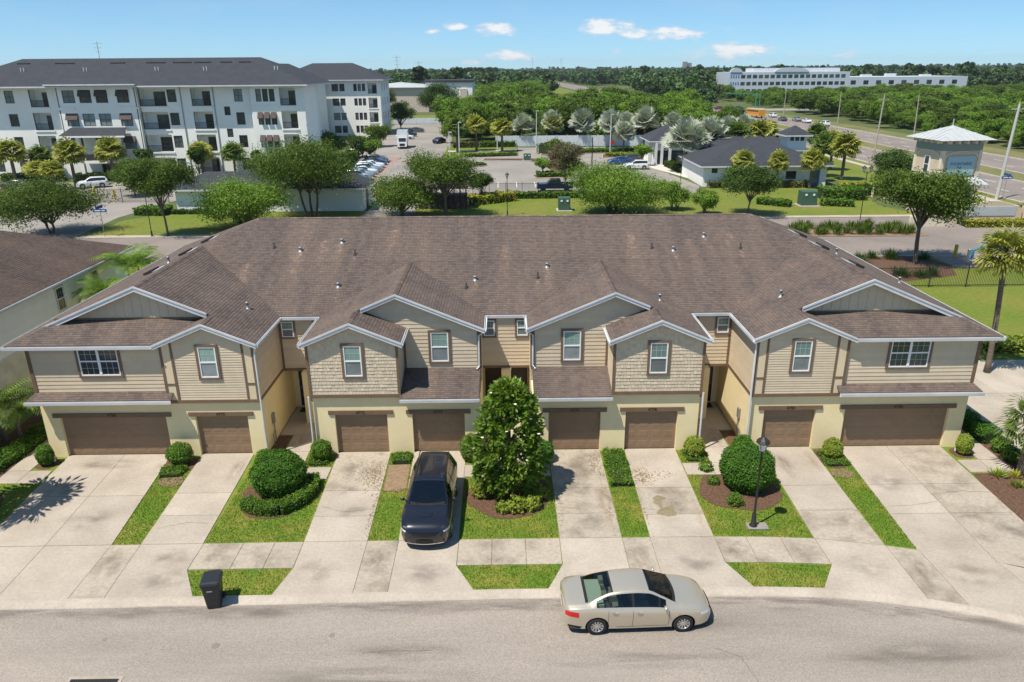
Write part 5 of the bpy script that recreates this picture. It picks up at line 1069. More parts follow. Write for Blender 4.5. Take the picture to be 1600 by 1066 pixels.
# ---- litter, moss and cracks on the driveways
NR = np.random.default_rng(71)
def litter(label, spots, n, col='leaf_dead', ls=.035):
    C = np.concatenate([np.stack([NR.normal(x, sx, k), NR.normal(y, sy, k), np.full(k, .012)+NR.uniform(0, .01, k)], 1) for x, y, sx, sy, k in spots]); t = NR.uniform(0, 6.28, len(C)); U = np.stack([np.cos(t), np.sin(t), NR.uniform(-.2, .2, len(C))], 1)*ls; V = np.stack([-np.sin(t), np.cos(t), NR.uniform(-.2, .2, len(C))], 1)*ls*.5
    return tag(link('leaf_litter', quads('leaf_litter', C, U, V, NR.uniform(0, 1, len(C)), col)), label, 'leaf litter', kind='stuff')
litter('dry leaves on the driveway left of the black car', [(-5.9, -2.2, .28, .75, 260), (-6.7, -1.7, .5, .5, 60), (-5.55, -4.5, .06, 1.3, 90)], 0)
litter('dry leaves on the driveway right of the magnolia', [(4.05, -1.3, .2, .6, 150), (2.15, -4, .08, 1.4, 70), (4.2, -5, .08, 1.2, 50)], 0)
litter('dry leaves on the driveway left of the lamp post', [(6.0, -2.5, .22, .4, 220), (6.8, -2.3, .5, .25, 60), (5.62, -4.6, .05, 1.3, 60)], 0)
mat('moss', (.20, .165, .085), .95, (.27, .22, .14), 6); mat('crack', (.13, .11, .09), .95)
for k, pts in enumerate((blob(6.55, -5.25, .32, .42, 21, 40, .2), blob(6.35, -4.35, .26, .3, 22, 40, .22), blob(6.35, -4.8, .09, .3, 23, 30, .1))): sheet('moss_stain', pts, .004+.002*k, 'moss')
def crack(pts, seed, w=.012, z=.005, m='crack'):
    r = random.Random(seed); b = MB(); q = []
    for a, c in zip(pts, pts[1:]):
        n = max(2, int(math.hypot(c[0]-a[0], c[1]-a[1])/.12))
        for k in range(n): t = k/n; q.append((a[0]+(c[0]-a[0])*t+r.uniform(-.025, .025), a[1]+(c[1]-a[1])*t+r.uniform(-.03, .03)))
    q.append(pts[-1])
    for a, c in zip(q, q[1:]):
        d = Vector((c[0]-a[0], c[1]-a[1])).normalized(); nx, ny = -d.y*w*r.uniform(.3, .8), d.x*w*r.uniform(.3, .8); b.poly([(a[0]+nx, a[1]+ny, z), (c[0]+nx, c[1]+ny, z), (c[0]-nx, c[1]-ny, z), (a[0]-nx, a[1]-ny, z)])
    tag(b.build('crack', m), kind='structure')
for i, p in enumerate(([(15.75, -5.05), (16.8, -5.0), (17.9, -4.75)], [(18.05, -5.9), (19.2, -5.7), (20.4, -5.75)], [(17.9, -4.2), (19.4, -3.95), (20.5, -4.1)], [(2.05, -4.8), (2.9, -4.95), (3.3, -5.1)], [(5.55, -5.0), (6.3, -5.15), (7.2, -5.1)], [(-7.7, -4.6), (-6.7, -5.0), (-5.5, -4.8)], [(12.0, -5.2), (13.2, -5.25), (14.2, -5.2)], [(-13.9, -6.0), (-12.8, -5.6), (-12.0, -5.7)])): crack(p, i)
for i, p in enumerate(([(3.6, -14.2), (6, -14.35), (9, -14.3), (12, -14.6)], [(6.5, -12.8), (7.2, -13.2), (7.4, -14.2)], [(-4.6, -12.8), (-3.9, -12.7), (-2.4, -12.75)], [(12.9, -11.0), (14.0, -11.35), (15.2, -11.8)], [(-1, -14.6), (2, -14.4), (3.6, -14.2)])): crack(p, 40+i, .014, -.080)
# ---- soft-edged stains on concrete and asphalt
def stain_mat(name, col, amt):
    m = bpy.data.materials.new(name); m.use_nodes = True; MATS[name] = m; N, L = m.node_tree.nodes, m.node_tree.links; b = N['Principled BSDF']; b.inputs['Base Color'].default_value = (*col, 1); b.inputs['Roughness'].default_value = .95
    tc = N.new('ShaderNodeTexCoord'); ln = N.new('ShaderNodeVectorMath'); ln.operation = 'LENGTH'; L.new(tc.outputs['Object'], ln.inputs[0]); mr = N.new('ShaderNodeMapRange'); mr.interpolation_type = 'SMOOTHSTEP'; mr.inputs['From Min'].default_value = 1; mr.inputs['From Max'].default_value = .1; L.new(ln.outputs['Value'], mr.inputs['Value'])
    oi = N.new('ShaderNodeObjectInfo'); nz_ = N.new('ShaderNodeTexNoise'); nz_.noise_dimensions = '4D'; nz_.inputs['Scale'].default_value = 1.7; nz_.inputs['Detail'].default_value = 6; L.new(tc.outputs['Object'], nz_.inputs['Vector']); mw = N.new('ShaderNodeMath'); mw.operation = 'MULTIPLY'; mw.inputs[1].default_value = 40; L.new(oi.outputs['Random'], mw.inputs[0]); L.new(mw.outputs[0], nz_.inputs['W'])
    m2 = N.new('ShaderNodeMapRange'); m2.inputs['From Min'].default_value = .38; m2.inputs['From Max'].default_value = .68; L.new(nz_.outputs[0], m2.inputs['Value']); ml = N.new('ShaderNodeMath'); ml.operation = 'MULTIPLY'; L.new(mr.outputs[0], ml.inputs[0]); L.new(m2.outputs[0], ml.inputs[1]); ma = N.new('ShaderNodeMath'); ma.operation = 'MULTIPLY'; ma.inputs[1].default_value = amt; L.new(ml.outputs[0], ma.inputs[0])
    t = N.new('ShaderNodeBsdfTransparent'); ms = N.new('ShaderNodeMixShader'); L.new(ma.outputs[0], ms.inputs[0]); L.new(t.outputs[0], ms.inputs[1]); L.new(b.outputs[0], ms.inputs[2]); L.new(ms.outputs[0], N['Material Output'].inputs['Surface']); return m
stain_mat('stain_brown', (.20, .155, .115), .42); stain_mat('stain_grey', (.17, .15, .13), .38); stain_mat('stain_rust', (.38, .24, .12), .35); stain_mat('stain_road', (.17, .145, .12), .4); stain_mat('stain_pale', (.50, .45, .38), .35)
SM = {}
for k in ('stain_brown', 'stain_grey', 'stain_rust', 'stain_road', 'stain_pale'): bb_ = MB(); bb_.poly([(math.cos(t), math.sin(t), 0) for t in [math.pi*i/8 for i in range(16)]]); SM[k] = bb_.mesh(k, k)
for i, (k, x, y, rx, ry, rz) in enumerate((('stain_brown', 19.7, -1.9, 1.2, 1.1, .3), ('stain_grey', 19.2, -3.9, 1.2, .7, 0), ('stain_grey', 19.9, -6.9, 1.1, .8, 0), ('stain_brown', 13.2, -6.1, 1.1, .7, .3), ('stain_brown', 12.7, -1.5, .5, 1.5, 0), ('stain_rust', 14.1, -1.2, .4, 1.3, 0), ('stain_brown', -12.3, -1.3, .5, 1.5, 0), ('stain_brown', -18.6, -.8, 2.2, .7, 0), ('stain_grey', -6.9, -1.7, 1.0, 1.5, 0), ('stain_grey', -6.4, -4.9, .9, .6, .4), ('stain_grey', -7.0, -3.3, .9, .6, 0), ('stain_brown', 3.2, -1.7, 1.0, 1.4, 0), ('stain_grey', 3.0, -3.5, 1.0, .9, 0), ('stain_grey', 3.4, -5.9, 1.0, .8, 0), ('stain_rust', 4.1, -4.6, .4, 2.0, 0), ('stain_brown', 6.9, -3.7, 1.0, .8, 0), ('stain_rust', 7.8, -5.5, .3, 1.5, 0), ('stain_brown', -14.6, -8.4, .7, 1.2, 0), ('stain_brown', -12.6, -7.9, 1.1, .7, 0), ('stain_grey', -12.3, -9.2, 1.2, .8, 0), ('stain_brown', 4.95, -8.4, .6, 1.3, 0), ('stain_brown', 14.9, -9.3, .6, 1.1, 0), ('stain_brown', -4.8, -8.2, .55, 1.3, 0), ('stain_brown', 16.6, -9.5, 1.3, .9, 0), ('stain_grey', 13.0, -9.0, 1.2, .9, 0), ('stain_grey', 16.6, -3.2, 1.2, 1.0, 0), ('stain_brown', -6.9, -8.8, 1.0, .8, 0), ('stain_grey', -17, -5.4, 1.5, 1.1, 0), ('stain_grey', -19.3, -3, 1.2, 1.5, 0), ('stain_rust', -15.9, -1.2, .4, .9, 0), ('stain_brown', -10.9, -7.9, .7, .6, 0), ('stain_brown', 8.6, -7.8, .7, .6, 0), ('stain_grey', -2.9, -9, 1.2, .8, 0), ('stain_grey', 7.0, -8.6, 1.1, .9, 0), ('stain_rust', -20.3, -4.5, .3, 2.2, 0), ('stain_grey', 10.2, 1.0, .6, 1.4, 0), ('stain_grey', -10.1, 1.0, .6, 1.4, 0))):
    o = link('stain', SM[k]); o.location = (x, y, .0065+.0006*i); o.scale = (rx, ry, 1); o.rotation_euler = (0, 0, rz); tag(o, kind='structure')
rs = random.Random(3)
for i in range(26):
    x = -19+i*1.4; o = link('stain', SM['stain_road']); o.location = (x+rs.uniform(-.5, .5), cb(x)-.55-rs.uniform(0, .25), -.081+.0004*i); o.scale = (rs.uniform(1.2, 2.4), rs.uniform(.22, .5), 1); o.rotation_euler = (0, 0, math.atan2(cb(x+.5)-cb(x-.5), 1)); tag(o, kind='structure')
for i in range(16):
    o = link('stain', SM[('stain_road', 'stain_pale')[i % 2]]); o.location = (rs.uniform(-14, 15), rs.uniform(-14.8, -11.5), -.0690+.0006*i); o.scale = (rs.uniform(2, 5), rs.uniform(.3, .9), 1); tag(o, kind='structure')
# ================================================================ BACKGROUND
ZG = -.15
mat('stucco_white', (.90, .89, .83), .9, (.84, .83, .77), .25, fine=.02, fs=4); mat('stucco_cream', (.62, .57, .50), .9, (.57, .52, .45), .3); mat('shingle_dark', (.046, .05, .059), .95, (.037, .041, .049), .8, fine=.2, fs=5); mat('awning_brown', (.10, .075, .07), .9); mat('rail_dark', (.045, .04, .045), .5); mat('sign_blue', (.02, .10, .30), .4); mat('sign_white', (.8, .8, .8), .5); mat('bollard_yellow', (.55, .42, .03), .5); mat('pipe_blue', (.02, .22, .42), .4); mat('transformer_green', (.045, .10, .065), .5); mat('fence_white', (.62, .66, .68), .6, (.55, .59, .62), 1.5)
mat('metal_roof', (.52, .54, .53), .5, (.46, .48, .48), .6, metal=.1); mat('tower_tan', (.58, .48, .35), .85); mat('tower_green', (.22, .28, .25), .85); mat('tower_trim', (.70, .62, .46), .8); mat('sign_teal', (.34, .52, .55), .5); mat('wood_pole', (.44, .39, .33), .9, (.36, .32, .27), 2); mat('concrete_pole', (.5, .49, .46), .8); mat('office_white', (.50, .55, .61), .7); mat('office_blue', (.06, .18, .42), .5); mat('beige_wall', (.60, .50, .42), .85); mat('stop_red', (.45, .02, .02), .5); mat('brick_tan', (.38, .29, .22), .9, (.3, .22, .17), 6); mat('signal_green', (.05, .30, .16), .5); mat('blinds', (.55, .57, .56), .7); mat('yellow_paint', (.62, .45, .05), .6)
def lev(k): return -.16+.008*k
def bsheet(name, pts, k, m): return sheet(name, pts, lev(k), m)
bsheet('rear_street', [(-140, 37.8), (70, 37.8), (70, 57.6), (26, 57.6), (17, 49.6), (-140, 49.6)], 1, 'asphalt_far')
for nm, pts in (('kerb', [(-45, 49.6), (17, 49.6), (26, 57.6), (62, 57.6)]), ('kerb', [(-140, 37.8), (62, 37.8)])):
    b = MB()
    for a, c in zip(pts, pts[1:]): b.beam((a[0], a[1], -.09), (c[0], c[1], -.09), .35, .16)
    tag(b.build(nm, 'concrete'), kind='structure')
bsheet('pavement', [(-48, 49.8), (17, 49.8), (26, 57.8), (62, 57.8), (62, 59.2), (25.5, 59.2), (16.5, 51.2), (-47, 51.2)], 2, 'concrete')
bsheet('back_lawn', [(-46.5, 51.2), (16.5, 51.2), (25.5, 59.2), (51, 59.2), (49, 66), (53, 82), (30, 82), (30, 79), (28, 76), (-12, 76), (-17, 66), (-18, 65), (-43, 65), (-47, 60)], 1, 'grass_far')
bsheet('side_lawn', [(62, -26), (62, 37.5), (-60, 37.5), (-60, 26.9), (25, 26.9), (25, 11.2), (44.2, 11.2), (44.2, -26)], 17.2, 'grass_far')
bsheet('entry_road', [(-130, 49.7), (-47.5, 49.7), (-48.5, 62), (-46.5, 74), (-46, 86), (-40, 93), (-130, 96)], 2, 'parking')
bsheet('parking_aisle', [(-18, 60.2), (-11.6, 60.2), (-12, 108), (-12.8, 150), (-16.5, 224), (-36, 226), (-33, 150), (-28.5, 110), (-27.5, 72), (-17.5, 71)], 3, 'parking')
bsheet('parking_lot', [(-11.8, 77.4), (28, 77.4), (30, 84), (26.5, 112), (27, 128), (36, 128), (36, 145), (3, 145), (3, 128), (-12, 125)], 4, 'parking')
bsheet('paver_strip', [(-26.3, 84), (-21.2, 84), (-21.6, 128), (-27.3, 128)], 5, 'paver'); bsheet('crosswalk', [(-21.4, 118.6), (-12.6, 118.6), (-12.7, 120.4), (-21.5, 120.4)], 5, 'paver')
bsheet('club_path', [(36.5, 80), (33.5, 79.5), (26.8, 106), (25.5, 122), (28.2, 122), (30, 108)], 5, 'stucco_cream')
bsheet('footpath', [(-32.6, 98), (-30.5, 98), (-28.6, 112), (-33.8, 150), (-37, 200), (-39, 200), (-36, 150), (-32, 115)], 4, 'stucco_cream')
bsheet('lawn_strip', [(-12.6, 126), (2.8, 128.6), (2.8, 152), (-13.5, 150.5)], 5, 'grass_far'); bsheet('footpath', [(-12.4, 137), (2.8, 138.5), (2.8, 141), (-12.7, 139.5)], 6, 'stucco_cream')
bsheet('far_lawn', [(-60, 228), (-14, 228), (-12, 275), (-60, 280)], 2, 'grass_far')
# islands in the lots
for i, p in enumerate(([(-10.6, 107.5), (-3.2, 111), (-3.6, 113.6), (-10.8, 111.5)], [(5.2, 93.6), (11.6, 94), (11.4, 98), (4.6, 97.4)], [(8.5, 96), (12, 97), (10, 118), (7, 117), (6.5, 122), (-4, 122.5), (-4.5, 119.5), (7, 118.5)], [(14.5, 130), (30, 132), (30, 137.5), (14.2, 136)], [(19.8, 122.5), (29, 122.5), (29.4, 128.5), (20.6, 128.5)], [(7.6, 128), (13.8, 129), (12, 139), (8.2, 139)])):
    b = MB(); b.prism([(x, y, -.02) for x, y in p], (0, 0, -.1)); tag(b.build('planting_island', 'mulch'), kind='structure')
    b = MB()
    for a, c in zip(p, p[1:]+p[:1]): b.beam((a[0], a[1], -.07), (c[0], c[1], -.07), .2, .16)
    tag(b.build('kerb', 'concrete'), kind='structure')
b = MB()
for k in range(11): b.poly([(-26+k*.0, 86+k*3.0, lev(6)), (-20.9, 86+k*3.0, lev(6)), (-20.9, 86.12+k*3.0, lev(6)), (-26, 86.12+k*3.0, lev(6))])
for k in range(8): x = -4+k*2.9; b.poly([(x, 84, lev(6)), (x+.12, 84, lev(6)), (x+.12, 89.5, lev(6)), (x, 89.5, lev(6))])
for k in range(6): y = 100+k*3; b.poly([(19.5, y, lev(6)), (25.4, y, lev(6)), (25.4, y+.12, lev(6)), (19.5, y+.12, lev(6))])
tag(b.build('parking_markings', 'sign_white'), kind='structure')
# ---- the six-lane road on the right
bsheet('highway', [(68.5, 20), (99.5, 20), (99.5, 290), (88, 480), (78, 780), (60, 1250), (40, 1250), (56, 780), (62, 470), (69, 290)], 3, 'asphalt_far')
bsheet('median', [(80.6, 56), (86.6, 56), (86.4, 250), (81, 250)], 4, 'grass_dry'); bsheet('verge', [(99.5, 20), (107.5, 20), (107.5, 285), (99.5, 285)], 4, 'grass_dry'); bsheet('verge', [(58.5, 67), (68.5, 62), (68.8, 285), (60, 285), (56, 120), (52.5, 84), (51, 78)], 4, 'grass_far'); bsheet('pavement', [(65.2, 64), (66.7, 64), (67, 280), (65.4, 280)], 5, 'concrete')
bsheet('entry_crossing', [(58.5, 38), (68.4, 38), (68.4, 64.5), (64, 66.5), (60, 59.3), (58.5, 57.8)], 4, 'paver'); bsheet('corner_lawn', [(52.5, 59.3), (60.5, 59.3), (63.6, 64.5), (64.8, 70), (58.5, 70.5), (53.5, 67)], 6, 'grass_far')
b = MB()
for x, dash in ((68.9, 0), (72.6, 1), (76.4, 1), (80.2, 0), (87.0, 0), (90.8, 1), (94.6, 1), (99.1, 0)):
    y = 58
    while y < 285:
        L = 3 if dash else 9.8; b.poly([(x, y, lev(5)), (x+.16, y, lev(5)), (x+.16, y+L, lev(5)), (x, y+L, lev(5))]); y += 9 if dash else 10
tag(b.build('lane_markings', 'sign_white'), kind='structure')
for x in (68.4, 80.5, 86.7, 99.6):
    b = MB(); b.box(x-.25, x+.25, 60 if x < 90 else 20, 280, -.16, -.02); tag(b.build('kerb', 'concrete'), kind='structure')
bsheet('side_street', [(99.6, 288), (260, 296), (260, 306), (99.6, 304)], 4, 'parking'); bsheet('far_lawn', [(15, 262), (54, 262), (57, 480), (50, 790), (20, 790)], 2, 'grass_far')
# ---- generic building pieces
def fwall(parent, pl, u0, u1, z0, z1, openings, t, m, name='wall'):
    b = MB(); us = sorted({u0, u1, *[o[0] for o in openings], *[o[1] for o in openings]}); zs = sorted({z0, z1, *[o[2] for o in openings], *[o[3] for o in openings]})
    us = [u for u in us if u0 <= u <= u1]; zs = [z for z in zs if z0 <= z <= z1]
    for ua, ub in zip(us, us[1:]):
        run = None
        for za, zb in zip(zs, zs[1:]):
            if any(o[0] <= ua+1e-6 and o[1] >= ub-1e-6 and o[2] <= za+1e-6 and o[3] >= zb-1e-6 for o in openings):
                if run: pbox(b, pl, ua, ub, run[0], run[1], -t, 0)
                run = None
            else: run = (run[0], zb) if run else (za, zb)
        if run: pbox(b, pl, ua, ub, run[0], run[1], -t, 0)
    return b.build(name, m, parent)
def bwin(parent, pl, u, z, w, h, frame='rail_dark', awn=None, pane='pane_dark', t=.12, mull=1):
    b = MB(); f = .09
    for (a, c, e, g) in ((-w/2, w/2, h/2-f, h/2), (-w/2, w/2, -h/2, -h/2+f), (-w/2, -w/2+f, -h/2, h/2), (w/2-f, w/2, -h/2, h/2), (-w/2, w/2, -.04, .04)): pbox(b, pl, u+a, u+c, z+e, z+g, -t-.05, -t+.03+.001*abs(a))
    for k in range(mull): x = -w/2+w*(k+1)/(mull+1); pbox(b, pl, u+x-.03, u+x+.03, z-h/2, z+h/2, -t-.05, -t+.02)
    wn_ = b.build('window', frame, parent); b = MB(); b.poly([pl(u-w/2, z-h/2, -t), pl(u+w/2, z-h/2, -t), pl(u+w/2, z+h/2, -t), pl(u-w/2, z+h/2, -t)]); b.build('pane', pane if hsh(u*10, z*10) > .35 else 'pane_lower' if hsh(u*10, z*7) > .4 else 'pane_upper', wn_)
    if awn: b = MB(); b.prism([pl(u-w/2, z+h/2, 0), pl(u-w/2, z+h*.02, .55), pl(u+w/2, z+h*.02, .55), pl(u+w/2, z+h/2, 0)], Vector(pl(0, .06, 0))-Vector(pl(0, 0, 0))); b.build('awning', 'awning_brown', wn_)
def balcony(parent, pl, u, z, w, h, wallm, depth=1.8):
    """recess behind an opening, with floor edge, back wall, glass door and railing"""
    b = MB(); pbox(b, pl, u-w/2-.15, u+w/2+.15, z-h/2-.25, z-h/2, -depth, .12); pbox(b, pl, u-w/2, u+w/2, z-h/2, z+h/2, -depth-.1, -depth); pbox(b, pl, u-w/2-.1, u-w/2, z-h/2, z+h/2, -depth, -.01); pbox(b, pl, u+w/2, u+w/2+.1, z-h/2, z+h/2, -depth, -.01); pbox(b, pl, u-w/2, u+w/2, z+h/2, z+h/2+.1, -depth, -.01)
    o = b.build('balcony', wallm, parent); b = MB(); pbox(b, pl, u-w*.12, u+w*.36, z-h/2, z+h*.32, -depth, -depth+.05); b.build('door', 'pane_dark', o); b = MB(); r0 = z-h/2
    pbox(b, pl, u-w/2, u+w/2, r0+1.0, r0+1.08, -.08, -.02); pbox(b, pl, u-w/2, u+w/2, r0+.08, r0+.14, -.08, -.02); n = int(w/.14)
    for k in range(n+1): x = u-w/2+w*k/n; pbox(b, pl, x-.018, x+.018, r0+.14, r0+1.0, -.065, -.035)
    b.build('railing', 'rail_dark', o)
def hip_roof(parent, x0, x1, y0, y1, ze, zr_, m='shingle_dark', fascia='white_trim', soffit=.22, kx=None):
    d = min(x1-x0, y1-y0)/2; b = MB()
    if x1-x0 > y1-y0: r0, r1 = (x0+d, (y0+y1)/2, zr_), (x1-d, (y0+y1)/2, zr_)
    else: r0, r1 = ((x0+x1)/2, y0+d, zr_), ((x0+x1)/2, y1-d, zr_)
    A, B_, C_, D_ = (x0, y0, ze), (x1, y0, ze), (x1, y1, ze), (x0, y1, ze)
    if x1-x0 > y1-y0: b.poly([A, B_, r1, r0]); b.poly([C_, D_, r0, r1]); b.poly([B_, C_, r1]); b.poly([D_, A, r0])
    else: b.poly([A, B_, r0]); b.poly([C_, D_, r1]); b.poly([B_, C_, r1, r0]); b.poly([D_, A, r0, r1])
    b.poly([A, D_, C_, B_]); rf_ = b.build('roof', m, parent); b = MB()
    b.box(x0, x1, y0-.02, y0+.1, ze-soffit, ze-.01); b.box(x0, x1, y1-.1, y1+.02, ze-soffit, ze-.01); b.box(x0-.02, x0+.1, y0, y1, ze-soffit, ze-.012); b.box(x1-.1, x1+.02, y0, y1, ze-soffit, ze-.012); b.build('fascia', fascia, parent); return rf_
# ---- apartment block
AP = thing('apartment_block', 'white four-storey apartment block with charcoal hipped roof and recessed balconies', 'building', (-60, 100, ZG))
ROWS = [13.2, 9.5, 5.8, 2.05]; WC = [(-89.5, 1.5), (-86, 1.5), (-81.9, 1.5), (-55.1, 1.5), (-44.1, 1.4)]; BC = [(-77.1, 3.0), (-58.3, 4.4), (-50.3, 3.2)]
pA = lambda u, z, d: (u, 99-d, z); ops = []; todo = []
for r, z in enumerate(ROWS):
    for x, w in WC: ops.append((x-w/2, x+w/2, z-1.0, z+1.0)); todo.append(('w', pA, x, z, w, None))
    for x, w in BC: ops.append((x-w/2, x+w/2, z-.25-1.4, z-.25+1.4)); todo.append(('b', pA, x, z-.25, w, None))
for z in (10.74, 7.18): ops.append((-46.7, -45.7, z-.7, z+.7)); todo.append(('s', pA, -46.2, z, 1.0, None))
fwall(AP, pA, -92, -73.6, ZG, 14.7, ops, .3, 'stucco_white'); fwall(AP, pA, -60.7, -41.8, ZG, 14.7, ops, .3, 'stucco_white')
pB = lambda u, z, d: (u, 98.2-d, z); opb = []
for r, z in enumerate(ROWS[:3]):
    for x, w in ((-71.7, 2.0), (-69.0, 2.0), (-66.3, 2.0), (-62.8, 2.0)):
        if r == 2 and x in (-69.0, -66.3): continue
        opb.append((x-w/2, x+w/2, z-1.0, z+1.0)); todo.append(('w', pB, x, z, w, (r == 0 and x > -70) or (r == 1 and x in (-71.7, -62.8)) or (r == 2 and x > -63)))
opb.append((-68.6, -65.2, 3.0, 6.6)); opb.append((-68.4, -65.4, ZG, 2.6)); fwall(AP, pB, -73.6, -60.7, ZG, 14.7, opb, .3, 'stucco_white')
for x in (-73.6, -60.7): b = MB(); b.box(x-.15 if x < -70 else x-.15, x+.15, 98.2, 99.2, ZG, 14.7); b.build('wall', 'stucco_white', AP)
for x in (-41.8,): b = MB(); b.box(x-.15, x+.15, 98.3, 99.2, ZG, 14.7); b.build('wall', 'stucco_white', AP)
opc = []
for r, z in enumerate(ROWS):
    for x in (-40.5, -39.4, -38.3): opc.append((x-.45, x+.45, z-1.0, z+1.0)); todo.append(('w', pB, x, z, .9, r > 0))
    opc.append((-37.0, -34.4, z-1.65, z+1.15)); todo.append(('b', pB, -35.7, z-.25, 2.6, None))
fwall(AP, pB, -41.8, -33, ZG, 14.7, opc, .3, 'stucco_white')
for k, pl, x, z, w, aw in todo:
    if k == 'b': balcony(AP, pl, x, z, w, 2.8, 'stucco_white')
    else: bwin(AP, pl, x, z, w, 2.0 if k == 'w' else 1.4, awn=aw, mull=1 if w > 1.2 else 0)
for (x, y0, y1, wy) in ((-33, 98.52, 106.78, ()), (-35, 107.02, 116.78, (109.5, 114.5)), (-38, 117.02, 129.78, (120, 126))):
    pE = lambda u, z, d, x=x: (x+d, u, z); o_ = [(y-.6, y+.6, z-1.0, z+1.0) for y in wy for z in ROWS]; 
    fwall(AP, pE, y0, y1, ZG, 14.7, o_, .3, 'stucco_white')
    for y in wy:
        for z in ROWS: bwin(AP, pE, y, z, 1.2, 2.0, mull=0)
b = MB(); b.box(-35.3, -33.02, 106.8, 107, ZG, 14.7); b.box(-38.3, -35.02, 116.8, 117, ZG, 14.7); b.box(-56, -38.02, 129.8, 130, ZG, 14.7); b.box(-92, -91.7, 99, 116, ZG, 14.7); b.box(-91.7, -38.5, 115.7, 116, ZG, 14.7); b.build('wall', 'stucco_white', AP)
for x in (-73.8, -60.5, -53.6, -48.2, -42.1): b = MB(); b.tube([(x, 98.9 if x not in (-73.8, -60.5, -42.1) else 98.95, 0), (x, 98.9, 14.5)], .07, 6); b.build('down_pipe', 'galv', AP)
b = MB(); b.box(-63.9, -60.6, 98.0, 98.2, 11.2, 11.55); b.box(-73.7, -71, 98.0, 98.2, 11.2, 11.5); b.box(-41.9, -37.4, 98.05, 98.2, 11.2, 11.5); b.build('cornice', 'stucco_white', AP)
hip_roof(AP, -93.3, -32.0, 97.0, 117.2, 14.85, 19.2); hip_roof(AP, -57, -36.8, 108, 131.5, 14.83, 18.9); hip_roof(AP, -74.6, -59.8, 96.6, 112, 15.15, 17.2)
b = MB(); rf_ = [(-72.2, 97.9, 8.3), (-63.0, 97.9, 8.3), (-62.2, 95.3, 7.2), (-73.0, 95.3, 7.2)]; b.prism(rf_, (0, 0, -.18)); b.build('entry_canopy', 'shingle_dark', AP); b = MB(); b.box(-73, -62.2, 95.2, 95.35, 6.9, 7.15)
for x in (-70.2, -63.6): b.box(x-.3, x+.3, 95.5, 96.1, ZG, 6.95)
b.build('canopy_frame', 'stucco_white', AP); b = MB(); b.box(-69.9, -63.9, 95.6, 98.2, 2.7, 3.1); b.build('canopy_floor', 'stucco_white', AP); b = MB(); b.box(-69.5, -64.4, 95.75, 95.82, 3.2, 4.2); b.build('railing', 'rail_dark', AP)
b = MB(); b.poly([(-68.6, 98.6, 3.0), (-65.2, 98.6, 3.0), (-65.2, 98.6, 6.6), (-68.6, 98.6, 6.6)]); b.poly([(-68.4, 98.6, ZG), (-65.4, 98.6, ZG), (-65.4, 98.6, 2.6), (-68.4, 98.6, 2.6)]); b.build('door', 'pane_dark', AP)
for x, w in ((-88, 2.4), (-82, 3), (-75, 4.6), (-66, 3.5), (-59.5, 4.6), (-55, 4.4), (-51.5, 4), (-47.5, 2.8), (-44.3, 2.8)): b = MB(); b.box(x-w/2*.7, x+w/2*.7, 105.0, 105.5, 18.25, 18.5); b.build('ridge_vent', 'vent_dark', AP)
for x in (-81, -70.5, -58.5, -50.4, -38.5): b = MB(); b.tube([(x, 102.3, 16.8), (x, 102.3, 17.75)], .09, 6); b.tube([(x+.5, 102.3, 16.8), (x+.5, 102.3, 17.75)], .09, 6); b.build('vent_pipe', 'white_trim', AP)
BB = thing('apartment_block', 'second white apartment block set back along the parking aisle', 'building', (-50, 190, ZG)); pF = lambda u, z, d: (u, 182-d, z); o_ = []; RW2 = [12.5, 8.75, 5.0, 1.6]; td = []
for z in RW2:
    for x, w in ((-54, 1.6), (-50, 1.6), (-45.8, 1.8), (-43.9, 1.4), (-40.35, .9), (-39.2, .9), (-38.05, .9)): o_.append((x-w/2, x+w/2, z-.95, z+.95)); td.append((x, z, w))
    o_.append((-36.9, -34.5, z-1.6, z+1.1))
fwall(BB, pF, -62, -33.6, ZG, 14.4, o_, .3, 'stucco_white')
for x, z, w in td: bwin(BB, pF, x, z, w, 1.9, mull=1 if w > 1.2 else 0)
for z in RW2: balcony(BB, pF, -35.7, z-.25, 2.4, 2.7, 'stucco_white')
pE = lambda u, z, d: (-33.6+d, u, z); o_ = [(y-.55, y+.55, z-.95, z+.95) for y in (186, 190, 195) for z in RW2]; fwall(BB, pE, 182.32, 198.68, ZG, 14.4, o_, .3, 'stucco_white')
for y in (186, 190, 195):
    for z in RW2: bwin(BB, pE, y, z, 1.1, 1.9, mull=0)
b = MB(); b.box(-62, -61.7, 182.32, 199, ZG, 14.4); b.box(-61.7, -33.62, 198.7, 199, ZG, 14.4); b.build('wall', 'stucco_white', BB); hip_roof(BB, -63, -32.4, 180.8, 200.2, 14.5, 18.8)
WG = thing('apartment_block', 'white apartment wing running back behind the corner of the main block', 'building', (-55, 150, ZG)); b = MB(); b.box(-62, -48, 131.6, 180.6, ZG, 14.3); b.build('wall', 'stucco_white', WG); hip_roof(WG, -63, -47, 131.7, 180.4, 14.4, 18.6)
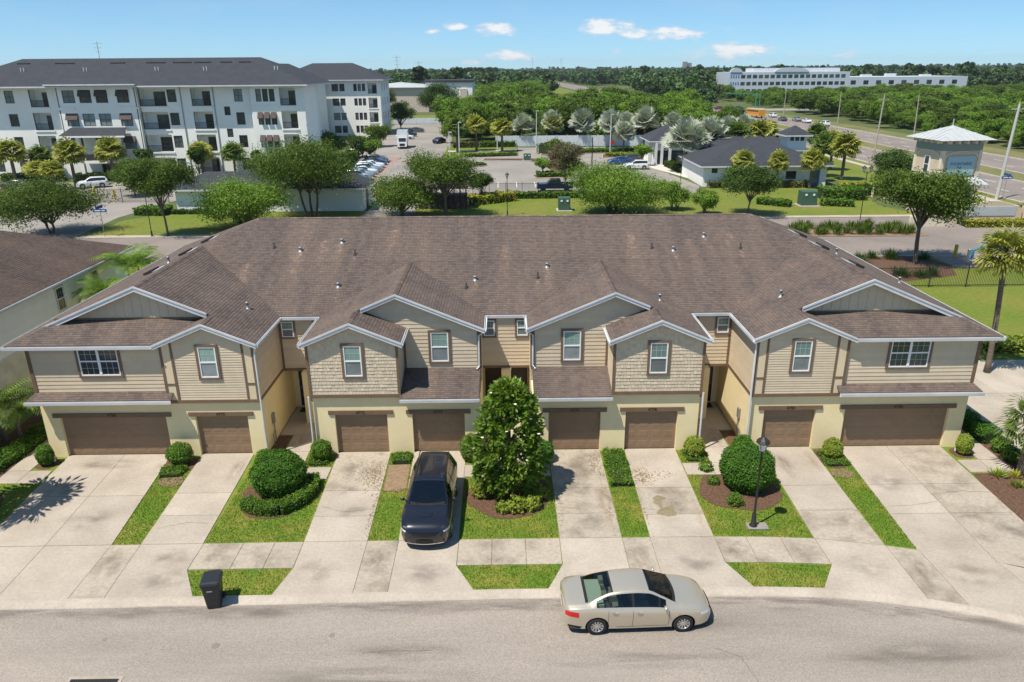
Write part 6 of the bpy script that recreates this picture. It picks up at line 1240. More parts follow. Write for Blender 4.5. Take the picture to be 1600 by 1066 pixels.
# ---- white garage building
GB = thing('garage_building', 'low white garage building with dark hipped roof behind the oaks', 'building', (-30, 65, ZG)); pG = lambda u, z, d: (u, 65.2-d, z); fwall(GB, pG, -42.3, -18.3, ZG, 2.75, [], .25, 'stucco_white'); b = MB(); b.box(-42.3, -42.05, 65.45, 71.2, ZG, 2.75); b.box(-42.3, -18.3, 71.2, 71.4, ZG, 2.75); b.build('wall', 'stucco_white', GB)
pG2 = lambda u, z, d: (-18.3+d, u, z); fwall(GB, pG2, 65.46, 71.15, ZG, 2.75, [(67.4, 69.4, ZG, 2.2)], .25, 'stucco_white'); b = MB(); pbox(b, pG2, 67.4, 69.4, ZG, 2.2, -.2, -.15); b.build('door', 'rail_dark', GB); hip_roof(GB, -42.9, -17.7, 64.6, 72.0, 2.85, 4.65)
# ---- clubhouse
CH = thing('clubhouse', 'white clubhouse with charcoal hipped roofs and small cupola', 'building', (38, 90, ZG)); pC = lambda u, z, d: (u, 83.2-d, z)
wins = [(31.9, 2.25, .9, .7), (35.2, 2.25, .9, .7), (39.5, 2.25, .9, .7)]; dr_ = [(46.6, 48.0, ZG, 2.35)]; w2 = [(43.6, 1.5, 1.6, 1.2)]
fwall(CH, pC, 30.2, 49, ZG, 2.9, [(x-w/2, x+w/2, z-h/2, z+h/2) for x, z, w, h in wins+w2]+dr_, .25, 'stucco_white')
for x, z, w, h in wins+w2: bwin(CH, pC, x, z, w, h, mull=0)
b = MB(); pbox(b, pC, 46.6, 48.0, ZG, 2.35, -.2, -.14); d_ = b.build('door', 'office_blue', CH); b = MB(); pbox(b, pC, 46.9, 47.7, .2, 2.1, -.14, -.13); b.build('pane', 'pane_lower', d_)
b = MB(); b.box(30.2, 30.45, 83.45, 97, ZG, 2.9); b.box(48.75, 49, 83.45, 97, ZG, 2.9); b.box(30.2, 49, 97, 97.25, ZG, 2.9); b.build('wall', 'stucco_white', CH); hip_roof(CH, 29.6, 49.8, 82.5, 98, 3.0, 6.0)
b = MB(); b.box(44.5, 47.5, 88.7, 91.7, 4.6, 6.9); b.build('cupola', 'stucco_white', CH); pQ = lambda u, z, d: (u, 88.7-d, z)
for x in (45.2, 46.0, 46.8): b = MB(); pbox(b, pQ, x-.28, x+.28, 6.05, 6.75, 0, .03); b.build('pane', 'pane_dark', CH)
hip_roof(CH, 43.8, 48.2, 88.0, 92.4, 6.95, 8.3); b = MB(); b.box(34, 51, 98.5, 111, ZG, 3.6); b.box(27.8, 34.5, 111.5, 120, ZG, 4.1); b.build('wall', 'stucco_white', CH); hip_roof(CH, 33.2, 51.8, 97.7, 112, 3.7, 6.6); hip_roof(CH, 26.9, 36, 110.6, 121, 4.2, 6.9)
for x, y in ((28.3, 110.8), (29.4, 110.8), (30.9, 110.8), (27.4, 112.3), (32.5, 86.5), (31.5, 84.0)): b = MB(); b.box(x-.22, x+.22, y-.22, y+.22, ZG, 3.9 if y > 100 else 2.9); b.build('column', 'white_trim', CH)
for x, z in ((30.2, 3.2), (38, 2.6), (41, 2.6), (44, 2.6)): b = MB(); y = 111.48 if x < 34 else 98.48; b.box(x-.5, x+.5, y-.04, y, z-.5, z+.5); b.build('window', 'pane_dark', CH)
b = MB(); b.box(28.6, 33.6, 111.42, 111.48, ZG, 2.4); b.build('entrance', 'pane_dark', CH)
# ---- sign tower (turned about a third of a right angle)
TW = thing('sign_tower', 'tan entrance sign tower with pale metal pyramid roof', 'tower', (0, 0, 0)); a = 2.45; b = MB(); b.box(-a, a, -a, a, 0, 9.0); b.build('wall', 'tower_tan', TW); b = MB(); b.box(-a-.06, a+.06, -a-.06, a+.06, 7.75, 8.95); b.build('frieze', 'tower_green', TW)
def pyr(z0, z1, e, e1, n=8):
    b = MB(); P0 = [(-e, -e, z0), (e, -e, z0), (e, e, z0), (-e, e, z0)]; P1 = [(-e1, -e1, z1), (e1, -e1, z1), (e1, e1, z1), (-e1, e1, z1)]
    for k in range(4): b.poly([P0[k], P0[(k+1) % 4], P1[(k+1) % 4], P1[k]])
    b.poly(P0[::-1]); rf = b.build('roof', 'metal_roof', TW); b = MB()
    for k in range(4):
        A0, A1, B0, B1 = Vector(P0[k]), Vector(P0[(k+1) % 4]), Vector(P1[k]), Vector(P1[(k+1) % 4])
        for j in range(n+1):
            s0 = A0.lerp(A1, j/n); t = min(1, 2*min(j/n, 1-j/n)*e/(e-e1+1e-6)) if e1 < .3 else 1; s1 = s0.lerp(((A0+A1)/2).lerp((B0+B1)/2, 1) if e1 < .3 else B0.lerp(B1, j/n), 1)
            m_ = (A0+A1)/2; topm = (B0+B1)/2; q = s0+(topm-m_)*t if e1 < .3 else s1; b.beam(s0+Vector((0, 0, .02)), q+Vector((0, 0, .02)), .06, .07)
    b.build('seam', 'metal_roof', rf)
pyr(9.0, 10.45, 3.45, .05); pyr(3.9, 4.75, 3.5, 2.5, 9); b = MB(); b.tube([(0, 0, 10.4), (0, 0, 11.2)], .06, 6); b.build('finial', 'metal_roof', TW)
for k in range(4):
    t = math.pi/2*k; Mx = Matrix.Rotation(t, 4, 'Z'); b = MB()
    b.box(-a-.09, -a+.32, -a-.09, -a+.32, 4.6, 7.8); b.v = [tuple(Mx @ Vector(v)) for v in b.v]; b.build('corner_pier', 'tower_trim', TW); b = MB(); n = 12
    for j in range(n):
        t0, t1 = math.pi*j/n, math.pi*(j+1)/n; q = lambda t, r: (-math.cos(t)*(a-.3)*r, -a-.1, 7.0+math.sin(t)*.75*r); b.prism([q(t0, 1), q(t1, 1), q(t1, .9), q(t0, .9)], (0, .12, 0))
    b.v = [tuple(Mx @ Vector(v)) for v in b.v]; b.build('arch_trim', 'tower_trim', TW)
    for j in range(5): b = MB(); x = -a+.3+j*(2*a-.6)/4; b.box(x-.09, x+.09, -a-.75, -a-.05, 8.6, 8.9); b.v = [tuple(Mx @ Vector(v)) for v in b.v]; b.build('bracket', 'tower_trim', TW)
b = MB(); b.box(-1.75, 1.75, -a-.16, -a-.02, 4.9, 7.15); sg_ = b.build('sign_panel', 'sign_teal', TW); me = text_mesh('FOUNTAINS', .5, 'sign_blue', .01); o = link('lettering', me, sg_); o.matrix_local = Matrix.Translation((0, -a-.175, 6.25)) @ Matrix.Rotation(rad(90), 4, 'X')
b = MB(); b.box(-a-.1, -a+.02, -.5, .5, 5.0, 7.1); w_ = b.build('window', 'white_vinyl', TW); b = MB(); b.box(-a-.12, -a-.101, -.36, .36, 5.15, 6.0); b.box(-a-.12, -a-.101, -.36, .36, 6.1, 6.95); b.build('pane', 'pane_dark', w_)
put_ = lambda r, x, y, z, rz: (setattr(r, 'location', (x, y, z)), setattr(r, 'rotation_euler', (0, 0, rz)))
put_(TW, 53.4, 60.0, ZG, rad(7))
SW = thing('entrance_wall', 'curved-top entrance wall with lettering beside the boulevard', 'sign wall', (56, 53.5, ZG)); b = MB(); top = [(x, 1.5+.9*math.cos((x-56)/3.6*math.pi/2)) for x in [52.4+.45*i for i in range(17)]]
b.prism([(x, 53.6, z) for x, z in top]+[(59.6, 53.6, ZG), (52.4, 53.6, ZG)], (0, .4, 0)); b.build('wall', 'tower_tan', SW); b = MB(); b.box(53.2, 58.8, 53.54, 53.6, .7, 1.75); b.build('panel', 'metal_roof', SW); me = text_mesh('FOUNTAINS', .62, 'tower_green', .01); o = link('lettering', me, SW); o.matrix_local = Matrix.Translation((56, 53.53, 1.2)) @ Matrix.Rotation(rad(90), 4, 'X')
b = MB(); b.box(52.0, 60, 53.2, 54.2, ZG, .35); b.build('base', 'brick_tan', SW)
for x in (52.0, 60.2): b = MB(); b.box(x-.4, x+.4, 53.2, 54.1, ZG, 2.1); b.box(x-.52, x+.52, 53.1, 54.2, 2.1, 2.3); b.build('pier', 'tower_tan', SW)
b = MB(); b.box(46.0, 50.0, 52.0, 52.4, ZG, 1.0); tag(b.build('low_wall', 'tower_trim'), 'cream low wall beneath the big oak on the boulevard', 'wall')
# ---- far buildings
OF = thing('office_building', 'far white three-storey office with arched parapet and dark windows', 'building', (175, 450, ZG)); pO = lambda u, z, d: (u, 450-d, z); b = MB(); b.box(138, 212, 450, 480, ZG, 13.8); b.build('wall', 'office_white', OF); b = MB(); b.prism([(176+10.5*math.sin(t), 449.6, 13.8+2.6*math.cos(t)) for t in [rad(-90+10*i) for i in range(19)]], (0, 2, 0)); b.build('parapet', 'office_white', OF); b = MB(); b.prism([(142+3.6*math.sin(t), 449.6, 13.8+2.6*math.cos(t)) for t in [rad(-90+15*i) for i in range(13)]], (0, 2, 0)); b.build('parapet', 'office_white', OF); b = MB(); b.box(155, 208, 456, 474, 13.8, 16); b.build('roof', 'white_trim', OF)
for r, z in enumerate((11.3, 7.2, 3.0)):
    for k in range(18):
        x = 146.5+k*3.62; b = MB(); pbox(b, pO, x-1.3, x+1.3, z-1.0, z+1.0, -.1, .05); b.build('window', 'pane_dark', OF)
    for k in range(4): b = MB(); x = 139.3+k*1.5; pbox(b, pO, x-.4, x+.4, z-.9, z+.9, -.1, .05); b.build('window', 'office_blue', OF)
OF2 = thing('office_building', 'long low white commercial building right of the far office', 'building', (270, 470, ZG)); b = MB(); b.box(214, 292, 462, 500, ZG, 10.4); b.build('wall', 'office_white', OF2); pO2 = lambda u, z, d: (u, 462-d, z)
for k in range(9): b = MB(); x = 220+k*8; pbox(b, pO2, x-1.6, x+1.6, 6, 8.4, -.1, .05); b.build('window', 'pane_dark', OF2)
for (x, y, h) in ((232, 470, 1.4), (250, 475, 1.8), (270, 470, 1.2)): b = MB(); b.box(x-3, x+3, y, y+4, 10.4, 10.4+h); b.build('roof_unit', 'white_trim', OF2)
WH = thing('warehouse', 'pink-beige warehouse wall far behind the parking aisle', 'building', (-45, 300, ZG)); b = MB(); b.box(-62, -32, 300, 340, ZG, 9.8); b.build('wall', 'beige_wall', WH); hip_roof(WH, -63, -31, 299, 341, 9.9, 11.6, 'metal_roof', 'beige_wall'); b = MB(); b.box(-44, -42.5, 299.9, 300.1, ZG, 2.2); b.build('door', 'rail_dark', WH)
WH2 = thing('warehouse', 'white flat-roofed building far behind the parking aisle', 'building', (-25, 335, ZG)); b = MB(); b.box(-36, -14.5, 330, 360, ZG, 11.2); b.build('wall', 'stucco_white', WH2); b = MB(); b.box(-36.6, -14, 329.3, 360, 11.2, 12.2); b.build('roof_band', 'rail_dark', WH2); b = MB(); b.box(-20, -17, 329.5, 330.1, ZG, 8.5); b.build('entrance', 'beige_wall', WH2)
rr2 = random.Random(77)
for i, (x, y, w, h) in enumerate(((-95, 900, 16, 14), (-62, 900, 18, 15), (-35, 905, 16, 14), (-12, 900, 15, 13), (10, 880, 12, 12), (-150, 880, 12, 12))):
    r_ = thing('distant_house', ['distant white house, leftmost on the horizon', 'distant white house left of the tall pines on the horizon', 'distant white house just below the tall pines on the horizon', 'distant white house right of the tall pines on the horizon', 'distant white house, rightmost below the first cloud', 'distant white house behind the apartment roof end'][i], 'house', (x, y, ZG)); b = MB(); b.box(x-w/2, x+w/2, y, y+10, ZG, h*.75); b.build('wall', 'stucco_white', r_); b = MB(); b.box(x-1.5, x+1.5, y-.1, y, h*.35, h*.6); b.build('window', 'pane_dark', r_); hip_roof(r_, x-w/2-.6, x+w/2+.6, y-.6, y+10.6, h*.75, h, 'shingle_dark')
b = MB(); b.box(462, 472, 2000, 2014, 0, 30); b.box(474, 484, 2004, 2016, 0, 27); tag(b.build('distant_tower', 'parking'), 'grey high-rise poking above the treeline right of centre', 'building')
for i, (x, y, h) in enumerate(((-420, 800, 46), (-125, 900, 32), (-105, 950, 26), (70, 1900, 42), (140, 1900, 40))):
    b = MB(); b.tube([(x, y, 0), (x, y, h)], .35, 5)
    for k in range(3): b.box(x-5+k, x+5-k, y-.2, y+.2, h-2-k*4, h-1.6-k*4)
    tag(b.build('lattice_pylon', 'concrete_pole'), ['thin pylon on the horizon above the left roof', 'thin pylon right of the apartment roof, taller', 'thin pylon right of the apartment roof, shorter', 'thin mast on the horizon left of the road', 'thin mast on the horizon above the road'][i], 'pylon')
# ---- fences
def fence(label, p0, p1, h, step, m, kind='board', zb=ZG):
    a, c = Vector((*p0, zb)), Vector((*p1, zb)); r_ = thing('fence', label, 'fence', a); L = (c-a).length; d = (c-a)/L; n = max(1, round(L/step)); up = Vector((0, 0, 1))
    for k in range(n+1): b = MB(); q = a+d*(L*k/n); w = .14 if kind == 'board' else .07; b.box(q.x-w/2, q.x+w/2, q.y-w/2, q.y+w/2, zb, zb+h+.08); b.build('post', m, r_)
    for k in range(n):
        q0, q1 = a+d*(L*k/n), a+d*(L*(k+1)/n); b = MB()
        if kind == 'board': b.beam(q0+up*h*.5, q1+up*h*.5, .05, h*.94)
        else:
            for t in (.1, .94): b.beam(q0+up*h*t, q1+up*h*t, .035, .045)
            if kind == 'picket':
                mm = int((q1-q0).length/.13)
                for j in range(1, mm): o_ = q0+(q1-q0)*(j/mm); b.beam(o_+up*h*.1, o_+up*h*.94, .02, .02, d)
        b.build('panel', m, r_)
    return r_
fence('long white board fence behind the silver palms', (-2, 147.2), (36, 146.2), 2.6, 2.4, 'fence_white'); fence('pale wall fence at the far end of the parking aisle', (-37, 227), (-16.5, 226), 2.0, 2.6, 'fence_white')
fence('black picket fence along the parking lot, centre', (-4.6, 77), (12, 77), 1.75, 2.4, 'iron', 'picket'); fence('black chain fence across the right lawn', (25.5, 27.0), (62, 27.0), 1.75, 3.05, 'iron', 'picket', -.03)
fence('black sliding gate before the apartment block', (-60, 73.8), (-46.8, 73.2), 1.9, 3.3, 'iron', 'picket')
# ---- poles and wires
def pole(label, x, y, h, lean, m='wood_pole', arm=True, rr_=.17):
    r_ = thing('utility_pole', label, 'pole', (x, y, ZG)); b = MB(); b.tube([(x, y, ZG), (x+lean, y, h)], [rr_, rr_*.65], 8); b.build('pole', m, r_)
    if arm: b = MB(); b.beam((x+lean*.94-.9, y, h*.95), (x+lean*.94+.9, y, h*.95), .12, .12); b.tube([(x+lean*.94, y, h), (x+lean*.94, y, h+.35)], .06, 5); b.build('crossarm', m, r_)
    return Vector((x+lean, y, h))
P1 = pole('leaning utility pole beside the road, left of the sign tower', 65.4, 103, 12.2, .3); P2 = pole('utility pole nearest the sign tower on its right', 66.8, 69.5, 12.2, .4, 'concrete_pole', rr_=.24); P3 = pole('far-side roadside pole left of the sign tower', 105.7, 166, 10, -.4, arm=False); P4 = pole('far-side roadside pole near the white traffic', 105, 211, 9.5, -.2, arm=False); P5 = pole('roadside pole rising behind the tower roof', 106.5, 120, 9.8, .1, arm=False); P6 = pole('far roadside pole near the crossing', 106, 262, 9.5, 0, arm=False); P7 = pole('near-side pole at the crossing', 66, 240, 10, 0, arm=False)
b = MB()
for (A0, A1) in ((P1, P2), (P2, Vector((67, 36, 12))), (P1, P7), (P5, Vector((106.5, 60, 10))), (P3, P5)):
    for dz in (0, -.5): b.tube([A0+(A1-A0)*t+Vector((0, 0, dz-.9*4*t*(1-t))) for t in [i/8 for i in range(9)]], .02, 4, cap=False)
tag(b.build('power_lines', 'iron'), 'thin power lines strung between the roadside poles', 'cable')
for i, (x, y, h) in enumerate(((-8.9, 119.5, 7.2), (-11.0, 121.9, 5.2), (7.3, 143.3, 8), (15.7, 104.9, 5.6), (22.0, 127.5, 8), (-21.5, 224, 9), (-1.5, 131, 3.5))):
    r_ = thing('light_pole', ['white light pole left of the parking lot, taller', 'short white pole beside the aisle', 'thin light pole before the white fence', 'dark slim pole in the right half of the lot', 'white light pole by the red stop sign', 'pale pole at the far end of the parking aisle', 'white post sign before the hedge'][i], 'pole', (x, y, ZG)); b = MB(); b.tube([(x, y, ZG), (x, y, h)], [.11, .08], 8); b.build('pole', 'white_trim' if i != 3 else 'iron', r_); b = MB(); b.box(x-.1, x+.55, y-.15, y+.15, h-.05, h+.12); b.build('head', 'concrete_pole', r_)
def street_sign(label, x, y, h, kind):
    r_ = thing('street_sign', label, 'sign', (x, y, ZG)); b = MB(); b.tube([(x, y, ZG), (x, y, h)], .04, 6); b.build('post', 'galv', r_)
    if kind == 'stop': b = MB(); b.prism([(x+.45*math.cos(rad(22.5+45*k)), y-.05, h-.4+.45*math.sin(rad(22.5+45*k))) for k in range(8)], (0, .03, 0)); b.build('panel', 'stop_red', r_); return
    b = MB(); b.box(x-.75, x+.75, y-.05, y-.02, h-.32, h+.02); b.build('panel', 'sign_blue', r_); b = MB(); b.box(x-.03, x, y-.8, y+.7, h+.06, h+.38); b.build('cross_panel', 'sign_blue', r_); b = MB(); b.box(x-.55, x+.55, y-.056, y-.051, h-.2, h-.1); b.build('lettering', 'sign_white', r_)
street_sign('blue street name sign at the left rear corner', -44.4, 50.6, 2.9, 'n'); street_sign('blue street name sign by the road at the right', 67.3, 69.0, 3.0, 'n'); street_sign('red stop sign in the parking lot', 22.9, 131, 2.6, 'stop')
# ---- street lamps of the estate, transformers, pipework
put(lamp_post('black lantern lamp post on the centre back lawn', 5.3), .3, 61, ZG); put(lamp_post('twin-lantern black lamp post on the boulevard median', 7.0, 2), 39.7, 51, ZG); put(lamp_post('black lantern lamp post beside the club path', 4.6), 26.6, 82.4, ZG); put(lamp_post('black lantern lamp post on the left back lawn', 6.4), -39.1, 50.4, ZG)
def transformer(label, x, y, w, h, d):
    r_ = thing('transformer_box', label, 'utility box', (x, y, ZG)); b = MB(); b.box(x-w*.65, x+w*.65, y-.5, y+d+.4, ZG, 0); b.build('pad', 'concrete', r_); b = MB(); b.prism([(x-w/2, y, 0), (x-w/2, y+d, 0), (x-w/2, y+d, h*1.04), (x-w/2, y+.1, h)], (w, 0, 0)); b.build('cabinet', 'transformer_green', r_)
    for s in (-1, 1): b = MB(); b.box(x+s*w*.25-.12, x+s*w*.25+.12, y-.012, y+.1, h*.72, h*.86); b.build('label_plate', 'sign_white', r_)
transformer('green transformer cabinet on the right back lawn', 39.6, 65.2, 2.0, 1.75, 1.6); transformer('green transformer cabinet left of the bushy tree', 7.6, 63.4, 1.5, 1.5, 1.4); transformer('small green cabinet in the far parking lot', 4.5, 118.5, 1.4, 1.2, 1.2)
BP = thing('backflow_pipe', 'blue backflow pipe assembly beyond the black fence', 'pipe', (45, 36.2, ZG)); b = MB(); b.tube([(43.6, 36.2, ZG), (43.6, 36.2, .75), (43.9, 36.2, .95), (46.6, 36.2, .95), (46.9, 36.2, .75), (46.9, 36.2, ZG)], .16, 10); b.build('pipe', 'pipe_blue', BP)
for x in (44.4, 45.9): b = MB(); b.lathe([(.25, 0), (.25, .12)], (x-.06, 36.2, .95), 12, 'x'); b.tube([(x, 36.2, 1.0), (x, 36.2, 1.55)], .05, 6); b.lathe([(.16, 1.5), (.16, 1.56)], (x, 36.2, 0), 10); b.build('valve', 'pipe_blue', BP)
bsheet('utility_pad', [(40.5, 33.2), (49, 33.2), (49, 37.6), (40.5, 37.6)], 17.6, 'paver')
for i, (x, y, m) in enumerate(((42.5, 37.0, 'bollard_yellow'), (42.6, 35.1, 'tower_trim'), (51.2, 72.4, 'tower_trim'), (51.9, 70.2, 'tower_trim'), (-60.5, 79.8, 'bollard_yellow'), (-56, 76.5, 'bollard_yellow'))):
    b = MB(); b.tube([(x, y, ZG), (x, y, 1.15), (x, y, 1.2)], [.16, .16, .1], 10); tag(b.build('bollard', m), ['yellow bollard beside the blue pipework', 'cream bollard left of the blue pipework', 'cream bollard behind the big right oak, left one', 'cream bollard behind the big right oak, right one', 'yellow bollard left of the sliding gate', 'yellow bollard in front of the white car'][i], 'bollard')
KS = thing('mail_kiosk', 'dark timber mail kiosk with slatted roof behind the ridge', 'kiosk', (-7.5, 66, ZG)); b = MB(); b.box(-11.2, -5.0, 66.2, 69, ZG, 1.6); b.build('wall', 'bark', KS); b = MB(); b.prism([(-11.6, 65.6, 2.5), (-4.7, 65.6, 2.5), (-4.7, 67.6, 3.3), (-11.6, 67.6, 3.3)], (0, 0, .1)); b.build('roof', 'bark', KS)
for k in range(9): b = MB(); x = -11.2+k*.77; b.box(x-.08, x+.08, 66.0, 66.2, ZG, 2.55); b.build('post', 'rail_dark', KS)
# ---- background cars
BGC = [('paint_grey', SEDAN, -24.0, 87.5, 0, 'dark grey saloon, nearest in the parking aisle row'), ('paint_navy', SEDAN, -24.2, 90.9, 0, 'dark blue car, second in the parking aisle row'), ('paint_silver', HATCH, -24.2, 94.2, 0, 'silver crossover, third in the parking aisle row'), ('paint_paleblue', SEDAN, -24.4, 97.5, 0, 'pale blue car, fourth in the parking aisle row'), ('paint_white', SEDAN, -24.5, 100.8, 0, 'white saloon, fifth in the parking aisle row'), ('paint_white', HATCH, -24.4, 106.2, 0, 'white crossover in the middle of the aisle row'), ('paint_white', SEDAN, -24.6, 109.6, 0, 'white saloon just before the dark car in the aisle row'), ('paint_grey', HATCH, -25.0, 117.6, 0, 'dark crossover under the small tree in the aisle row'), ('paint_paleblue', HATCH, -24.3, 103.6, 0, 'pale blue crossover between the white cars of the aisle row'), ('paint_navy', SEDAN, -24.8, 114, 0, 'dark blue saloon before the small tree in the aisle row'), ('paint_white', SEDAN, -26.0, 170, 0, 'white saloon behind the box truck'), ('paint_navy', HATCH, -26, 178, 0, 'dark blue car behind the box truck'), ('paint_grey', SEDAN, -25.5, 192, 0, 'grey car far up the parking aisle'), ('paint_navy', SEDAN, -16.0, 158, 1.2, 'dark car on the right side of the far aisle'),
       ('paint_blue', SEDAN, 21.8, 112.2, 3.14, 'bright blue car in the lot beside the clubhouse'), ('paint_white', HATCH, 23.6, 104.6, 3.14, 'white crossover in the lot beside the clubhouse'), ('paint_grey', SEDAN, 24.5, 116.2, 3.14, 'dark car behind the bright blue car'), ('paint_white', HATCH, -65.0, 88.0, 3.6, 'white crossover before the apartment entrance'), ('paint_silver', SEDAN, -58.6, 88.4, -1.2, 'silver car right of the white crossover by the gate'), ('paint_grey', SEDAN, -76, 87, .1, 'dark car half hidden behind the left oak'),
       ('paint_white', HATCH, 97.6, 203, 1.57, 'white crossover driving on the road, nearest'), ('paint_white', SEDAN, 97.4, 217, 1.57, 'white saloon second in the road queue'), ('paint_silver', SEDAN, 97.2, 225, 1.57, 'silver saloon third in the road queue'), ('paint_grey', SEDAN, 93.2, 227, 1.57, 'dark saloon in the road queue'), ('paint_white', HATCH, 96.4, 246, 1.57, 'white pickup-sized car behind the bus'), ('paint_white', SEDAN, 88.8, 258, 1.57, 'white car left of the school bus'), ('paint_grey', SEDAN, 89, 268, 1.57, 'dark car beyond the school bus'), ('paint_grey', SEDAN, 100, 300, 0, 'dark car crossing at the far junction'), ('paint_red', SEDAN, 92, 300, 0, 'dark red car crossing at the far junction'), ('paint_white', HATCH, 70, 520, 1.6, 'white car far along the road'), ('paint_grey', SEDAN, 75, 500, 1.6, 'dark car far along the road')]
protos = {}
for i, (colr, sp, x, y, rz, lab) in enumerate(BGC):
    key = (colr, id(sp))
    if key not in protos:
        c = car('parked_car' if y < 200 and x < 60 else 'car', lab, sp, colr, step=.16, fine=False); protos[key] = c['root']; r_ = c['root']
        for sg in (1, -1):
            s_ = c['surf']; L = sp['L']/2; patch(c, lambda u, v: s_(-L*.97+.3*u, c['Bt'](-L*.9)-.2+.14*v, sg, .01), 2, 1, 'tail_light', 'tail_red'); patch(c, lambda u, v: s_(L*.97-.3*u, c['Bt'](L*.93)-.14+.1*v, sg, .01), 2, 1, 'headlight', 'lamp_clear')
    else: r_ = copy_tree(protos[key]); r_['label'] = lab
    r_.location = (x, y, lev(5)); r_.rotation_euler = (0, 0, rz)
def boxy(name, label, cat, parts, x, y, rz, wheels, rw):
    r_ = thing(name, label, cat, (0, 0, 0))
    for nm, m, bx in parts:
        b = MB()
        for q in bx:
            x0, x1, y0, y1, z0, z1 = q[:6]; s = q[6] if len(q) > 6 else 0; b.prism([(x0, y0, z0), (x1, y0, z0), (x1-s, y0, z1), (x0+(q[7] if len(q) > 7 else 0), y0, z1)], (0, y1-y0, 0))
        b.build(nm, m, r_)
    for wx in wheels:
        for sg in (-1, 1): b = MB(); b.lathe([(rw*.5, 0), (rw*.95, .01), (rw, -.05), (rw, -.22), (0, -.22)], (0, 0, 0), 14, 'y'); b.v = [(v[0]+wx, sg*(v[1]+1.0*wheels_y), v[2]+rw) for v in b.v]; b.build('wheel', 'rubber', r_)
    r_.location = (x, y, lev(5)); r_.rotation_euler = (0, 0, rz); return r_
wheels_y = 1.02
boxy('box_truck', 'white box truck parked on the left of the aisle', 'truck', [('cargo_box', 'paint_white', [(-4.2, .9, -1.2, 1.2, .9, 3.9)]), ('cab', 'paint_white', [(.95, 2.9, -1.05, 1.05, .5, 1.55, .15), (.95, 2.0, -1.0, 1.0, 1.5, 2.5, .35)]), ('windshield', 'auto_glass', [(1.86, 2.06, -.85, .85, 1.58, 2.35, .33, -.3)]), ('grille', 'underbody', [(2.86, 2.92, -.6, .6, .7, 1.2)]), ('chassis', 'underbody', [(-4.1, 2.8, -.8, .8, .45, .88)])], -23.6, 147, -1.5, (-2.6, 1.9), .45)
wheels_y = .9
boxy('pickup_truck', 'dark blue pickup behind the black picket fence', 'truck', [('body', 'paint_navy', [(-2.7, 2.7, -.95, .95, .5, 1.0, .1), (.9, 2.65, -.93, .93, .98, 1.2, .2), (-2.7, -.9, -.95, -.85, 1.0, 1.25), (-2.7, -.9, .85, .95, 1.0, 1.25)]), ('cab', 'paint_navy', [(-1.0, 1.35, -.85, .85, 1.0, 1.8, .75, .2)]), ('side_window', 'auto_glass', [(-.75, .95, -.87, .87, 1.2, 1.68, .42, .12)]), ('headlight', 'lamp_clear', [(2.62, 2.72, -.85, .85, .85, 1.0)])], 7.4, 80, 3.14, (-1.75, 1.75), .4)
wheels_y = 1.1
boxy('school_bus', 'yellow school bus on the road by the junction', 'bus', [('body', 'paint_busyellow', [(-5, 4, -1.2, 1.2, .7, 2.95), (4, 5.4, -1.0, 1.0, .7, 1.7, .2)]), ('roof', 'paint_white', [(-4.9, 3.95, -1.1, 1.1, 2.95, 3.1, .2, .2)]), ('side_window', 'auto_glass', [(-4.6+k*1.05, -3.75+k*1.05, -1.22, 1.22, 1.95, 2.6) for k in range(8)]), ('stripe', 'underbody', [(-4.95, 3.95, -1.215, 1.215, 1.5, 1.56)])], 90.2, 247, 1.75, (-3.2, 4.2), .5)
# traffic lights at the junction
for i, (x, y, d) in enumerate(((104, 285, -1), (68, 292, 1), (106, 296, -1))):
    r_ = thing('traffic_signal', ['green traffic signal arm on the right of the junction', 'traffic signal arm on the left of the junction', 'second traffic signal arm behind the first'][i], 'traffic light', (x, y, ZG)); b = MB(); b.tube([(x, y, ZG), (x, y, 7)], .16, 8); b.tube([(x, y, 6.4), (x+d*14, y, 6.8)], .1, 6); b.build('mast', 'signal_green', r_)
    for k in range(3): b = MB(); q = x+d*(6+k*3); b.box(q-.2, q+.2, y-.2, y+.2, 5.6, 6.6); b.build('lamp_head', 'underbody', r_)
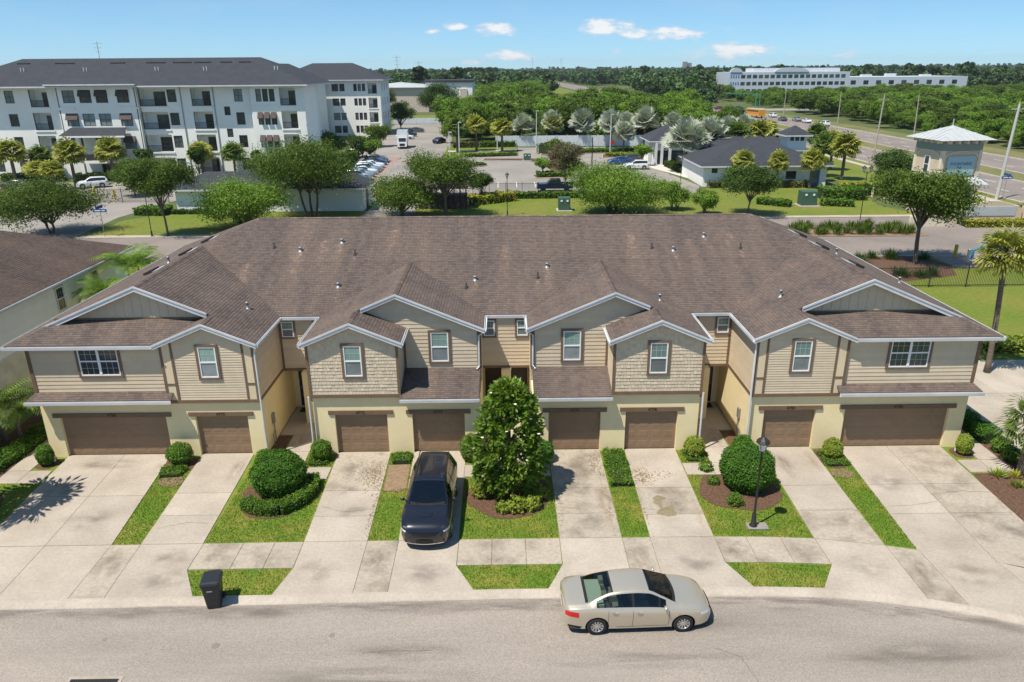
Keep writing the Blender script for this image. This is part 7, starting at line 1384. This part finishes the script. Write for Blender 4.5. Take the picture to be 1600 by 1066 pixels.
# ================================================================ BACKGROUND TREES
def at_(root, x, y, z=ZG, rz=0): root.location = (x, y, z); root.rotation_euler = (0, 0, rz); return root
OAK = [(-23.8, 61.0, 9.3, 14.0, 'wide spreading oak before the white garage building', 'leaf_oak', .36, 3, 1000), (-37.4, 50.6, 9.0, 7.2, 'oak with slim trunk on the left back lawn', 'leaf_oak', .36, 1, 560), (-51.4, 52.5, 5.9, 10.9, 'low broad oak at the left by the entry road', 'leaf_oak', .2, 2, 700), (-30.2, 55, 5.4, 11.0, 'bushy tree just behind the left end of the ridge', 'leaf_bright', .05, 2, 800), (-7.4, 61.4, 7.7, 9.6, 'tree with dark trunk before the mail kiosk', 'leaf_oak', .33, 1, 620), (-12.6, 60.6, 4.6, 9.0, 'low spreading tree left of the mail kiosk', 'leaf_oak', .12, 2, 560), (13.6, 61.8, 5.8, 12.6, 'broad dense rounded tree right of centre behind the ridge', 'leaf_bright', .04, 2, 1200), (29.9, 59.7, 6.1, 7.3, 'small oak before the clubhouse', 'leaf_oak_dark', .3, 1, 520), (37.6, 34.8, 8.7, 8.8, 'large oak in front of the sign tower', 'leaf_oak', .42, 1, 900), (55.6, 75.7, 6.2, 7.4, 'oak left of the sign tower', 'leaf_oak_dark', .2, 1, 480), (-3.2, 70.7, 4.5, 3.2, 'small upright tree right of the mail kiosk', 'leaf_oak_dark', .2, 1, 240), (9.5, 85.5, 7.0, 5.6, 'reddish crape myrtle in the parking island', 'leaf_crepe', .1, 2, 420), (10.5, 104, 6.0, 5.0, 'bushy tree further back on the parking island', 'leaf_oak', .1, 2, 360), (25.6, 109.5, 4.2, 3.0, 'slim young tree before the white crossover', 'leaf_bright', .3, 1, 200), (6.5, 96, 3.1, 2.8, 'small round tree on the near parking island', 'leaf_bright', .4, 1, 160), (-54.2, 79.1, 5.2, 5.6, 'oak beside the sliding gate', 'leaf_oak', .35, 1, 360), (-22.5, 236, 14.2, 14.5, 'big dark oak at the far end of the aisle', 'leaf_oak_dark', .1, 1, 900), (-42.4, 250, 12.5, 8, 'brownish thin tree beside the far apartment end', 'leaf_brown', .15, 1, 300), (21.5, 63.8, 4.0, 4.2, 'low leafy shrub tree right of the dense tree', 'leaf_bright', .05, 2, 260), (25, 60.8, 3.2, 3.4, 'small leafy bush tree before the club path', 'leaf_bright', .05, 1, 200), (-29.5, 128, 4.8, 6, 'dark tree left of the aisle under the apartments', 'leaf_oak_dark', .1, 1, 320), (-34.5, 118, 6.2, 7, 'leafy tree at the corner of the apartment block', 'leaf_oak', .1, 1, 360), (-31.5, 205, 9, 9, 'dark tree by the second apartment block', 'leaf_oak_dark', .1, 1, 380), (-29.8, 150, 5.4, 6.5, 'round tree left of the box truck', 'leaf_oak', .1, 1, 320), (-26.4, 119.6, 4.2, 4.6, 'small bright tree among the parked cars', 'leaf_bright', .3, 1, 260), (-60, 96, 5.6, 3.0, 'slim tree before the apartment entrance', 'leaf_oak_dark', .15, 1, 240), (-50.8, 95, 6.2, 2.6, 'slim conifer-like tree before the apartment windows', 'leaf_oak_dark', .15, 1, 240), (-41.5, 95.5, 5.4, 2.6, 'slim tree before the right apartment bay', 'leaf_oak_dark', .15, 1, 220), (34.8, 80.8, 3.4, 3.0, 'pale leafy shrub against the clubhouse wall', 'leaf_hedge', .05, 1, 220), (50.5, 88, 4.0, 2.6, 'rounded green tree at the clubhouse corner', 'leaf_oak', .05, 1, 220)]
for i, (x, y, h, w, lab, lf, th, st_, nc) in enumerate(OAK):
    near = y < 90; at_(tree('oak_tree' if 'oak' in lab else 'broadleaf_tree', lab, 'tree', h+.15, w, 200+i, lf, th, .20 if w > 8 else .12, int(nc*1.45), 30 if near else 17, .115 if near and w > 5 else (.10 if near else .20), nb=int(9+w*1.2), stems=st_, cr=.42 if w > 6 else .5), x, y)
SAB = [(-80.6, 93.8, 7.4, 2.5, 'sabal palm at the left end before the apartments'), (-77.8, 97, 6.0, 2.0, 'shorter sabal palm second from left before the apartments'), (-68.5, 89.5, 7.7, 2.3, 'tall sabal palm left of the apartment entrance'), (-64.6, 94.3, 7.5, 2.3, 'sabal palm right before the apartment entrance'), (-73.5, 88.5, 4.4, 1.9, 'low yellowing palm before the apartments'), (-69.8, 86, 4.6, 1.8, 'low palm right of the yellowing palm'), (-51.0, 97, 6.6, 2.1, 'sabal palm before the middle apartment balconies'), (-45.5, 97, 6.3, 1.9, 'sabal palm before the right apartment balconies'), (-35.6, 97, 5.6, 1.9, 'sabal palm at the apartment corner'), (-82, 80, 6.5, 1.9, 'sabal palm cropped by the left edge'), (-10.3, 136.3, 7.9, 2.4, 'sabal palm, leftmost before the central woods'), (-6.2, 138.7, 8.2, 2.4, 'sabal palm, middle one before the central woods'), (-.5, 136.8, 7.6, 2.4, 'sabal palm, rightmost before the central woods'), (35.9, 82.4, 5.9, 1.6, 'golden palm at the left clubhouse wall'), (41, 81.8, 5.7, 1.55, 'golden palm at the middle of the clubhouse wall'), (45.6, 80.6, 6.1, 1.7, 'golden palm nearest the clubhouse door'), (41.2, 104.6, 8.6, 2.7, 'tall sabal palm behind the clubhouse roof, leftmost'), (45.2, 104.3, 9.0, 2.3, 'tall sabal palm behind the clubhouse roof, second'), (50.4, 103, 7.2, 2.1, 'sabal palm left of the clubhouse cupola'), (58.6, 112, 7.7, 2.1, 'sabal palm behind the cupola by the road'), (57.0, 100.8, 7.2, 2.0, 'sabal palm right of the cupola'), (54.0, 89.0, 7.9, 2.2, 'sabal palm at the right end of the clubhouse'), (52.2, 93, 7.4, 1.9, 'second sabal palm at the right end of the clubhouse'), (48, 108, 8.2, 2.2, 'sabal palm behind the clubhouse roof, third'), (11.4, 149, 7.4, 2.2, 'green sabal palm among the silver palms')]
spro = [fan_palm('sabal_palm', SAB[k][4], 7.5, 2.3, 300+k, ('leaf_palm', 'leaf_palmgreen', 'leaf_palm', 'leaf_palm')[k], 56, .24, seg=14, width=.075) for k in range(4)]
for i, (x, y, h, rr_, lab) in enumerate(SAB):
    k = 3 if 'golden' in lab or 'yellow' in lab else i % 3; r_ = spro[i] if i < 4 else copy_tree(spro[k]); r_['label'] = lab; r_.location = (x, y, ZG); r_.rotation_euler = (0, 0, i*1.3); r_.scale = (rr_/2.05, rr_/2.05, h/7.5)
BIS = [(4.4, 148.5, 7.4, 2.7, 'silver palm at the left end of the white fence'), (18.2, 148.5, 8.6, 3.2, 'silver palm, second large one along the white fence'), (24.4, 144, 8.4, 2.9, 'silver palm left of the light pole at the fence'), (25.4, 131.5, 6.7, 2.5, 'shorter silver palm before the white fence'), (32.4, 146, 9.0, 3.3, 'largest silver palm along the white fence'), (39.4, 149, 7.6, 2.6, 'silver palm behind the clubhouse entrance'), (31.2, 99.5, 9.2, 4.0, 'big silver palm before the clubhouse, nearest'), (36.5, 104, 9.2, 3.4, 'big silver palm behind the nearest silver palm'), (47.5, 132, 7.6, 3.0, 'silver palm far right by the road'), (11.2, 149.5, 8.2, 2.7, 'silver palm behind the green palm at the fence'), (53.5, 140, 7.4, 2.8, 'silver palm furthest right beyond the clubhouse'), (28.8, 151, 7.6, 2.6, 'silver palm half hidden at the fence')]
bpro = [fan_palm('silver_palm', BIS[k][4], 8.5, 3.2, 330+k, 'leaf_bismarck', 44, .24, droop=.1, seg=21, width=.055, crown_el=(-28, 88)) for k in range(2)]
for i, (x, y, h, rr_, lab) in enumerate(BIS):
    r_ = bpro[i] if i < 2 else copy_tree(bpro[i % 2]); r_['label'] = lab; r_.location = (x, y, ZG); r_.rotation_euler = (0, 0, i*1.7); r_.scale = (rr_/3.2, rr_/3.2, h/8.5)
# hedges and beds
for i, (lab, pts, w, h, lf) in enumerate((('clipped hedge before the white garage building, left end', [(-47, 64.5), (-43, 64)], 2.4, .9, 'leaf_hedge'), ('dark low hedge at the foot of the garage wall', [(-42.5, 64.2), (-34, 64.4)], .8, .5, 'leaf_oak_dark'), ('yellow-green flowering hedge right of the mail kiosk', [(-4.6, 69), (1.0, 72.5)], 2.0, 1.2, 'leaf_yellow'), ('green shrub border along the black picket fence', [(1.5, 74.2), (11, 74.2)], 1.3, .8, 'leaf_hedge'), ('brown-green hedge at the left of the far lawn strip', [(-11.8, 146), (-6, 146.6)], 1.4, 1.3, 'leaf_brown'), ('green clipped hedge right on the far lawn strip', [(-5.6, 146.6), (2.4, 147.2)], 1.4, 1.3, 'leaf_hedge'), ('low shrub bed at the far side of the lot', [(-8, 126.5), (2.4, 128.6)], 1.5, .6, 'leaf_oak'), ('clipped hedge left of the green transformer', [(33.8, 68), (37.2, 65.4)], 1.4, .8, 'leaf_hedge'), ('clipped hedge right of the green transformer', [(41.6, 66.5), (45.4, 65.2)], 1.4, .8, 'leaf_hedge'), ('large clipped hedge before the clubhouse door', [(43.5, 71.5), (49.2, 71)], 3.0, 1.5, 'leaf_hedge'), ('dark hedge right of the large clipped hedge', [(49.5, 75.5), (53.5, 74)], 2.2, 1.2, 'leaf_oak_dark'), ('shrubs along the clubhouse wall', [(31, 82.2), (45.6, 81.8)], 1.2, .9, 'leaf_brown'), ('yellow bed beside the clubhouse corner', [(50, 80.5), (54.5, 80.5)], 1.6, .7, 'leaf_yellow'), ('hedge along the apartment front', [(-72, 96), (-62, 96.5)], 1.6, 1.2, 'leaf_oak_dark'), ('second hedge along the apartment front', [(-84, 96), (-74, 96)], 1.6, 1.2, 'leaf_oak'), ('bright hedge on the path left of the parked cars', [(-29.8, 108), (-31.5, 128)], 2.2, 1.4, 'leaf_bright'), ('low bed on the near parking island', [(5.4, 95.6), (11.2, 96)], 2.4, .8, 'leaf_hedge'), ('low bed on the left parking island', [(-10.2, 109.5), (-3.8, 112.2)], 2, .5, 'leaf_oak'), ('low bed on the island before the fence', [(15, 133), (29.4, 134.6)], 2.6, .8, 'leaf_hedge'), ('hedge along the club path', [(31.4, 92), (30.2, 108)], 1.4, 1.0, 'leaf_oak_dark'), ('shrubs on the island by the light pole', [(21, 125.4), (28.6, 125.4)], 2.4, .7, 'leaf_ixora'), ('yellow flower bed below the entrance wall', [(52, 51.8), (59.5, 51.8)], 1.4, .7, 'leaf_yellow'), ('shrub bank at the right end of the far fence', [(8.6, 131), (11.5, 137)], 3.4, 1.8, 'leaf_oak'), ('ragged shrubs behind the black fence on the right', [(27.5, 33.4), (30.5, 30.5)], 2.2, 1.0, 'leaf_bright'), ('shrub row by the right palm on the lawn edge', [(30, 13.2), (35, 12.4)], 1.6, .8, 'leaf_ixora'))):
    hedge('clipped_hedge' if 'hedge' in lab else 'shrub_bed', lab, pts, w, h, 400+i, 55 if pts[0][1] > 60 else 130, lf, .16 if pts[0][1] > 60 else .11, base=ZG, cat='hedge' if 'hedge' in lab else 'shrubs')
bsheet('median_bed', [(29.5, 47.2), (45.5, 46.9), (45.8, 51.8), (31, 52.6)], 6, 'dirt'); bsheet('mulch_bed', [(27, 29.5), (33, 28.6), (39, 30.5), (40.5, 34), (39.5, 37.6), (27, 37.6)], 17.7, 'mulch')
gp = [(31.5+i*1.15+random.Random(i).uniform(-.2, .2), 48.0+(i % 2)*.4) for i in range(12)]+[(32+i*1.1, 50.6+(i % 3)*.35) for i in range(12)]
for o_ in tufts('ornamental_grass', 'clump of ornamental grass on the boulevard median', gp, 1.1, 500, 'leaf_oak', 'ornamental grasses on the boulevard median', n=120, spread=1.6, w=.035, base=ZG): pass
tufts('ornamental_grass', 'dark grass clump in the mulch behind the black fence', [(34.2, 30.6), (35.6, 30.2), (36.8, 30.6), (33.2, 36.4), (34.6, 37), (36.2, 36.6), (39.2, 36.4), (31.5, 36.8), (32.2, 33.8)], 1.1, 501, 'leaf_oak_dark', 'dark grass clumps behind the black fence', n=130, spread=1.8, w=.04, base=ZG)
# ================================================================ WOODS
def crown_source(name, label, H, Wd, seed, leaf, n, per, ls, nb):
    global NR; NR = np.random.default_rng(seed); bl = rand_blobs(nb, 0, H*.52, Wd/2*.85, H*.36, Wd*.22, seed, .85); C, A, O = crown_pts(bl, n, per, Wd*.05, .4); C[:, 2] = np.maximum(C[:, 2], .1)
    return tag(link(name, leaves(name, C, ls, A, leaf, .6, O)), label, 'tree')
SRC = [crown_source('woodland_tree', 'leafy tree at the front edge of the central woods, left', 11.0, 9.5, 601, 'leaf_wood', 700, 14, .27, 12), crown_source('woodland_tree', 'leafy tree at the front edge of the central woods, middle', 12.0, 8.0, 602, 'leaf_oak', 700, 14, .27, 11), crown_source('woodland_tree', 'leafy tree at the front edge of the central woods, right', 8.0, 9.0, 603, 'leaf_bright', 600, 14, .27, 13)]
for s_, (x, y) in zip(SRC, ((-9, 158), (14, 157), (45, 160))): s_.location = (x, y, ZG)
SRCF = [crown_source('far_tree', 'dark tree on the treeline left of the far road', 9.0, 9.5, 611, 'leaf_woodfar', 90, 7, .95, 9), crown_source('far_tree', 'dark tree on the treeline right of the far road', 10.0, 8.5, 612, 'leaf_woodfar', 90, 7, .95, 8), crown_source('far_tree', 'tall narrow pine-like tree among the far woods', 14, 5.5, 613, 'leaf_woodfar', 80, 7, .9, 8)]
for s_, (x, y) in zip(SRCF, ((40, 640), (105, 640), (150, 700))): s_.location = (x, y, ZG)
def woods(name, label, pts, src, cat='woods'):
    me = bpy.data.meshes.new(name); me.from_pydata([(p[0], p[1], ZG) for p in pts], [], []); r = random.Random(len(pts))
    for an, tp, vals in (('sc', 'FLOAT', [p[2] for p in pts]), ('rt', 'FLOAT', [r.uniform(0, 6.28) for p in pts]), ('ix', 'INT', [p[3] for p in pts])): q = me.attributes.new(an, tp, 'POINT'); q.data.foreach_set('value', vals)
    o = tag(link(name, me), label, cat, kind='stuff'); ng = bpy.data.node_groups.new(name, 'GeometryNodeTree'); ng.interface.new_socket('Geometry', in_out='INPUT', socket_type='NodeSocketGeometry'); ng.interface.new_socket('Geometry', in_out='OUTPUT', socket_type='NodeSocketGeometry'); N, L = ng.nodes, ng.links
    gi = N.new('NodeGroupInput'); go = N.new('NodeGroupOutput'); jn = N.new('GeometryNodeJoinGeometry')
    def at(nm, tp): q = N.new('GeometryNodeInputNamedAttribute'); q.data_type = tp; q.inputs['Name'].default_value = nm; return q.outputs['Attribute']
    cx = N.new('ShaderNodeCombineXYZ'); L.new(at('rt', 'FLOAT'), cx.inputs[2])
    for k, s_ in enumerate(src):
        ip = N.new('GeometryNodeInstanceOnPoints'); oi = N.new('GeometryNodeObjectInfo'); oi.inputs['Object'].default_value = s_; oi.inputs['As Instance'].default_value = True; oi.transform_space = 'ORIGINAL'
        cmp_ = N.new('FunctionNodeCompare'); cmp_.data_type = 'INT'; cmp_.operation = 'EQUAL'; L.new(at('ix', 'INT'), cmp_.inputs[2]); cmp_.inputs[3].default_value = k
        L.new(gi.outputs[0], ip.inputs['Points']); L.new(cmp_.outputs[0], ip.inputs['Selection']); L.new(oi.outputs['Geometry'], ip.inputs['Instance']); L.new(cx.outputs[0], ip.inputs['Rotation']); L.new(at('sc', 'FLOAT'), ip.inputs['Scale']); L.new(ip.outputs[0], jn.inputs[0])
    L.new(jn.outputs[0], go.inputs[0]); md = o.modifiers.new('scatter', 'NODES'); md.node_group = ng; return o
RW = random.Random(9)
def scatter(x0, x1, y0, y1, sp, ok, s0, s1, wts=(.4, .35, .25)):
    out = []; y = y0
    while y < y1:
        x = x0
        while x < x1:
            px, py = x+RW.uniform(-.45, .45)*sp, y+RW.uniform(-.45, .45)*sp
            if ok(px, py): u = RW.random(); out.append((px, py, RW.uniform(s0, s1), 0 if u < wts[0] else 1 if u < wts[0]+wts[1] else 2))
            x += sp
        y += sp*.87
    return out
infr = lambda x, y, m=20: abs(x) < (y+31)*.72+m
def road_x(y): return (62, 108) if y < 290 else (interp([(290, 66), (480, 58), (780, 52), (1250, 36)], y), interp([(290, 108), (480, 94), (780, 83), (1250, 64)], y))
nroad = lambda x, y: not (road_x(y)[0] < x < road_x(y)[1])
woods('woods', 'green woods behind the white fence', scatter(-16, 62, 155, 215, 6.6, lambda x, y: x > -12-(y-150)*.1 and x < 58, .5, 1.1)+scatter(-20, 64, 215, 460, 8.2, lambda x, y: (y > 262 or x > -12) and nroad(x, y) and not (-40 < x < -8 and 240 < y < 365) and not (x > 40 and 270 < y < 315) and not (y > 262 and .05 < x/(y+31) < .17), .45, 1.15), SRC)
woods('woods', 'thicket across the road on the right', scatter(108, 330, 60, 195, 4.8, lambda x, y: infr(x, y) and x > 110+max(0, 3*math.sin(y*.08)), .3, .66)+scatter(114, 400, 190, 300, 6.5, lambda x, y: infr(x, y) and x > 114 and y < 284, .55, .95)+scatter(112, 460, 312, 440, 7.5, lambda x, y: infr(x, y) and x > 118 and not (140 < x < 215 and y > 405), .36, .78), SRC)
woods('woods', 'trees behind the apartment blocks on the left', scatter(-330, -64, 215, 420, 8.5, lambda x, y: infr(x, y), .8, 1.15), SRC)
F = []
y = 365.0
while y < 4200:
    sp = 8+(y-365)*.011; x = -(y+31)*.74
    while x < (y+31)*.74:
        px, py = x+RW.uniform(-.5, .5)*sp, y+RW.uniform(-.5, .5)*sp
        if nroad(px, py) and not (134 < px < 335 and py < 510) and not (-66 < px < -12 and py < 370) and not (-20 < px < 62 and py < 460) and not (px > 108 and py < 440) and not (-160 < px < 20 and 850 < py < 920) and not (py < 760 and .055 < px/(py+31) < .165):
            u = RW.random(); F.append((px, py, (RW.uniform(.5, 1.25) if RW.random() < .82 else RW.uniform(1.2, 1.75))*(1+max(0, y-1200)/9000), 2 if u > .93 or (px > 160 and u > .82) else (0 if u < .5 else 1)))
        x += sp
    y += sp*.8
for (x, y) in [(-40+RW.uniform(-22, 30), 940+RW.uniform(-10, 20)) for _ in range(14)]: F.append((x, y, 1.7, 2))
woods('woods', 'distant wooded plain out to the horizon', F, SRCF)
# ---- haze
b = MB(); b.box(-4500, 4500, -300, 4600, -1.5, 60); hz = b.build('haze', 'white_vinyl'); tag(hz, kind='stuff')
hm = bpy.data.materials.new('haze_air'); hm.use_nodes = True; hn = hm.node_tree; hn.nodes.remove(hn.nodes['Principled BSDF']); pv = hn.nodes.new('ShaderNodeVolumePrincipled'); pv.inputs['Color'].default_value = (.86, .92, 1.0, 1); pv.inputs['Density'].default_value = .00008; pv.inputs['Anisotropy'].default_value = .2; hn.links.new(pv.outputs[0], hn.nodes['Material Output'].inputs['Volume']); hz.data.materials[0] = hm
